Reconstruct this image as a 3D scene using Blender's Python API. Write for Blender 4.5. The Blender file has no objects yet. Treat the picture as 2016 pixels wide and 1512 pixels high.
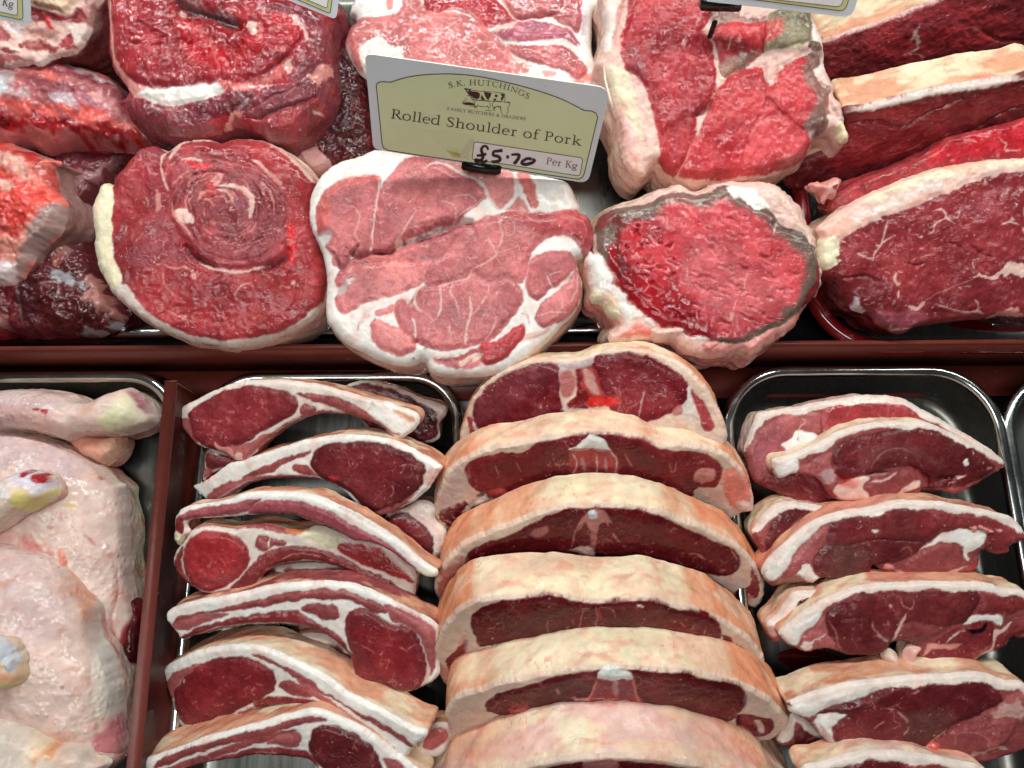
import bpy, math, random
import numpy as np
from mathutils import Vector, Matrix
from mathutils.geometry import tessellate_polygon

C = bpy.context.scene.collection
R = math.radians
sc = bpy.context.scene

# ------------------------------------------------------------------ camera
F_PX = 1470.0
PITCH = R(15.0)
ROLL = R(-0.4)
DIST = 0.50
CZ = 0.05
cam_loc = Vector((0.0, -DIST*math.sin(PITCH), CZ+DIST*math.cos(PITCH)))
cd = bpy.data.cameras.new("camera")
cam = bpy.data.objects.new("camera", cd); C.objects.link(cam)
cd.sensor_width = 36.0
cd.lens = 36.0*F_PX/2016.0
cd.clip_start = 0.01; cd.clip_end = 20.0
cam.location = cam_loc
cam_rot = (Matrix.Rotation(PITCH, 3, 'X') @ Matrix.Rotation(ROLL, 3, 'Z'))
cam.rotation_euler = cam_rot.to_euler()
sc.camera = cam
CR = np.array(cam_rot); CL = np.array(cam_loc)

# ------------------------------------------------------------------ world and lamps
w = bpy.data.worlds.new("World"); sc.world = w; w.use_nodes = True
bg = w.node_tree.nodes["Background"]
bg.inputs[0].default_value = (0.85, 0.95, 1.0, 1); bg.inputs[1].default_value = 0.04

def area(name, loc, target, sx, sy, power, col):
    d = bpy.data.lights.new(name, 'AREA'); d.shape = 'RECTANGLE'
    d.size = sx; d.size_y = sy; d.energy = power; d.color = col
    o = bpy.data.objects.new(name, d); C.objects.link(o)
    o.location = loc
    o.rotation_euler = (Vector(target)-Vector(loc)).to_track_quat('-Z', 'Y').to_euler()
    return o
area("counter_strip_lamp", (0.05, 0.40, 0.66), (0, 0.05, 0.05), 1.5, 0.035, 9.0, (0.97, 1.0, 0.97))
area("ceiling_strip_lamp", (-0.15, -0.30, 1.25), (0, 0, 0), 1.1, 0.10, 7.6, (0.98, 1.0, 0.98))

sc.view_settings.view_transform = 'Standard'
sc.view_settings.look = 'None'
sc.view_settings.exposure = -0.12
sc.view_settings.gamma = 1.0
sc.view_settings.use_curve_mapping = False
sc.cycles.max_bounces = 6
sc.cycles.use_denoising = True
sc.cycles.use_adaptive_sampling = True; sc.cycles.adaptive_threshold = 0.03

# ------------------------------------------------------------------ picture <-> place
def ray(px, py):
    px = np.asarray(px, float); py = np.asarray(py, float)
    d = np.stack([(px-1008)/F_PX, (756-py)/F_PX, -np.ones_like(px)], -1)
    return d @ CR.T
def at(px, py, z):
    d = ray(px, py); t = (z-CL[2])/d[..., 2]
    return CL + d*t[..., None]

class Plane:
    """a cutting plane in the place: through the point seen at (px,py) at height z; tilt leans the face towards the customer"""
    def __init__(s, px, py, z, tilt=0, side=0):
        s.o = at(px, py, z)
        th, ph = R(tilt), R(side)
        n = np.array([math.sin(ph)*math.cos(th), -math.sin(th), math.cos(th)*math.cos(ph)]); n /= np.linalg.norm(n)
        u = np.array([1.0, 0, 0]); u = u - n*np.dot(u, n); u /= np.linalg.norm(u)
        s.n, s.u, s.v = n, u, np.cross(n, u)
    def uv(s, pts):
        p = np.asarray(pts, float); d = ray(p[:, 0], p[:, 1])
        t = ((s.o-CL) @ s.n)/(d @ s.n)
        q = CL + d*t[:, None]-s.o
        return np.stack([q @ s.u, q @ s.v], -1)
    def world(s, uv, h=0):
        uv = np.asarray(uv, float)
        h = np.asarray(h, float)
        return s.o + uv[..., 0:1]*s.u + uv[..., 1:2]*s.v + (h[..., None] if h.ndim else h)*s.n

# frames: the zoomed crops in which outlines were measured
FR = {'V': (1160, 0, 3.7333), 'W': (1140, 340, 3.877), 'X': (1560, 0, 4.2), 'Y': (1560, 280, 3.6), 'a': (0, 740, 3.98), 'b': (0, 1080, 3.5), 'c': (1440, 760, 3.5), 'd': (1440, 1120, 3.5), 'M': (600, 280, 3.15), 'N': (200, 0, 3.877), 'O': (0, 0, 4.447), 'Q': (0, 260, 3.4367), 'T': (700, 90, 3.877), 'U': (600, 0, 3.15), 'I': (840, 680, 2.8), 'J': (840, 1080, 2.7243), 'K': (170, 260, 3.4367), '0': (0, 0, 1.0), 'A': (0, 0, 2.1), 'B': (580, 0, 1.989), 'C': (1120, 0, 2.1), 'D': (0, 700, 1.863), 'E': (280, 700, 3.15),
      'F': (280, 1100, 3.15), 'G': (830, 660, 1.774), 'H': (1400, 680, 1.8166)}
def fr(f, pts):
    ox, oy, s = FR[f]
    p = np.asarray(pts, float).reshape(-1, 2)
    return np.stack([ox+p[:, 0]/s, oy+p[:, 1]/s], -1)

# ------------------------------------------------------------------ noise
def _hash(i, j, seed):
    x = (i.astype(np.int64)*374761393 + j.astype(np.int64)*668265263 + seed*1442695041) & 0xffffffff
    x = ((x ^ (x >> 13))*1274126177) & 0xffffffff
    return ((x ^ (x >> 16)) & 0xffffff)/float(0xffffff)
def vnoise(x, y, seed):
    i = np.floor(x); j = np.floor(y); fx = x-i; fy = y-j
    fx = fx*fx*(3-2*fx); fy = fy*fy*(3-2*fy); i = i.astype(np.int64); j = j.astype(np.int64)
    a = _hash(i, j, seed); b = _hash(i+1, j, seed); c = _hash(i, j+1, seed); d = _hash(i+1, j+1, seed)
    return (a*(1-fx)+b*fx)*(1-fy)+(c*(1-fx)+d*fx)*fy
def fbm(x, y, cell, seed, octv=3):
    s = 0; a = 1.0; tot = 0
    for o in range(octv):
        s = s + a*(vnoise(x/cell+o*17.3, y/cell-o*9.1, seed+o*101)*2-1); tot += a; a *= 0.5; cell = cell*0.5
    return s/tot*1.5

# ------------------------------------------------------------------ outlines
def catmull(p, closed=True, sub=5):
    p = np.asarray(p, float); n = len(p)
    if n < 3: return p
    out = []
    rng = range(n) if closed else range(n-1)
    for i in rng:
        if closed: a, b, c, d = p[(i-1) % n], p[i], p[(i+1) % n], p[(i+2) % n]
        else: a, b, c, d = p[max(i-1, 0)], p[i], p[i+1], p[min(i+2, n-1)]
        for k in range(sub):
            t = k/sub
            out.append(0.5*((2*b)+(c-a)*t+(2*a-5*b+4*c-d)*t*t+(3*b-a-3*c+d)*t**3))
    if not closed: out.append(p[-1])
    return np.array(out)
def resample(p, step):
    q = np.vstack([p, p[:1]]); L = np.r_[0, np.cumsum(np.linalg.norm(np.diff(q, axis=0), axis=1))]
    n = max(12, int(L[-1]/step)); s = np.linspace(0, L[-1], n, endpoint=False)
    return np.stack([np.interp(s, L, q[:, 0]), np.interp(s, L, q[:, 1])], -1)
def segdist(X, Y, P, closed=True, want=False):
    """distance to a polyline (and the nearest points)"""
    A = P; B = np.roll(P, -1, 0)
    if not closed: A = P[:-1]; B = P[1:]
    best = np.full(X.shape, 1e9); bx = np.zeros_like(X); by = np.zeros_like(X); bi = np.zeros(X.shape, int); bt = np.zeros_like(X)
    for k in range(len(A)):
        ax, ay = A[k]; dx, dy = B[k]-A[k]; l2 = dx*dx+dy*dy+1e-18
        t = np.clip(((X-ax)*dx+(Y-ay)*dy)/l2, 0, 1)
        qx = ax+t*dx; qy = ay+t*dy; d = (X-qx)**2+(Y-qy)**2
        m = d < best
        best = np.where(m, d, best)
        if want: bx = np.where(m, qx, bx); by = np.where(m, qy, by)
        bi = np.where(m, k, bi); bt = np.where(m, t, bt)
    return np.sqrt(best), bx, by, bi+bt
def inside(X, Y, P):
    r = np.zeros(X.shape, bool); n = len(P)
    for k in range(n):
        x0, y0 = P[k]; x1, y1 = P[(k+1) % n]
        if y0 == y1: continue
        c = ((y0 > Y) != (y1 > Y)) & (X < (x1-x0)*(Y-y0)/(y1-y0)+x0)
        r ^= c
    return r
def sdf(X, Y, P):
    d = segdist(X, Y, P)[0]
    return np.where(inside(X, Y, P), d, -d)      # positive inside

# ------------------------------------------------------------------ colours (sRGB 0-255 -> linear)
def lin(c):
    c = np.asarray(c, float)/255
    return np.where(c <= 0.04045, c/12.92, ((c+0.055)/1.055)**2.4)
#            r   g   b    fat  wet
PAL = {
 'meat':   (152, 53, 57, 0, .5), 'meatd':  (124, 42, 47, 0, .5), 'meatp': (170, 68, 72, 0, .5), 'meatb': (172, 54, 58, 0, .5),
 'dark':   (84, 24, 30, 0, .5), 'black': (24, 10, 12, 0, .9), 'red': (196, 30, 36, 0, .7), 'blood': (146, 12, 18, 0, 1.0),
 'pork':   (208, 124, 122, 0, .4), 'porkd': (188, 104, 106, 0, .4), 'porkl': (218, 138, 134, .1, .4), 'salmon': (212, 104, 98, .1, .6),
 'lamb':   (128, 48, 50, 0, .4), 'lambd': (100, 34, 38, 0, .35), 'lambp': (170, 92, 92, .1, .3), 'lambq': (148, 72, 72, .05, .3),
 'fat':    (230, 214, 204, 1, .3), 'fatw': (240, 233, 226, 1, .4), 'faty': (232, 222, 190, 1, .3), 'fatp': (230, 190, 178, 1, .3),
 'fatr':   (220, 146, 138, .7, .4), 'rind': (232, 198, 170, 1, .25), 'rindo': (224, 166, 134, 1, .25), 'rindy': (234, 216, 180, 1, .25),
 'grey':   (128, 102, 92, 0, .4), 'greyd': (98, 76, 68, 0, .5), 'greyg': (150, 136, 112, .1, .3), 'silver': (196, 176, 176, .8, .6),
 'bone':   (226, 206, 190, 1, .4), 'marrow': (176, 64, 64, .3, .6), 'mauve': (128, 60, 68, 0, .5),
 'skin':   (230, 202, 190, 1, .6), 'skiny': (232, 212, 190, 1, .6), 'skinp': (222, 160, 148, 1, .6), 'skinl': (208, 182, 184, 1, .6),
 'yellow': (228, 216, 130, 1, .3), 'spot': (180, 44, 46, .3, .6), 'brown': (150, 96, 82, .4, .3),
}
def colof(k):
    if isinstance(k, str): v = PAL[k]
    else: v = tuple(k)+(0, .4)[len(k)-3:] if len(k) < 5 else k
    return lin(v[:3]), v[3], v[4]

# ------------------------------------------------------------------ layers
# (kind, colour, points in photo pixels, options)
def P(c, fm, pts, **k): return ('P', c, fr(fm, pts), k)
def L(c, fm, pts, **k):
    k = dict(k); k.setdefault('wob', .45); k.setdefault('f', 1.0); k['a'] = k.get('a', 1.0)*.80; k['wpx'] = k.get('w', 4)*(.85 if k.get('w', 4) <= 12 and str(c).startswith('fat') else 1)/FR[fm][2]; return ('L', c, fr(fm, pts), k)

def smooth(x): x = np.clip(x, 0, 1); return x*x*(3-2*x)

MATS = {}
def meat_mat(name='meat', grain=1.0, fatbump=1.2, rough=0.37, marb=1.0, stretch=(1, 1, 1), sss=0.12, pore=0.0):
    key = (name, grain, fatbump, rough, marb, stretch, sss, pore)
    if key in MATS: return MATS[key]
    m = bpy.data.materials.new(name); m.use_nodes = True; nt = m.node_tree; N = nt.nodes; K = nt.links
    b = N["Principled BSDF"]
    def node(t, **kw):
        n = N.new(t)
        for a, v in kw.items(): setattr(n, a, v)
        return n
    def val(x, sock):
        if isinstance(x, (int, float)): sock.default_value = x
        else: K.new(x, sock)
    def math_(op, a, c=0.0, d=None):
        n = node('ShaderNodeMath', operation=op); val(a, n.inputs[0]); val(c, n.inputs[1])
        if d is not None: val(d, n.inputs[2])
        return n.outputs[0]
    def rmap(x, a, c, lo=0.0, hi=1.0):
        n = node('ShaderNodeMapRange'); n.interpolation_type = 'SMOOTHSTEP'
        val(x, n.inputs[0]); n.inputs[1].default_value = a; n.inputs[2].default_value = c
        n.inputs[3].default_value = lo; n.inputs[4].default_value = hi; return n.outputs[0]
    tc = node('ShaderNodeTexCoord').outputs['Object']
    col = node('ShaderNodeAttribute', attribute_name='Col').outputs['Color']
    fa = node('ShaderNodeAttribute', attribute_name='Fat').outputs['Fac']
    we = node('ShaderNodeAttribute', attribute_name='Wet').outputs['Fac']
    lean = math_('SUBTRACT', 1.0, fa)
    def noise(scale, detail=3, rough_=0.55, vec=None, dist=0.0):
        n = node('ShaderNodeTexNoise'); n.inputs['Scale'].default_value = scale; n.inputs['Detail'].default_value = detail
        n.inputs['Roughness'].default_value = rough_; n.inputs['Distortion'].default_value = dist
        K.new(vec if vec is not None else tc, n.inputs['Vector']); return n
    # stretched muscle fibres
    mp = node('ShaderNodeMapping'); mp.inputs['Scale'].default_value = stretch; K.new(tc, mp.inputs['Vector'])
    warpn = noise(60, 2)
    wsub = node('ShaderNodeVectorMath', operation='MULTIPLY_ADD'); K.new(warpn.outputs['Color'], wsub.inputs[0])
    wsub.inputs[1].default_value = (0.012,)*3; K.new(mp.outputs[0], wsub.inputs[2]); fv = wsub.outputs[0]
    fib = noise(320, 4, 0.6, fv).outputs['Fac']
    big = noise(45, 3).outputs['Fac']
    med = noise(160, 3, 0.6).outputs['Fac']
    # veins of fat: voronoi borders in warped space, broken up by noise
    wn2 = noise(240, 3, .6); ws2 = node('ShaderNodeVectorMath', operation='MULTIPLY_ADD'); K.new(wn2.outputs['Color'], ws2.inputs[0])
    ws2.inputs[1].default_value = (0.008,)*3; K.new(fv, ws2.inputs[2]); fv2 = ws2.outputs[0]
    vo = node('ShaderNodeTexVoronoi', feature='DISTANCE_TO_EDGE'); vo.inputs['Scale'].default_value = 105
    K.new(fv2, vo.inputs['Vector'])
    thin = rmap(vo.outputs['Distance'], 0.0, 0.05, 1.0, 0.0)
    pick = math_('MULTIPLY', rmap(noise(44, 2).outputs['Fac'], 0.48, 0.64), rmap(noise(170, 2).outputs['Fac'], 0.44, 0.56))
    vo2 = node('ShaderNodeTexVoronoi', feature='DISTANCE_TO_EDGE'); vo2.inputs['Scale'].default_value = 260; K.new(fv, vo2.inputs['Vector'])
    cr = rmap(vo2.outputs['Distance'], 0.0, 0.12, 1.0, 0.0)
    pick2 = rmap(noise(52, 2, vec=fv).outputs['Fac'], 0.5, 0.62)
    vein = math_('MULTIPLY', math_('MULTIPLY', thin, pick), math_('MULTIPLY', lean, 0.5*marb))
    flick = math_('MULTIPLY', math_('MULTIPLY', rmap(noise(420, 2, 0.5, fv).outputs['Fac'], 0.66, 0.74), pick2), math_('MULTIPLY', lean, 0.5*marb))
    vsum = math_('MAXIMUM', vein, flick)
    # colour: broad and fine variation, never shading
    v1 = rmap(big, 0.3, 0.7, 0.78, 1.22); v2 = math_('MULTIPLY', rmap(fib, 0.3, 0.7, 0.84, 1.16), rmap(noise(900, 3, .6, fv).outputs['Fac'], .3, .7, .88, 1.12))
    leanv = math_('MULTIPLY', v1, v2)
    fatv = math_('MULTIPLY', rmap(med, 0.3, 0.7, 0.90, 1.04), rmap(big, 0.3, 0.7, 0.90, 1.05))
    mixf = node('ShaderNodeMix', data_type='FLOAT'); K.new(fa, mixf.inputs[0]); K.new(leanv, mixf.inputs[2]); K.new(fatv, mixf.inputs[3])
    sc_ = node('ShaderNodeVectorMath', operation='SCALE'); K.new(col, sc_.inputs[0]); K.new(mixf.outputs[0], sc_.inputs['Scale'])
    mc = node('ShaderNodeMix', data_type='RGBA'); K.new(vsum, mc.inputs[0]); K.new(sc_.outputs[0], mc.inputs[6])
    mc.inputs[7].default_value = (*lin((214, 140, 134)), 1)
    # paler, drier bloom drifting over the lean, and darker purple-brown patches
    bl = node('ShaderNodeMix', data_type='RGBA'); K.new(math_('MULTIPLY', math_('MULTIPLY', rmap(noise(28, 4, .65, fv).outputs['Fac'], .5, .72), lean), .24), bl.inputs[0])
    K.new(mc.outputs[2], bl.inputs[6]); bl.inputs[7].default_value = (*lin((176, 84, 86)), 1)
    dk = node('ShaderNodeMix', data_type='RGBA', blend_type='MULTIPLY'); K.new(math_('MULTIPLY', math_('MULTIPLY', rmap(noise(34, 4, .65, fv2).outputs['Fac'], .52, .74), lean), .6), dk.inputs[0])
    K.new(bl.outputs[2], dk.inputs[6]); dk.inputs[7].default_value = (.62, .62, .72, 1)
    mc = dk
    # pink flush inside the fat
    pk = node('ShaderNodeMix', data_type='RGBA', blend_type='MULTIPLY')
    K.new(math_('MULTIPLY', math_('MULTIPLY', rmap(noise(70, 4, 0.65).outputs['Fac'], 0.5, 0.72), fa), 0.6), pk.inputs[0])
    K.new(mc.outputs[2], pk.inputs[6]); pk.inputs[7].default_value = (1.0, 0.66, 0.60, 1)
    out = pk.outputs[2]
    K.new(out, b.inputs['Base Color'])
    # gloss
    r1 = rmap(noise(90, 3, 0.6).outputs['Fac'], 0.35, 0.65, rough-0.10, rough+0.14)
    r2 = math_('SUBTRACT', r1, math_('MULTIPLY', we, 0.26))
    K.new(r2, b.inputs['Roughness'])
    b.inputs['IOR'].default_value = 1.42
    b.inputs['Specular IOR Level'].default_value = 0.42
    b.inputs['Subsurface Weight'].default_value = sss
    b.inputs['Subsurface Radius'].default_value = (1.0, 0.35, 0.25)
    b.inputs['Subsurface Scale'].default_value = 0.004
    K.new(math_('MULTIPLY', rmap(noise(80, 3).outputs['Fac'], 0.42, 0.60), rmap(we, .42, 1.0, 0.0, 1.0)), b.inputs['Coat Weight'])
    b.inputs['Coat Roughness'].default_value = 0.07
    # bump
    hm = math_('ADD', math_('MULTIPLY', fib, 0.00022*grain), math_('MULTIPLY', math_('MULTIPLY', cr, pick2), -0.0002*grain))
    hm = math_('ADD', hm, math_('MULTIPLY', med, 0.00030*grain))
    hm = math_('ADD', hm, math_('MULTIPLY', noise(800, 2, .5, fv).outputs['Fac'], 0.00012*grain))
    hf = math_('ADD', math_('MULTIPLY', med, 0.00055*fatbump), math_('MULTIPLY', noise(500, 3, 0.6).outputs['Fac'], 0.00015*fatbump))
    if pore > 0:
        vp = node('ShaderNodeTexVoronoi', feature='SMOOTH_F1'); vp.inputs['Scale'].default_value = 300; K.new(tc, vp.inputs['Vector'])
        pp = math_('MULTIPLY', rmap(vp.outputs['Distance'], 0.0, 0.55, 1.0, 0.0), rmap(noise(40, 2).outputs['Fac'], 0.42, 0.58))
        hf = math_('ADD', hf, math_('MULTIPLY', pp, 0.0007*pore))
        hf = math_('ADD', hf, math_('MULTIPLY', noise(150, 4, .6, None, 1.2).outputs['Fac'], 0.00035*pore))
    mh = node('ShaderNodeMix', data_type='FLOAT'); K.new(fa, mh.inputs[0]); K.new(hm, mh.inputs[2]); K.new(hf, mh.inputs[3])
    bp = node('ShaderNodeBump'); bp.inputs['Strength'].default_value = 0.8; bp.inputs['Distance'].default_value = 1.0
    K.new(mh.outputs[0], bp.inputs['Height']); K.new(bp.outputs[0], b.inputs['Normal'])
    K.new(bp.outputs[0], b.inputs['Coat Normal'])
    MATS[key] = m; return m

def mesh_obj(name, verts, faces, mat, parent=None, attrs=None, smooth_=True, origin=None):
    me = bpy.data.meshes.new(name)
    V = np.asarray(verts, float)
    if origin is not None: V = V-np.asarray(origin)
    Fq = faces
    if isinstance(Fq, np.ndarray):
        n = Fq.shape[1]
        me.vertices.add(len(V)); me.vertices.foreach_set('co', V.astype(np.float32).ravel())
        me.loops.add(Fq.size); me.loops.foreach_set('vertex_index', Fq.astype(np.int32).ravel())
        me.polygons.add(len(Fq)); me.polygons.foreach_set('loop_start', (np.arange(len(Fq))*n).astype(np.int32))
        me.polygons.foreach_set('use_smooth', np.full(len(Fq), smooth_, bool))
        me.update(calc_edges=True)
    else:
        me.from_pydata([tuple(v) for v in V], [], Fq)
        for p in me.polygons: p.use_smooth = smooth_
    if attrs:
        for k, a in attrs.items():
            if a.ndim == 2:
                at_ = me.attributes.new(k, 'FLOAT_COLOR', 'POINT')
                at_.data.foreach_set('color', np.c_[a, np.ones(len(a))].astype(np.float32).ravel())
            else:
                at_ = me.attributes.new(k, 'FLOAT', 'POINT'); at_.data.foreach_set('value', a.astype(np.float32))
    if mat is not None: me.materials.append(mat)
    o = bpy.data.objects.new(name, me); C.objects.link(o)
    if origin is not None and parent is None: o.location = origin
    if parent is not None: o.parent = parent
    return o

def thing(name, label, cat, loc, group=None):
    o = bpy.data.objects.new(name, None); C.objects.link(o); o.location = loc; o.empty_display_size = 0.02
    o['label'] = label; o['category'] = cat
    if group: o['group'] = group
    return o
def tag(o, label=None, cat=None, group=None, kind=None):
    for k, v in (('label', label), ('category', cat), ('group', group), ('kind', kind)):
        if v: o[k] = v
    return o

def subset(verts, faces, sel, attrs, normals):
    f = faces[sel]; ids = np.unique(f); mp = np.full(len(verts), -1); mp[ids] = np.arange(len(ids))
    return verts[ids], mp[f], {k: a[ids] for k, a in attrs.items()}, normals[ids]

def poisson_pillow(mask, h):
    """soft inflated height (0 at rim, 1 at the fattest place) over a mask"""
    st = max(1, int(0.0022/h)); 
    mk = mask[::st, ::st]; H = np.zeros(mk.shape)
    for lv in (4, 1):
        pass
    it = int(max(mk.shape)*7)
    m = mk.astype(float)
    for i in range(it):
        Hp = np.pad(H, 1)
        H = m*((Hp[:-2, 1:-1]+Hp[2:, 1:-1]+Hp[1:-1, :-2]+Hp[1:-1, 2:])*0.25+1.0)
    H = H/H.max()
    ny, nx = mask.shape
    yy = np.arange(ny)/st; xx = np.arange(nx)/st
    y0 = np.clip(np.floor(yy).astype(int), 0, mk.shape[0]-1); y1 = np.clip(y0+1, 0, mk.shape[0]-1)
    x0 = np.clip(np.floor(xx).astype(int), 0, mk.shape[1]-1); x1 = np.clip(x0+1, 0, mk.shape[1]-1)
    fy = (yy-y0)[:, None]; fx = (xx-x0)[None]
    Hh = (H[y0][:, x0]*(1-fy)+H[y1][:, x0]*fy)*(1-fx)+(H[y0][:, x1]*(1-fy)+H[y1][:, x1]*fy)*fx
    return np.sqrt(np.clip(Hh, 0, 1))

def wfx_(x, y, seed): return fbm(x, y, 0.0022, seed+3, 3)
_seed = [7]
def cut(name, label, cat, plane, outline, base='fat', layers=(), T=0.03, group=None, side='rind', side2=None, sideb=None,
        bulge=0.002, pillow=0.0, rnd=0.002, wob=0.5, hn=0.25, res=0.75, mat=None, sidemat=None, parts=True, belly=0.0, taper=0.0,
        lean_name='lean_meat', fat_name='fat', side_name='rind', mix=None, cheek=0.0, grow=0.0, rim=None, wetadd=0.0, flecks=0.3, parent=None, sub=5, sideblot=0.5, edge='', sidejit=0.0012):
    """one slab or joint of meat: traced cut face on its own plane, extruded backwards by T"""
    _seed[0] += 13; seed = _seed[0]
    h = res/1000.0
    f, pts = outline
    out = plane.uv(fr(f, pts))
    out = resample(catmull(out, True, sub), h*1.3)
    # organic raggedness of the outline
    c = out-np.roll(out, 1, 0); nrm = np.stack([c[:, 1], -c[:, 0]], -1); nrm /= np.linalg.norm(nrm, axis=1)[:, None]+1e-12
    out_s = out.copy()
    out = out + nrm*(fbm(out[:, 0], out[:, 1], 0.007, seed, 3)*wob/1000+fbm(out[:, 0], out[:, 1], 0.0017, seed+31, 2)*min(wob, 1)*.45/1000)[:, None]
    ar = 0.5*np.sum(out[:, 0]*np.roll(out[:, 1], -1)-np.roll(out[:, 0], -1)*out[:, 1])
    if ar < 0: out = out[::-1].copy(); out_s = out_s[::-1].copy()
    lo = out.min(0)-2*h; hi = out.max(0)+2*h
    nx = int((hi[0]-lo[0])/h)+1; ny = int((hi[1]-lo[1])/h)+1
    X, Y = np.meshgrid(lo[0]+np.arange(nx)*h, lo[1]+np.arange(ny)*h)
    ins = inside(X, Y, out)
    cell = ins[:-1, :-1] & ins[1:, :-1] & ins[:-1, 1:] & ins[1:, 1:]
    # forbid cells that touch only at a corner
    for _ in range(2):
        cp = np.pad(cell, 1)
        a, b_, c_, d_ = cp[:-1, :-1], cp[:-1, 1:], cp[1:, :-1], cp[1:, 1:]
        bad = (a & d_ & ~b_ & ~c_) | (b_ & c_ & ~a & ~d_)
        cell &= ~(bad[:-1, :-1] | bad[1:, 1:] | bad[:-1, 1:] | bad[1:, :-1])
    used = np.zeros(X.shape, bool)
    used[:-1, :-1] |= cell; used[1:, :-1] |= cell; used[:-1, 1:] |= cell; used[1:, 1:] |= cell
    full = np.zeros(X.shape, bool)
    full[1:-1, 1:-1] = cell[:-1, :-1] & cell[1:, :-1] & cell[:-1, 1:] & cell[1:, 1:]
    bd = used & ~full
    idx = np.full(X.shape, -1); idx[used] = np.arange(used.sum())
    x = X[used].copy(); y = Y[used].copy(); isb = bd[used]
    bdx = x[isb]; bdy = y[isb]
    _, qx, qy, qi = segdist(bdx, bdy, out, True, True)
    x[isb] = qx; y[isb] = qy
    # nearest distance to rim
    dm = np.zeros(len(x))
    stp = out[::2] if len(out) > 200 else out
    dm, _, _, ni = segdist(x, y, stp); dm[isb] = 0
    cc = np.argwhere(cell)
    quads = np.stack([idx[cc[:, 0], cc[:, 1]], idx[cc[:, 0], cc[:, 1]+1], idx[cc[:, 0]+1, cc[:, 1]+1], idx[cc[:, 0]+1, cc[:, 1]]], -1)
    n = len(x)
    bc, bf, bw = colof(base)
    col = np.tile(bc, (n, 1)); fat = np.full(n, float(bf)); wet = np.full(n, float(bw)); hgt = np.zeros(n)
    pid = np.full(n, 1 if bf > 0.5 else 0)
    wx = fbm(x, y, 0.006, seed+1, 3); wy = fbm(x, y, 0.006, seed+2, 3)
    wfx = fbm(x, y, 0.0022, seed+3, 3); wfy = fbm(x, y, 0.0022, seed+4, 3)
    if rim:       # fat along the upper edge of the cut face only: (colour, width mm)
        ns = int(0.004/h/1.3)+1
        tg = np.roll(stp, -ns, 0)-np.roll(stp, ns, 0); ny_ = -tg[:, 0]/(np.linalg.norm(tg, axis=1)+1e-12)
        upn = ny_[np.floor(ni).astype(int) % len(stp)]
        wd = rim[1]/1000*smooth((upn+.15)/.7)*(1+.35*fbm(x, y, 0.012, seed+60, 2))
        a = smooth((wd-dm+wfx_(x, y, seed)*.0004)/.0009+.5)*(wd > .0003); cr_, fr_, wr_ = colof(rim[0])
        col = col*(1-a[:, None])+cr_*a[:, None]; fat = fat*(1-a)+fr_*a; rim_a = a
    if mix:       # blotches of other colours: (colour, cell mm, threshold, strength)
        for i_, (mc_, cm, th, stg) in enumerate(mix):
            a = smooth((fbm(x, y, cm/1000, seed+50+i_, 4)-th)/0.35)*stg
            c1, f1, w1 = colof(mc_); col = col*(1-a[:, None])+c1*a[:, None]; fat = fat*(1-a)+f1*a; wet = wet*(1-a)+w1*a
    if rim: pid[rim_a > .5] = 1
    names = {0: lean_name, 1: fat_name, 2: 'bone', 3: 'seam'}
    for kd, cname, pp, o in layers:
        q = plane.uv(pp)
        wobm = o.get('wob', 0.9)/1000; fth = o.get('f', 1.1)/1000
        if kd == 'P':
            q = catmull(q, True, 4); marg = 0.003+wobm*2+fth
        else:
            q = catmull(q, False, 4) if len(q) > 2 else q
            sc_m = 1.0/F_PX*np.linalg.norm(plane.o-CL); wm = o['wpx']*sc_m*0.5; marg = wm*2.5+wobm*2+fth
            if 'h' in o: marg += 0.004
        m = (x > q[:, 0].min()-marg) & (x < q[:, 0].max()+marg) & (y > q[:, 1].min()-marg) & (y < q[:, 1].max()+marg)
        if not m.any(): continue
        xs = x[m]+wobm*wx[m]+wobm*.35*wfx[m]; ys = y[m]+wobm*wy[m]+wobm*.35*wfy[m]
        if kd == 'P':
            d = sdf(xs, ys, q)+(grow/1000 if colof(cname or 'meat')[1] < .5 and grow else 0); a = smooth(d/fth+0.5)
            if 'h' in o: hgt[m] += o['h']/1000*smooth(d/(o.get('hr', 4)/1000))
        else:
            d, _, _, t = segdist(xs, ys, q, False)
            s = t/max(1, len(q)-1)
            prof = o.get('prof', 'taper')
            ww = wm*(np.clip(np.minimum(s, 1-s)*6, 0.25, 1) if prof == 'taper' else 1.0)
            ww = ww*(1+0.5*wfx[m])
            a = smooth((ww-d)/fth+0.5)
            if 'h' in o: hgt[m] += o['h']/1000*np.exp(-(d/(ww+o.get('hr', 0.6)/1000))**2)
        if cname is not None:
            c1, f1, w1 = colof(cname); a = a*o.get('a', 1.0)
            if 'brk' in o: a = a*smooth((fbm(x[m], y[m], 0.004, seed+77, 2)+1-o['brk'])/0.4)
            col[m] = col[m]*(1-a[:, None])+c1*a[:, None]
            fat[m] = fat[m]*(1-a)+f1*a; wet[m] = wet[m]*(1-a)+o.get('wet', w1)*a
            pr = o.get('part', 1 if f1 > 0.5 else 0)
            if kd == 'P' or o['wpx'] > 14 or 'part' in o:
                mm = np.where(m)[0][a > 0.5]; pid[mm] = pr
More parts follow.
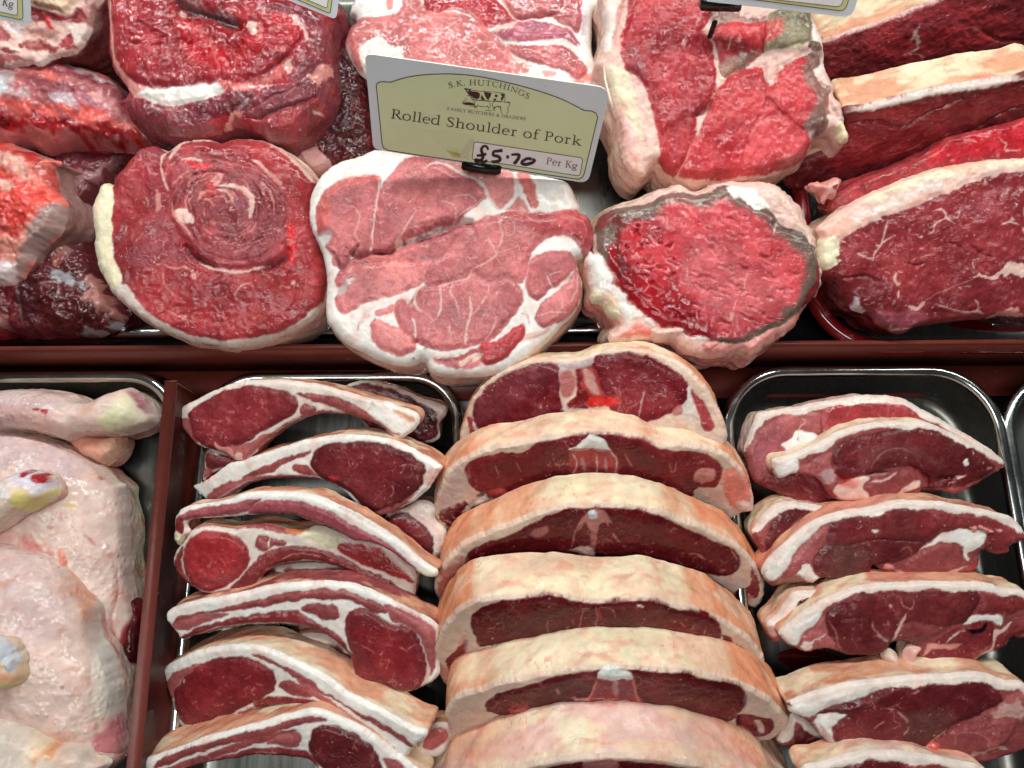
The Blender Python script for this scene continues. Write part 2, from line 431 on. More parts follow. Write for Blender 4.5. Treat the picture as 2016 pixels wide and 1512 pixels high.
    # loose flecks of fat and bone dust on the lean
    if flecks:
        rg = np.random.RandomState(seed); nf = int(flecks*len(x)*h*h*1e4)
        for k in range(nf):
            i0 = rg.randint(len(x)); r_ = rg.uniform(.25, .6)/1000*(1.6 if rg.rand() < .12 else 1)
            dd_ = (x-x[i0])**2+((y-y[i0])*rg.uniform(.6, 1.5))**2; mm = dd_ < (r_*1.6)**2
            if dm[i0] < .002: continue
            a = smooth(1.5-np.sqrt(dd_[mm])/r_)*rg.uniform(.35, .9); fc_ = lin((226, 176, 164)) if rg.rand() < .75 else lin((120, 16, 24))
            col[mm] = col[mm]*(1-a[:, None])+fc_*a[:, None]; hgt[mm] += a*.00025; fat[mm] = fat[mm]*(1-a)+.6*a
    if rim:       # the muscles stop at the rim
        k_ = rim_a[:, None]; col = col*(1-k_)+cr_*k_; fat = fat*(1-rim_a)+fr_*rim_a; pid[rim_a > .5] = 1
    if wetadd: wet = np.clip(wet+wetadd, 0, 1)
    # relief
    hz = hgt + fbm(x, y, 0.012, seed+5, 4)*hn*2/1000 + fbm(x, y, 0.003, seed+6, 3)*hn*0.7/1000*(1-0.4*fat)
    pil = poisson_pillow(used, h)[used] if (bulge or pillow) else 0
    hz = hz + pil*bulge
    if pillow: hz = hz + (pil*pillow)
    rr = rnd
    e = np.clip(dm/rr, 0, 1); hz = hz*np.clip(dm/(rr*1.5)+0.15, 0, 1) - rr*(1-np.sqrt(np.clip(1-(1-e)**2, 0, 1)))
    W = plane.world(np.stack([x, y], -1), hz)
    # wall rings
    bi = np.where(isb)[0]; nb = len(bi)
    seg = np.floor(qi).astype(int) % len(out)
    K_ = 6
    tang = out[(seg+K_) % len(out)]-out[(seg-K_) % len(out)]
    on = np.stack([tang[:, 1], -tang[:, 0]], -1); on /= np.linalg.norm(on, axis=1)[:, None]+1e-12
    arc = qi*h*1.3
    nr = max(6, int(T/0.0016)) if T < 0.06 else 36
    svals = (np.arange(1, nr+1)/nr)
    ringV = []; ringC = []; ringF = []; ringW = []
    fc = col[bi]; ffat = fat[bi]; bx = x[bi]; by = y[bi]; bh = hz[bi]
    L0 = len(out)*h*1.3
    ca = np.cos(arc/L0*2*np.pi)*L0/6.28; sa = np.sin(arc/L0*2*np.pi)*L0/6.28
    # the rag of the cut edge dies away over the first few millimetres of the rind
    for _ in range(6): out_s = (np.roll(out_s, 1, 0)+np.roll(out_s, -1, 0)+2*out_s)/4
    qf = qi-np.floor(qi); seg1 = (seg+1) % len(out)
    sx_ = out_s[seg]*(1-qf[:, None])+out_s[seg1]*qf[:, None]
    loc_of = np.full(n, -1); loc_of[bi] = np.arange(nb)
    # boundary edges (those with one quad), oriented as in the quad
    e_ = np.concatenate([quads[:, [0, 1]], quads[:, [1, 2]], quads[:, [2, 3]], quads[:, [3, 0]]])
    key = np.minimum(e_[:, 0], e_[:, 1]).astype(np.int64)*n+np.maximum(e_[:, 0], e_[:, 1])
    u_, inv, cnt = np.unique(key, return_inverse=True, return_counts=True)
    be = e_[cnt[inv] == 1]; A = loc_of[be[:, 0]]; B = loc_of[be[:, 1]]
    ok = (A >= 0) & (B >= 0); A = A[ok]; B = B[ok]
    for _ in range(8):      # relax along the chain so no wall quad folds over
        acc = sx_*2; cntn = np.full(nb, 2.0)
        np.add.at(acc, A, sx_[B]); np.add.at(acc, B, sx_[A]); np.add.at(cntn, A, 1); np.add.at(cntn, B, 1); sx_ = acc/cntn[:, None]
        acc = on*2; np.add.at(acc, A, on[B]); np.add.at(acc, B, on[A]); on = acc/(np.linalg.norm(acc, axis=1)[:, None]+1e-12)
    for s in svals:
        dep = T*s
        ob = belly*math.sin(math.pi*min(1, s*1.0))-taper*s*s
        jit = (fbm(ca+dep*.7, sa+dep, 0.016, seed+9, 3)*sidejit*min(1, s*4)) + fbm(ca+dep*1.1, sa-dep, 0.004, seed+19, 2)*0.0002
        dd = on*(ob+jit)[:, None] if np.ndim(jit) else on*ob
        kk_ = smooth(dep/.004)*np.ones((nb, 1)); ringV.append(plane.world(np.stack([bx, by], -1)*(1-kk_)+sx_*kk_+dd, bh*(1-s)-dep-0.0*dep))
        top = smooth(on[:, 1]*1.2+0.75)
        c1, f1, w1 = colof(side); c2, f2, w2 = colof(side2 or side); c3, f3, w3 = colof(sideb or side)
        k2 = smooth((fbm(arc*.8, dep*1.5+0*arc, 0.022, seed+11, 4)+sideblot-0.5)/0.5+0.2)
        cc_ = c1*(1-k2[:, None])+c2*k2[:, None]
        if f1 > .9:
            k4 = smooth((fbm(arc*.7, dep*1.3+0*arc, 0.018, seed+14, 4)-.05)/.4)*.75; cc_ = cc_*(1-k4[:, None])+lin((238, 224, 192))*k4[:, None]
            k5 = smooth((fbm(arc*.6, dep*1.4+0*arc, 0.010, seed+15, 4)-.42)/.25)*.45; cc_ = cc_*(1-k5[:, None])+lin((222, 128, 108))*k5[:, None]
        if cheek:
            kc = (smooth((.985-on[:, 1])/.16)*cheek*(.45+.55*smooth((fbm(arc*.7, dep*1.2+0*arc, 0.02, seed+16, 3)+.4)/.5)))[:, None]; cc_ = cc_*(1-kc)+lin((224,148,110))*kc
        cc_ = c3*(1-top[:, None])+cc_*top[:, None]; ff = f3*(1-top)+f1*top; wwt = w3*(1-top)+w1*top
        # reddish capillaries
        vn = np.abs(fbm(arc*.6, dep+0*arc, 0.012, seed+12, 3)); vv = smooth((0.03-vn)/0.025)*smooth((fbm(arc, dep+0*arc, 0.03, seed+13, 2)-0.2)/0.3)*0.45*ff
        cc_ = cc_*(1-vv[:, None])+lin((200, 84, 78))*vv[:, None]
        k = smooth(1-dep/0.0018)
        cc_ = fc*k+cc_*(1-k); ff = ffat*k+ff*(1-k)
        ringC.append(cc_); ringF.append(ff); ringW.append(np.full(nb, 1.0)*wwt)
    wallV = np.concatenate([W[bi]]+ringV); wallC = np.concatenate([fc]+ringC); wallF = np.concatenate([ffat]+ringF); wallW = np.concatenate([wet[bi]]+ringW)
    wq = []
    for r_ in range(nr):
        o0 = r_*nb; o1 = (r_+1)*nb
        wq.append(np.stack([B+o0, A+o0, A+o1, B+o1], -1))
    wq = np.concatenate(wq)
    # empty at the base of the thing
    allv = np.concatenate([W, wallV]); org = allv.mean(0); org[2] = allv[:, 2].min()
    root = parent or thing(name, label, cat, org, group)
    if parent: org = np.array(parent.location)
    mt = mat or meat_mat()
    # vertex normals over the whole face, so parts meet without a crease
    p0, p1, p2, p3 = W[quads[:, 0]], W[quads[:, 1]], W[quads[:, 2]], W[quads[:, 3]]
    fn = np.cross(p2-p0, p3-p1); vn = np.zeros_like(W)
    for k in range(4): np.add.at(vn, quads[:, k], fn)
    vn /= np.linalg.norm(vn, axis=1)[:, None]+1e-20
    attrs = {'Col': col, 'Fat': fat, 'Wet': wet}
    qp = pid[quads[:, 0]] if parts else np.zeros(len(quads), int)
    for pv in np.unique(qp):
        sel = qp == pv
        if sel.sum() < 12 and len(np.unique(qp)) > 1: pass
        sv, sf, sa_, sn = subset(W, quads, sel, attrs, vn)
        ob = mesh_obj(names.get(pv, lean_name) if parts else lean_name, sv, sf, mt, root, sa_, True, org)
        ob.data.normals_split_custom_set_from_vertices([tuple(v) for v in sn])
    if T > 0:
        wo = mesh_obj(side_name, wallV, wq, sidemat or mt, root, {'Col': wallC, 'Fat': wallF, 'Wet': wallW}, True, org)
    return root
# ------------------------------------------------------------------ counter, rails, trays
def simple_mat(name, col, rough=0.5, metal=0.0, noise_amt=0.1, scale=60, stretch=(1, 1, 1), bump=0.0, spec=0.5, coat=0.0, rvar=0.08, dirt=None, trans=0.0):
    m = bpy.data.materials.new(name); m.use_nodes = True; nt = m.node_tree; N = nt.nodes; K = nt.links; b = N["Principled BSDF"]
    tc = N.new('ShaderNodeTexCoord'); mp = N.new('ShaderNodeMapping'); mp.inputs['Scale'].default_value = stretch
    K.new(tc.outputs['Object'], mp.inputs['Vector'])
    n = N.new('ShaderNodeTexNoise'); n.inputs['Scale'].default_value = scale; n.inputs['Detail'].default_value = 5; n.inputs['Roughness'].default_value = .6
    K.new(mp.outputs[0], n.inputs['Vector'])
    r = N.new('ShaderNodeMapRange'); K.new(n.outputs['Fac'], r.inputs[0]); r.inputs[1].default_value = .3; r.inputs[2].default_value = .7
    r.inputs[3].default_value = 1-noise_amt; r.inputs[4].default_value = 1+noise_amt
    s = N.new('ShaderNodeVectorMath'); s.operation = 'SCALE'; s.inputs[0].default_value = tuple(lin(col)); K.new(r.outputs[0], s.inputs['Scale'])
    src = s.outputs[0]
    if dirt:
        n2 = N.new('ShaderNodeTexNoise'); n2.inputs['Scale'].default_value = dirt[1]; n2.inputs['Detail'].default_value = 6; n2.inputs['Roughness'].default_value = .7
        K.new(tc.outputs['Object'], n2.inputs['Vector'])
        r3 = N.new('ShaderNodeMapRange'); K.new(n2.outputs['Fac'], r3.inputs[0]); r3.inputs[1].default_value = dirt[2]; r3.inputs[2].default_value = dirt[2]+.12; r3.inputs[4].default_value = dirt[3]
        mx = N.new('ShaderNodeMix'); mx.data_type = 'RGBA'; K.new(r3.outputs[0], mx.inputs[0]); K.new(src, mx.inputs[6]); mx.inputs[7].default_value = (*lin(dirt[0]), 1); src = mx.outputs[2]
    K.new(src, b.inputs['Base Color'])
    r2 = N.new('ShaderNodeMapRange'); K.new(n.outputs['Fac'], r2.inputs[0]); r2.inputs[1].default_value = .3; r2.inputs[2].default_value = .7
    r2.inputs[3].default_value = rough-rvar; r2.inputs[4].default_value = rough+rvar; K.new(r2.outputs[0], b.inputs['Roughness'])
    b.inputs['Metallic'].default_value = metal; b.inputs['Specular IOR Level'].default_value = spec; b.inputs['Coat Weight'].default_value = coat
    b.inputs['Transmission Weight'].default_value = trans
    if bump:
        bp = N.new('ShaderNodeBump'); bp.inputs['Distance'].default_value = bump; K.new(n.outputs['Fac'], bp.inputs['Height']); K.new(bp.outputs[0], b.inputs['Normal'])
    return m
STEEL = simple_mat('brushed_steel', (118, 119, 114), .30, .9, .08, 300, (1, .06, 1), .00006, dirt=((104, 98, 92), 14, .5, .6), rvar=.05)
RIM = simple_mat('polished_rim', (196, 200, 197), .17, 1.0, .06, 80, rvar=.05)
REDP = simple_mat('red_brown_plastic', (104, 42, 33), .45, 0, .12, 60, (1, 1, 1), .0005, dirt=((176, 120, 104), 90, .66, .7))
BLACK = simple_mat('dark_counter_metal', (34, 33, 34), .35, .3, .3, 30, (1, 1, 1), .0003)
WHITE = simple_mat('white_card', (226, 232, 236), .35, 0, .03, 60, coat=.2)
def box(name, x0, x1, y0, y1, z0, z1, mat, parent=None, bev=0.0008, origin=None):
    import bmesh
    bm = bmesh.new(); bmesh.ops.create_cube(bm, size=1)
    for v in bm.verts:
        v.co = Vector((x0 if v.co.x < 0 else x1, y0 if v.co.y < 0 else y1, z0 if v.co.z < 0 else z1))
    bmesh.ops.bevel(bm, geom=list(bm.edges), offset=bev, segments=2, affect='EDGES')
    if origin is not None: bmesh.ops.translate(bm, verts=bm.verts, vec=-Vector(origin))
    me = bpy.data.meshes.new(name); bm.to_mesh(me); bm.free(); me.materials.append(mat)
    for p in me.polygons: p.use_smooth = True
    o = bpy.data.objects.new(name, me); C.objects.link(o); o.parent = parent
    if origin is not None and parent is None: o.location = origin
    return o
tag(box('counter_base', -1.2, 1.2, -.7, .9, -.02, 0.0, BLACK), kind='structure')
yr = at(1008, 686, .056)[1]
tag(box('counter_rail', -.9, .9, yr, yr+.0042, .0005, .056, REDP, origin=(0, yr, 0)), "long red brown plastic rail between the back joints and the front trays", 'rail')
yl = at(1008, 784, .010)[1]
tag(box('ledge', -.9, .9, yl, yr-.0008, .0004, .010, REDP, origin=(0, yl, 0)), "low red brown plastic ledge along the foot of the rail, behind the front trays", 'ledge')
def wedge(name, a, b, w, z1, mat, **kw):
    """upright board whose top runs between two points"""
    a = np.array(a); b = np.array(b); d = (b-a)[:2]; L_ = np.linalg.norm(d); ang = math.atan2(d[1], d[0])
    o = box(name, 0, L_, -w, 0, .0006, z1, mat, origin=(0, 0, 0)); o.location = (a[0], a[1], 0); o.rotation_euler = (0, 0, ang); return o
pa = at(347, 752, .058); pb = at(262, 1640, .058)
tag(wedge('tray_divider', pb, pa, -.0068, .058, REDP), "upright red brown plastic divider between the chicken tray and the cutlet tray", 'divider')

def rrect(x0, x1, y0, y1, r, off, n=14):
    pts = []
    r = r+off
    for cx_, cy_, a0 in ((x1, y1, 0), (x0, y1, 90), (x0, y0, 180), (x1, y0, 270)):
        sx = 1 if cx_ == x1 else -1; sy = 1 if cy_ == y1 else -1
        ccx = cx_+sx*off-sx*r; ccy = cy_+sy*off-sy*r
        for k in range(n+1):
            a = R(a0+90*k/n); pts.append((ccx+r*math.cos(a), ccy+r*math.sin(a)))
    return pts
def tray(name, label, cat, x0, x1, y0, y1, zr, r=.035, depth=.04, mat=STEEL, rim=.0042, group=None, rimmat=None, rot=0.0):
    # offsets are measured outwards from the inner opening
    prof = []
    for k in range(9):
        a = math.pi*k/8; prof.append((rim*(1+math.cos(a)), zr-rim+rim*math.sin(a)))   # rolled rim
    split = len(prof)
    wall = [(-.0002, zr-rim-.002), (-.003, zr-depth*.45), (-.0065, zr-depth*.8), (-.009, zr-depth*.92), (-.014, zr-depth*.985), (-.020, zr-depth), (-.026, zr-depth)]
    org = ((x0+x1)/2, (y0+y1)/2, zr-depth)
    root = thing(name, label, cat, org, group); root.rotation_euler = (0, 0, rot)
    def rings(pr, nm, m, cap=False):
        V = []; Fc = []; n = None
        for o_, z in pr:
            p = rrect(x0, x1, y0, y1, r, o_); n = len(p); V += [(a-org[0], b-org[1], z-org[2]) for a, b in p]
        for i in range(len(pr)-1):
            for k in range(n):
                k2 = (k+1) % n; Fc.append((i*n+k, i*n+k2, (i+1)*n+k2, (i+1)*n+k))
        if cap: Fc.append(tuple(range((len(pr)-1)*n, len(pr)*n))) 
        o = mesh_obj(nm, V, Fc, m, root); return o
    rings(prof, 'rim', rimmat or RIM); rings([prof[-1]]+wall, 'pan', mat, True)
    return root
GT = "steel trays in the counter"
def X(px, py, z): return at(px, py, z)[0]
def Yy(px, py, z): return at(px, py, z)[1]
zr = .034
tray('steel_tray', "steel tray holding the chicken legs, left of the red brown divider", 'tray', -.62, X(322, 860, zr), -.42, Yy(200, 750, zr), zr, .032, .030, group=GT)
tray('steel_tray', "steel tray under the lamb cutlets, right of the red brown divider", 'tray', X(405, 900, .026), X(888, 850, .026), -.42, Yy(700, 752, .026), .026, .030, .024, group=GT)
tray('steel_tray', "steel tray hidden beneath the row of double loin chops", 'tray', X(1010, 900, .014), X(1380, 900, .014), -.36, Yy(1150, 860, .014), .014, .03, .012, group=GT)
tray('steel_tray', "steel tray with a broad bright rim under the leg steaks", 'tray', X(1452, 900, zr), X(1966, 860, zr), -.42, Yy(1700, 740, zr), zr, .040, .030, group=GT)
tray('steel_tray', "empty looking steel tray at the right edge, only its left rim showing", 'tray', X(2006, 860, zr), .62, -.42, Yy(2010, 752, zr), zr, .038, .030, group=GT)
REDTR = simple_mat('blood_wet_rim', (110, 14, 18), .12, .0, .15, 60, coat=.8, dirt=((150, 140, 140), 60, .6, .6))
tray('steel_tray', "steel tray with a blood red wet rim beneath the dark sirloin, behind the rail", 'tray', X(1618, 560, .045), .62, Yy(1700, 664, .045), .36, .045, .040, .038, rim=.0055, group=GT, rimmat=REDTR)
tray('steel_tray', "dark steel tray under the beef and pork joints, behind the rail", 'tray', -.62, X(1590, 520, .03), Yy(900, 660, .012)+.004, .36, .026, .04, .022, group=GT)
c = box('shelf_card', -.008, .008, -.007, .007, 0, .0006, WHITE, origin=tuple(at(1432, 800, .012)))
tag(c, "scrap of white card lying between the loin chops and the right tray", 'card')
c = box('shelf_card', -.05, .05, -.010, .010, 0, .0006, WHITE, origin=tuple(at(1925, 800, .002)))
tag(c, "white strip with a black dot, between the two right hand trays", 'strip')

# ------------------------------------------------------------------ blood pooled on the trays
BLOODM = simple_mat('pooled_blood', (70, 6, 10), .08, 0, .2, 60, coat=1.0, spec=.6)
def pool(label, px, py, z, pts, seed):
    rn = random.Random(seed); c0 = at(px, py, z); q = catmull(np.array(pts, float), True, 6); W = np.array([at(px+a, py+b, z) for a, b in q])-c0
    n = len(W); V = [tuple(w) for w in W]+[tuple(w*.8+np.array([0, 0, .0007])) for w in W]+[(0, 0, .0009)]
    F = [(i, i+n, (i+1) % n+n, (i+1) % n) for i in range(n)]+[(i+n, 2*n, (i+1) % n+n) for i in range(n)]
    o = mesh_obj('blood_pool', V, F, BLOODM, None, None, True); o.location = tuple(c0); tag(o, label, 'blood', 'blood pooled on the trays')
pool("blood pooled on the right tray below the third leg steak", 1590, 1300, .0046, [(-60,-10),(-20,-24),(40,-16),(70,4),(30,22),(-30,16)], 1)
pool("blood pooled in the right tray behind the rear leg steak", 1480, 1000, .0046, [(-14,-30),(10,-36),(22,0),(6,34),(-16,20)], 2)
pool("dark blood pooled at the right end of the big sirloin's tray", 1960, 640, .0076, [(-90,0),(-30,-14),(60,-10),(70,10),(-20,14)], 3)
FR0 = dict(FR)
for k_, dy_ in (('I', 6), ('G', 6), ('J', 6)): FR[k_] = (FR[k_][0], FR[k_][1]-dy_, FR[k_][2])
# ------------------------------------------------------------------ double loin chops, one behind another
SF = (230,200,180,1,.3)
GS = "double loin chops standing in a row"
RIND = dict(grow=.9, cheek=1.0, wob=.8, rnd=.0014, side='rind', side2='rindy', sideb='fatp', group=GS, side_name='rind', belly=0.001)
cut('loin_chop', "rearmost double loin chop of the row, its bone flushed bright red, overlapping the red rail", 'chop',
    Plane(1180, 740, 0.084, 29, -9),
    ('I', [(190,560),(200,450),(240,330),(330,220),(450,140),(600,95),(760,92),(850,82),(930,50),(1050,30),(1180,35),(1300,65),(1420,130),(1520,220),(1590,330),(1640,450),(1650,560),(1500,680),(900,740),(350,680)]),
    SF, [
    P((116,28,36,0,.5),'I',[(262,420),(275,340),(330,260),(430,185),(560,135),(680,118),(725,135),(735,200),(730,300),(745,380),(700,460),(550,560),(380,560),(290,480)],h=.8,part=0),
    P('mauve','I',[(262,420),(275,340),(330,260),(430,185),(560,135),(680,118),(720,150),(640,240),(480,340),(330,420)],a=.5,f=9),
    P((116,28,36,0,.5),'I',[(915,110),(980,75),(1100,65),(1210,80),(1320,130),(1400,190),(1440,250),(1435,330),(1380,370),(1300,400),(1150,440),(1040,400),(980,300),(940,200)],h=.8,part=0),
    P('meatp','I',[(1000,140),(1200,160),(1340,250),(1330,380),(1100,380),(1000,300)],a=.35,f=8),
    P('fatp','I',[(728,150),(760,140),(830,150),(840,250),(800,330),(750,380),(735,280)],a=.75,part=2,h=-.4),
    P('meatp','I',[(745,170),(800,165),(815,230),(790,290),(750,270)],a=.8,f=2,part=2),
    L('fat','I',[(830,150),(835,240),(800,320),(740,370)],w=12,part=2),
    P('marrow','I',[(835,130),(880,122),(915,140),(940,200),(960,260),(1000,330),(900,350),(790,350),(825,300),(842,230)],part=2,h=-.5),
    P('fatp','I',[(860,140),(905,150),(935,230),(960,280),(900,270),(870,200)],a=.55,f=2,part=2),
    P((120,20,24),'I',[(828,150),(845,160),(850,250),(900,310),(890,350),(780,352),(820,310),(836,240)],f=1.5,part=2,wob=1.2),
    P((214,40,34),'I',[(900,300),(1000,300),(1060,325),(1000,340),(910,340)],f=2,part=2,wob=1.4),
    P('silver','I',[(735,118),(800,110),(900,95),(920,100),(900,125),(820,140),(750,145)],f=1.2),
    P('fat','I',[(1440,240),(1470,290),(1500,380),(1510,440),(1420,410),(1350,400),(1370,350),(1420,330)],f=.6,h=.5),
    P('meatp','I',[(1462,270),(1520,330),(1560,400),(1580,470),(1530,470),(1505,400),(1480,330)],f=.8),
    P('spot','I',[(1365,350),(1400,345),(1400,385),(1360,395)],f=1,a=.7),
    P('meatp','I',[(232,420),(262,440),(300,500),(260,520),(235,480)],f=.8),
    P('fat','I',[(255,430),(300,480),(320,520),(280,500)],f=.8),
    L('fatp','I',[(1200,260),(1185,320),(1170,400)],w=9,a=.8), L('fatp','I',[(1080,150),(1200,190),(1330,240)],w=5,a=.5,brk=.8), L('fatr','I',[(1060,240),(1070,320),(1050,390)],w=5,a=.6),
    L('fatr','I',[(1310,240),(1320,300)],w=5,a=.6), L('fatr','I',[(1040,260),(1060,310)],w=6,a=.6),
    ], T=0.022, **RIND)
cut('loin_chop', "second double loin chop from the back, with a raw pink right end", 'chop',
    Plane(1160, 860, 0.088, 50),
    ('I', [(46,960),(48,880),(75,790),(120,710),(190,650),(300,598),(420,570),(560,545),(700,515),(880,495),(1000,497),(1150,512),(1290,560),(1450,560),(1580,590),(1680,640),(1750,730),(1800,840),(1805,930),(1760,935),(1650,980),(1400,1080),(900,1120),(400,1100),(130,1050)]),
    SF, [
    P((124,34,38,0,.4),'I',[(220,700),(235,660),(300,632),(420,608),(550,598),(600,562),(700,537),(860,514),(1000,510),(1130,525),(1220,552),(1300,592),(1450,602),(1560,627),(1610,660),(1622,720),(1590,780),(1480,800),(1400,860),(900,920),(480,880),(340,812),(300,808),(240,765)],h=.6,part=0),
    P((98,20,27,0,.35),'I',[(900,520),(1100,530),(1200,600),(1250,700),(1000,760),(700,740),(600,640),(700,560)],a=.5,f=7),
    P('fatw','I',[(860,530),(920,508),(980,535),(1012,590),(960,590),(900,580),(830,590),(780,578),(830,560)],f=.7,part=2,h=.8),
    P('marrow','I',[(795,590),(900,580),(1000,590),(1045,640),(1035,740),(900,760),(810,740)],f=1,part=2,a=.8),
    L('fatp','I',[(800,600),(830,650),(800,720)],w=8,part=2), L('fatp','I',[(1010,590),(1045,640),(1035,720)],w=9,part=2), L('fat','I',[(935,600),(935,720)],w=7,part=2), L((140,50,50),'I',[(905,580),(912,720)],w=22,part=2),
    L('silver','I',[(855,620),(870,700)],w=18,a=.5,part=2), L('silver','I',[(985,620),(990,700)],w=14,a=.5,part=2),
    P('fatr','I',[(1470,690),(1530,680),(1590,700),(1580,750),(1520,760),(1460,740)],a=.8,f=1.2,wob=2.2,h=1), P((96,40,44),'I',[(1440,740),(1500,760),(1480,800),(1400,780)],f=2,wob=1.5,a=.8),
    P((230,100,86),'I',[(1640,720),(1700,700),(1750,740),(1780,860),(1740,920),(1660,860)],a=.75,f=3,wob=2,h=.6),
    P('fatp','I',[(1700,880),(1740,860),(1790,890),(1800,930),(1740,935)],f=1,h=1),
    P('marrow','I',[(340,815),(400,795),(450,815),(420,845),(350,840)],f=1,h=1,part=0),
    P((60,26,30),'I',[(310,810),(345,850),(330,860),(260,860),(250,880),(290,900),(250,910)],f=1,h=-2,a=.8),
    P((116,28,36,0,.5),'I',[(90,930),(160,900),(200,870),(210,900),(180,960),(150,1010),(120,1020),(95,980)],f=1,wob=2),
    L('silver','I',[(240,640),(160,720),(90,880)],w=16,a=.4,f=4),
    L('meatd','I',[(420,615),(470,625),(540,605)],w=12,wob=2), 
    L('fatr','I',[(1335,650),(1345,700),(1365,690),(1370,650)],w=5), L('fatr','I',[(1090,600),(1130,680)],w=4), L('fatr','I',[(490,650),(520,700)],w=5),L('fatr','I',[(380,670),(400,720)],w=4), P('silver','I',[(60,900),(110,780),(200,700),(230,760),(190,860),(120,930)],f=4,wob=3,a=.5), L('fatp','I',[(150,930),(170,980),(140,1030)],w=12,wob=3), L('fatp','I',[(100,960),(130,1000)],w=10,wob=3), P('fatp','I',[(240,860),(330,840),(340,870),(260,900)],f=1,wob=2.5,h=1), P((206,180,170,1,.3),'I',[(1500,800),(1600,790),(1660,830),(1560,880),(1480,850)],f=3,wob=3,a=.7),L('fatr','I',[(690,600),(720,690)],w=5,brk=.8),
    ], T=0.0225, **RIND)
cut('loin_chop', "third double loin chop from the back, fine red creases and a crumbled bone centre", 'chop',
    Plane(1160, 1000, 0.088, 50),
    ('G', [(45,905),(55,860),(90,790),(150,735),(240,695),(330,660),(420,625),(520,606),(600,602),(700,603),(800,618),(900,650),(1000,690),(1080,730),(1140,780),(1185,850),(1200,910),(1180,960),(1150,965),(1080,930),(900,980),(500,1000),(120,960),(80,965)]),
    SF, [
    P((98,20,27,0,.35),'G',[(155,830),(160,780),(200,745),(300,710),(400,660),(500,620),(600,612),(700,616),(800,632),(900,672),(1000,720),(1080,755),(1103,790),(1095,830),(1050,845),(980,830),(940,820),(800,860),(600,880),(300,860),(220,870),(170,860)],h=.6,part=0),
    P((124,34,38,0,.4),'G',[(250,800),(400,690),(560,650),(700,640),(900,700),(1050,780),(950,800),(700,760),(500,790)],a=.4,f=6),
    P('fatr','G',[(590,615),(640,620),(660,660),(630,660),(610,700),(600,770),(585,770),(590,700),(570,650),(545,690),(560,640)],a=.7,f=1.5,part=2),
    P((196,208,214),'G',[(590,620),(606,620),(608,638),(592,640)],f=.5,part=2,h=1),
    P('fatp','G',[(520,750),(560,740),(585,735),(612,765),(600,782),(560,778),(540,760)],f=.6,part=2,wob=1.5,h=1.4),
    L('fatr','G',[(560,640),(535,690),(525,740)],w=5,part=2), L('fatr','G',[(640,650),(670,700),(720,750)],w=5,brk=.8,part=2),
    P((90,26,32),'G',[(560,700),(600,690),(640,720),(720,760),(640,790),(560,790),(520,740)],a=.45,f=4,part=2),
    P('black','G',[(612,765),(635,765),(640,790),(610,790)],f=.8,h=-1.5,part=2),
    P('fatr','G',[(380,690),(430,670),(440,690),(400,710)],a=.5,f=2), L('fatr','G',[(930,765),(960,765),(990,785)],w=6), L('fatr','G',[(1080,760),(1100,790)],w=4),
    P('brown','G',[(50,930),(60,880),(100,850),(130,840),(150,880),(120,930),(80,955)],f=2,wob=2.4,a=.8), P('fatp','G',[(135,860),(160,850),(200,880),(160,900)],f=.8,h=1),
    P('meatd','G',[(1150,820),(1170,860),(1165,920),(1130,925),(1100,900),(1140,890),(1155,860)],f=1,wob=1.3), P('meatd','G',[(1090,905),(1120,915),(1120,940),(1090,930)],f=1,a=.8),
    P('fatr','G',[(1060,880),(1120,900),(1160,940),(1120,940)],f=2,wob=3,a=.8), L('fat','G',[(1150,800),(1185,870),(1180,940)],w=14,f=1.5), P((214,96,84,.8,.4),'G',[(60,900),(90,830),(150,780),(130,850),(90,920)],f=3,wob=3,a=.7), P('silver','G',[(980,840),(1060,860),(1110,850),(1140,880),(1080,890),(1000,870)],a=.6,f=2),
    ], T=0.027, **RIND)
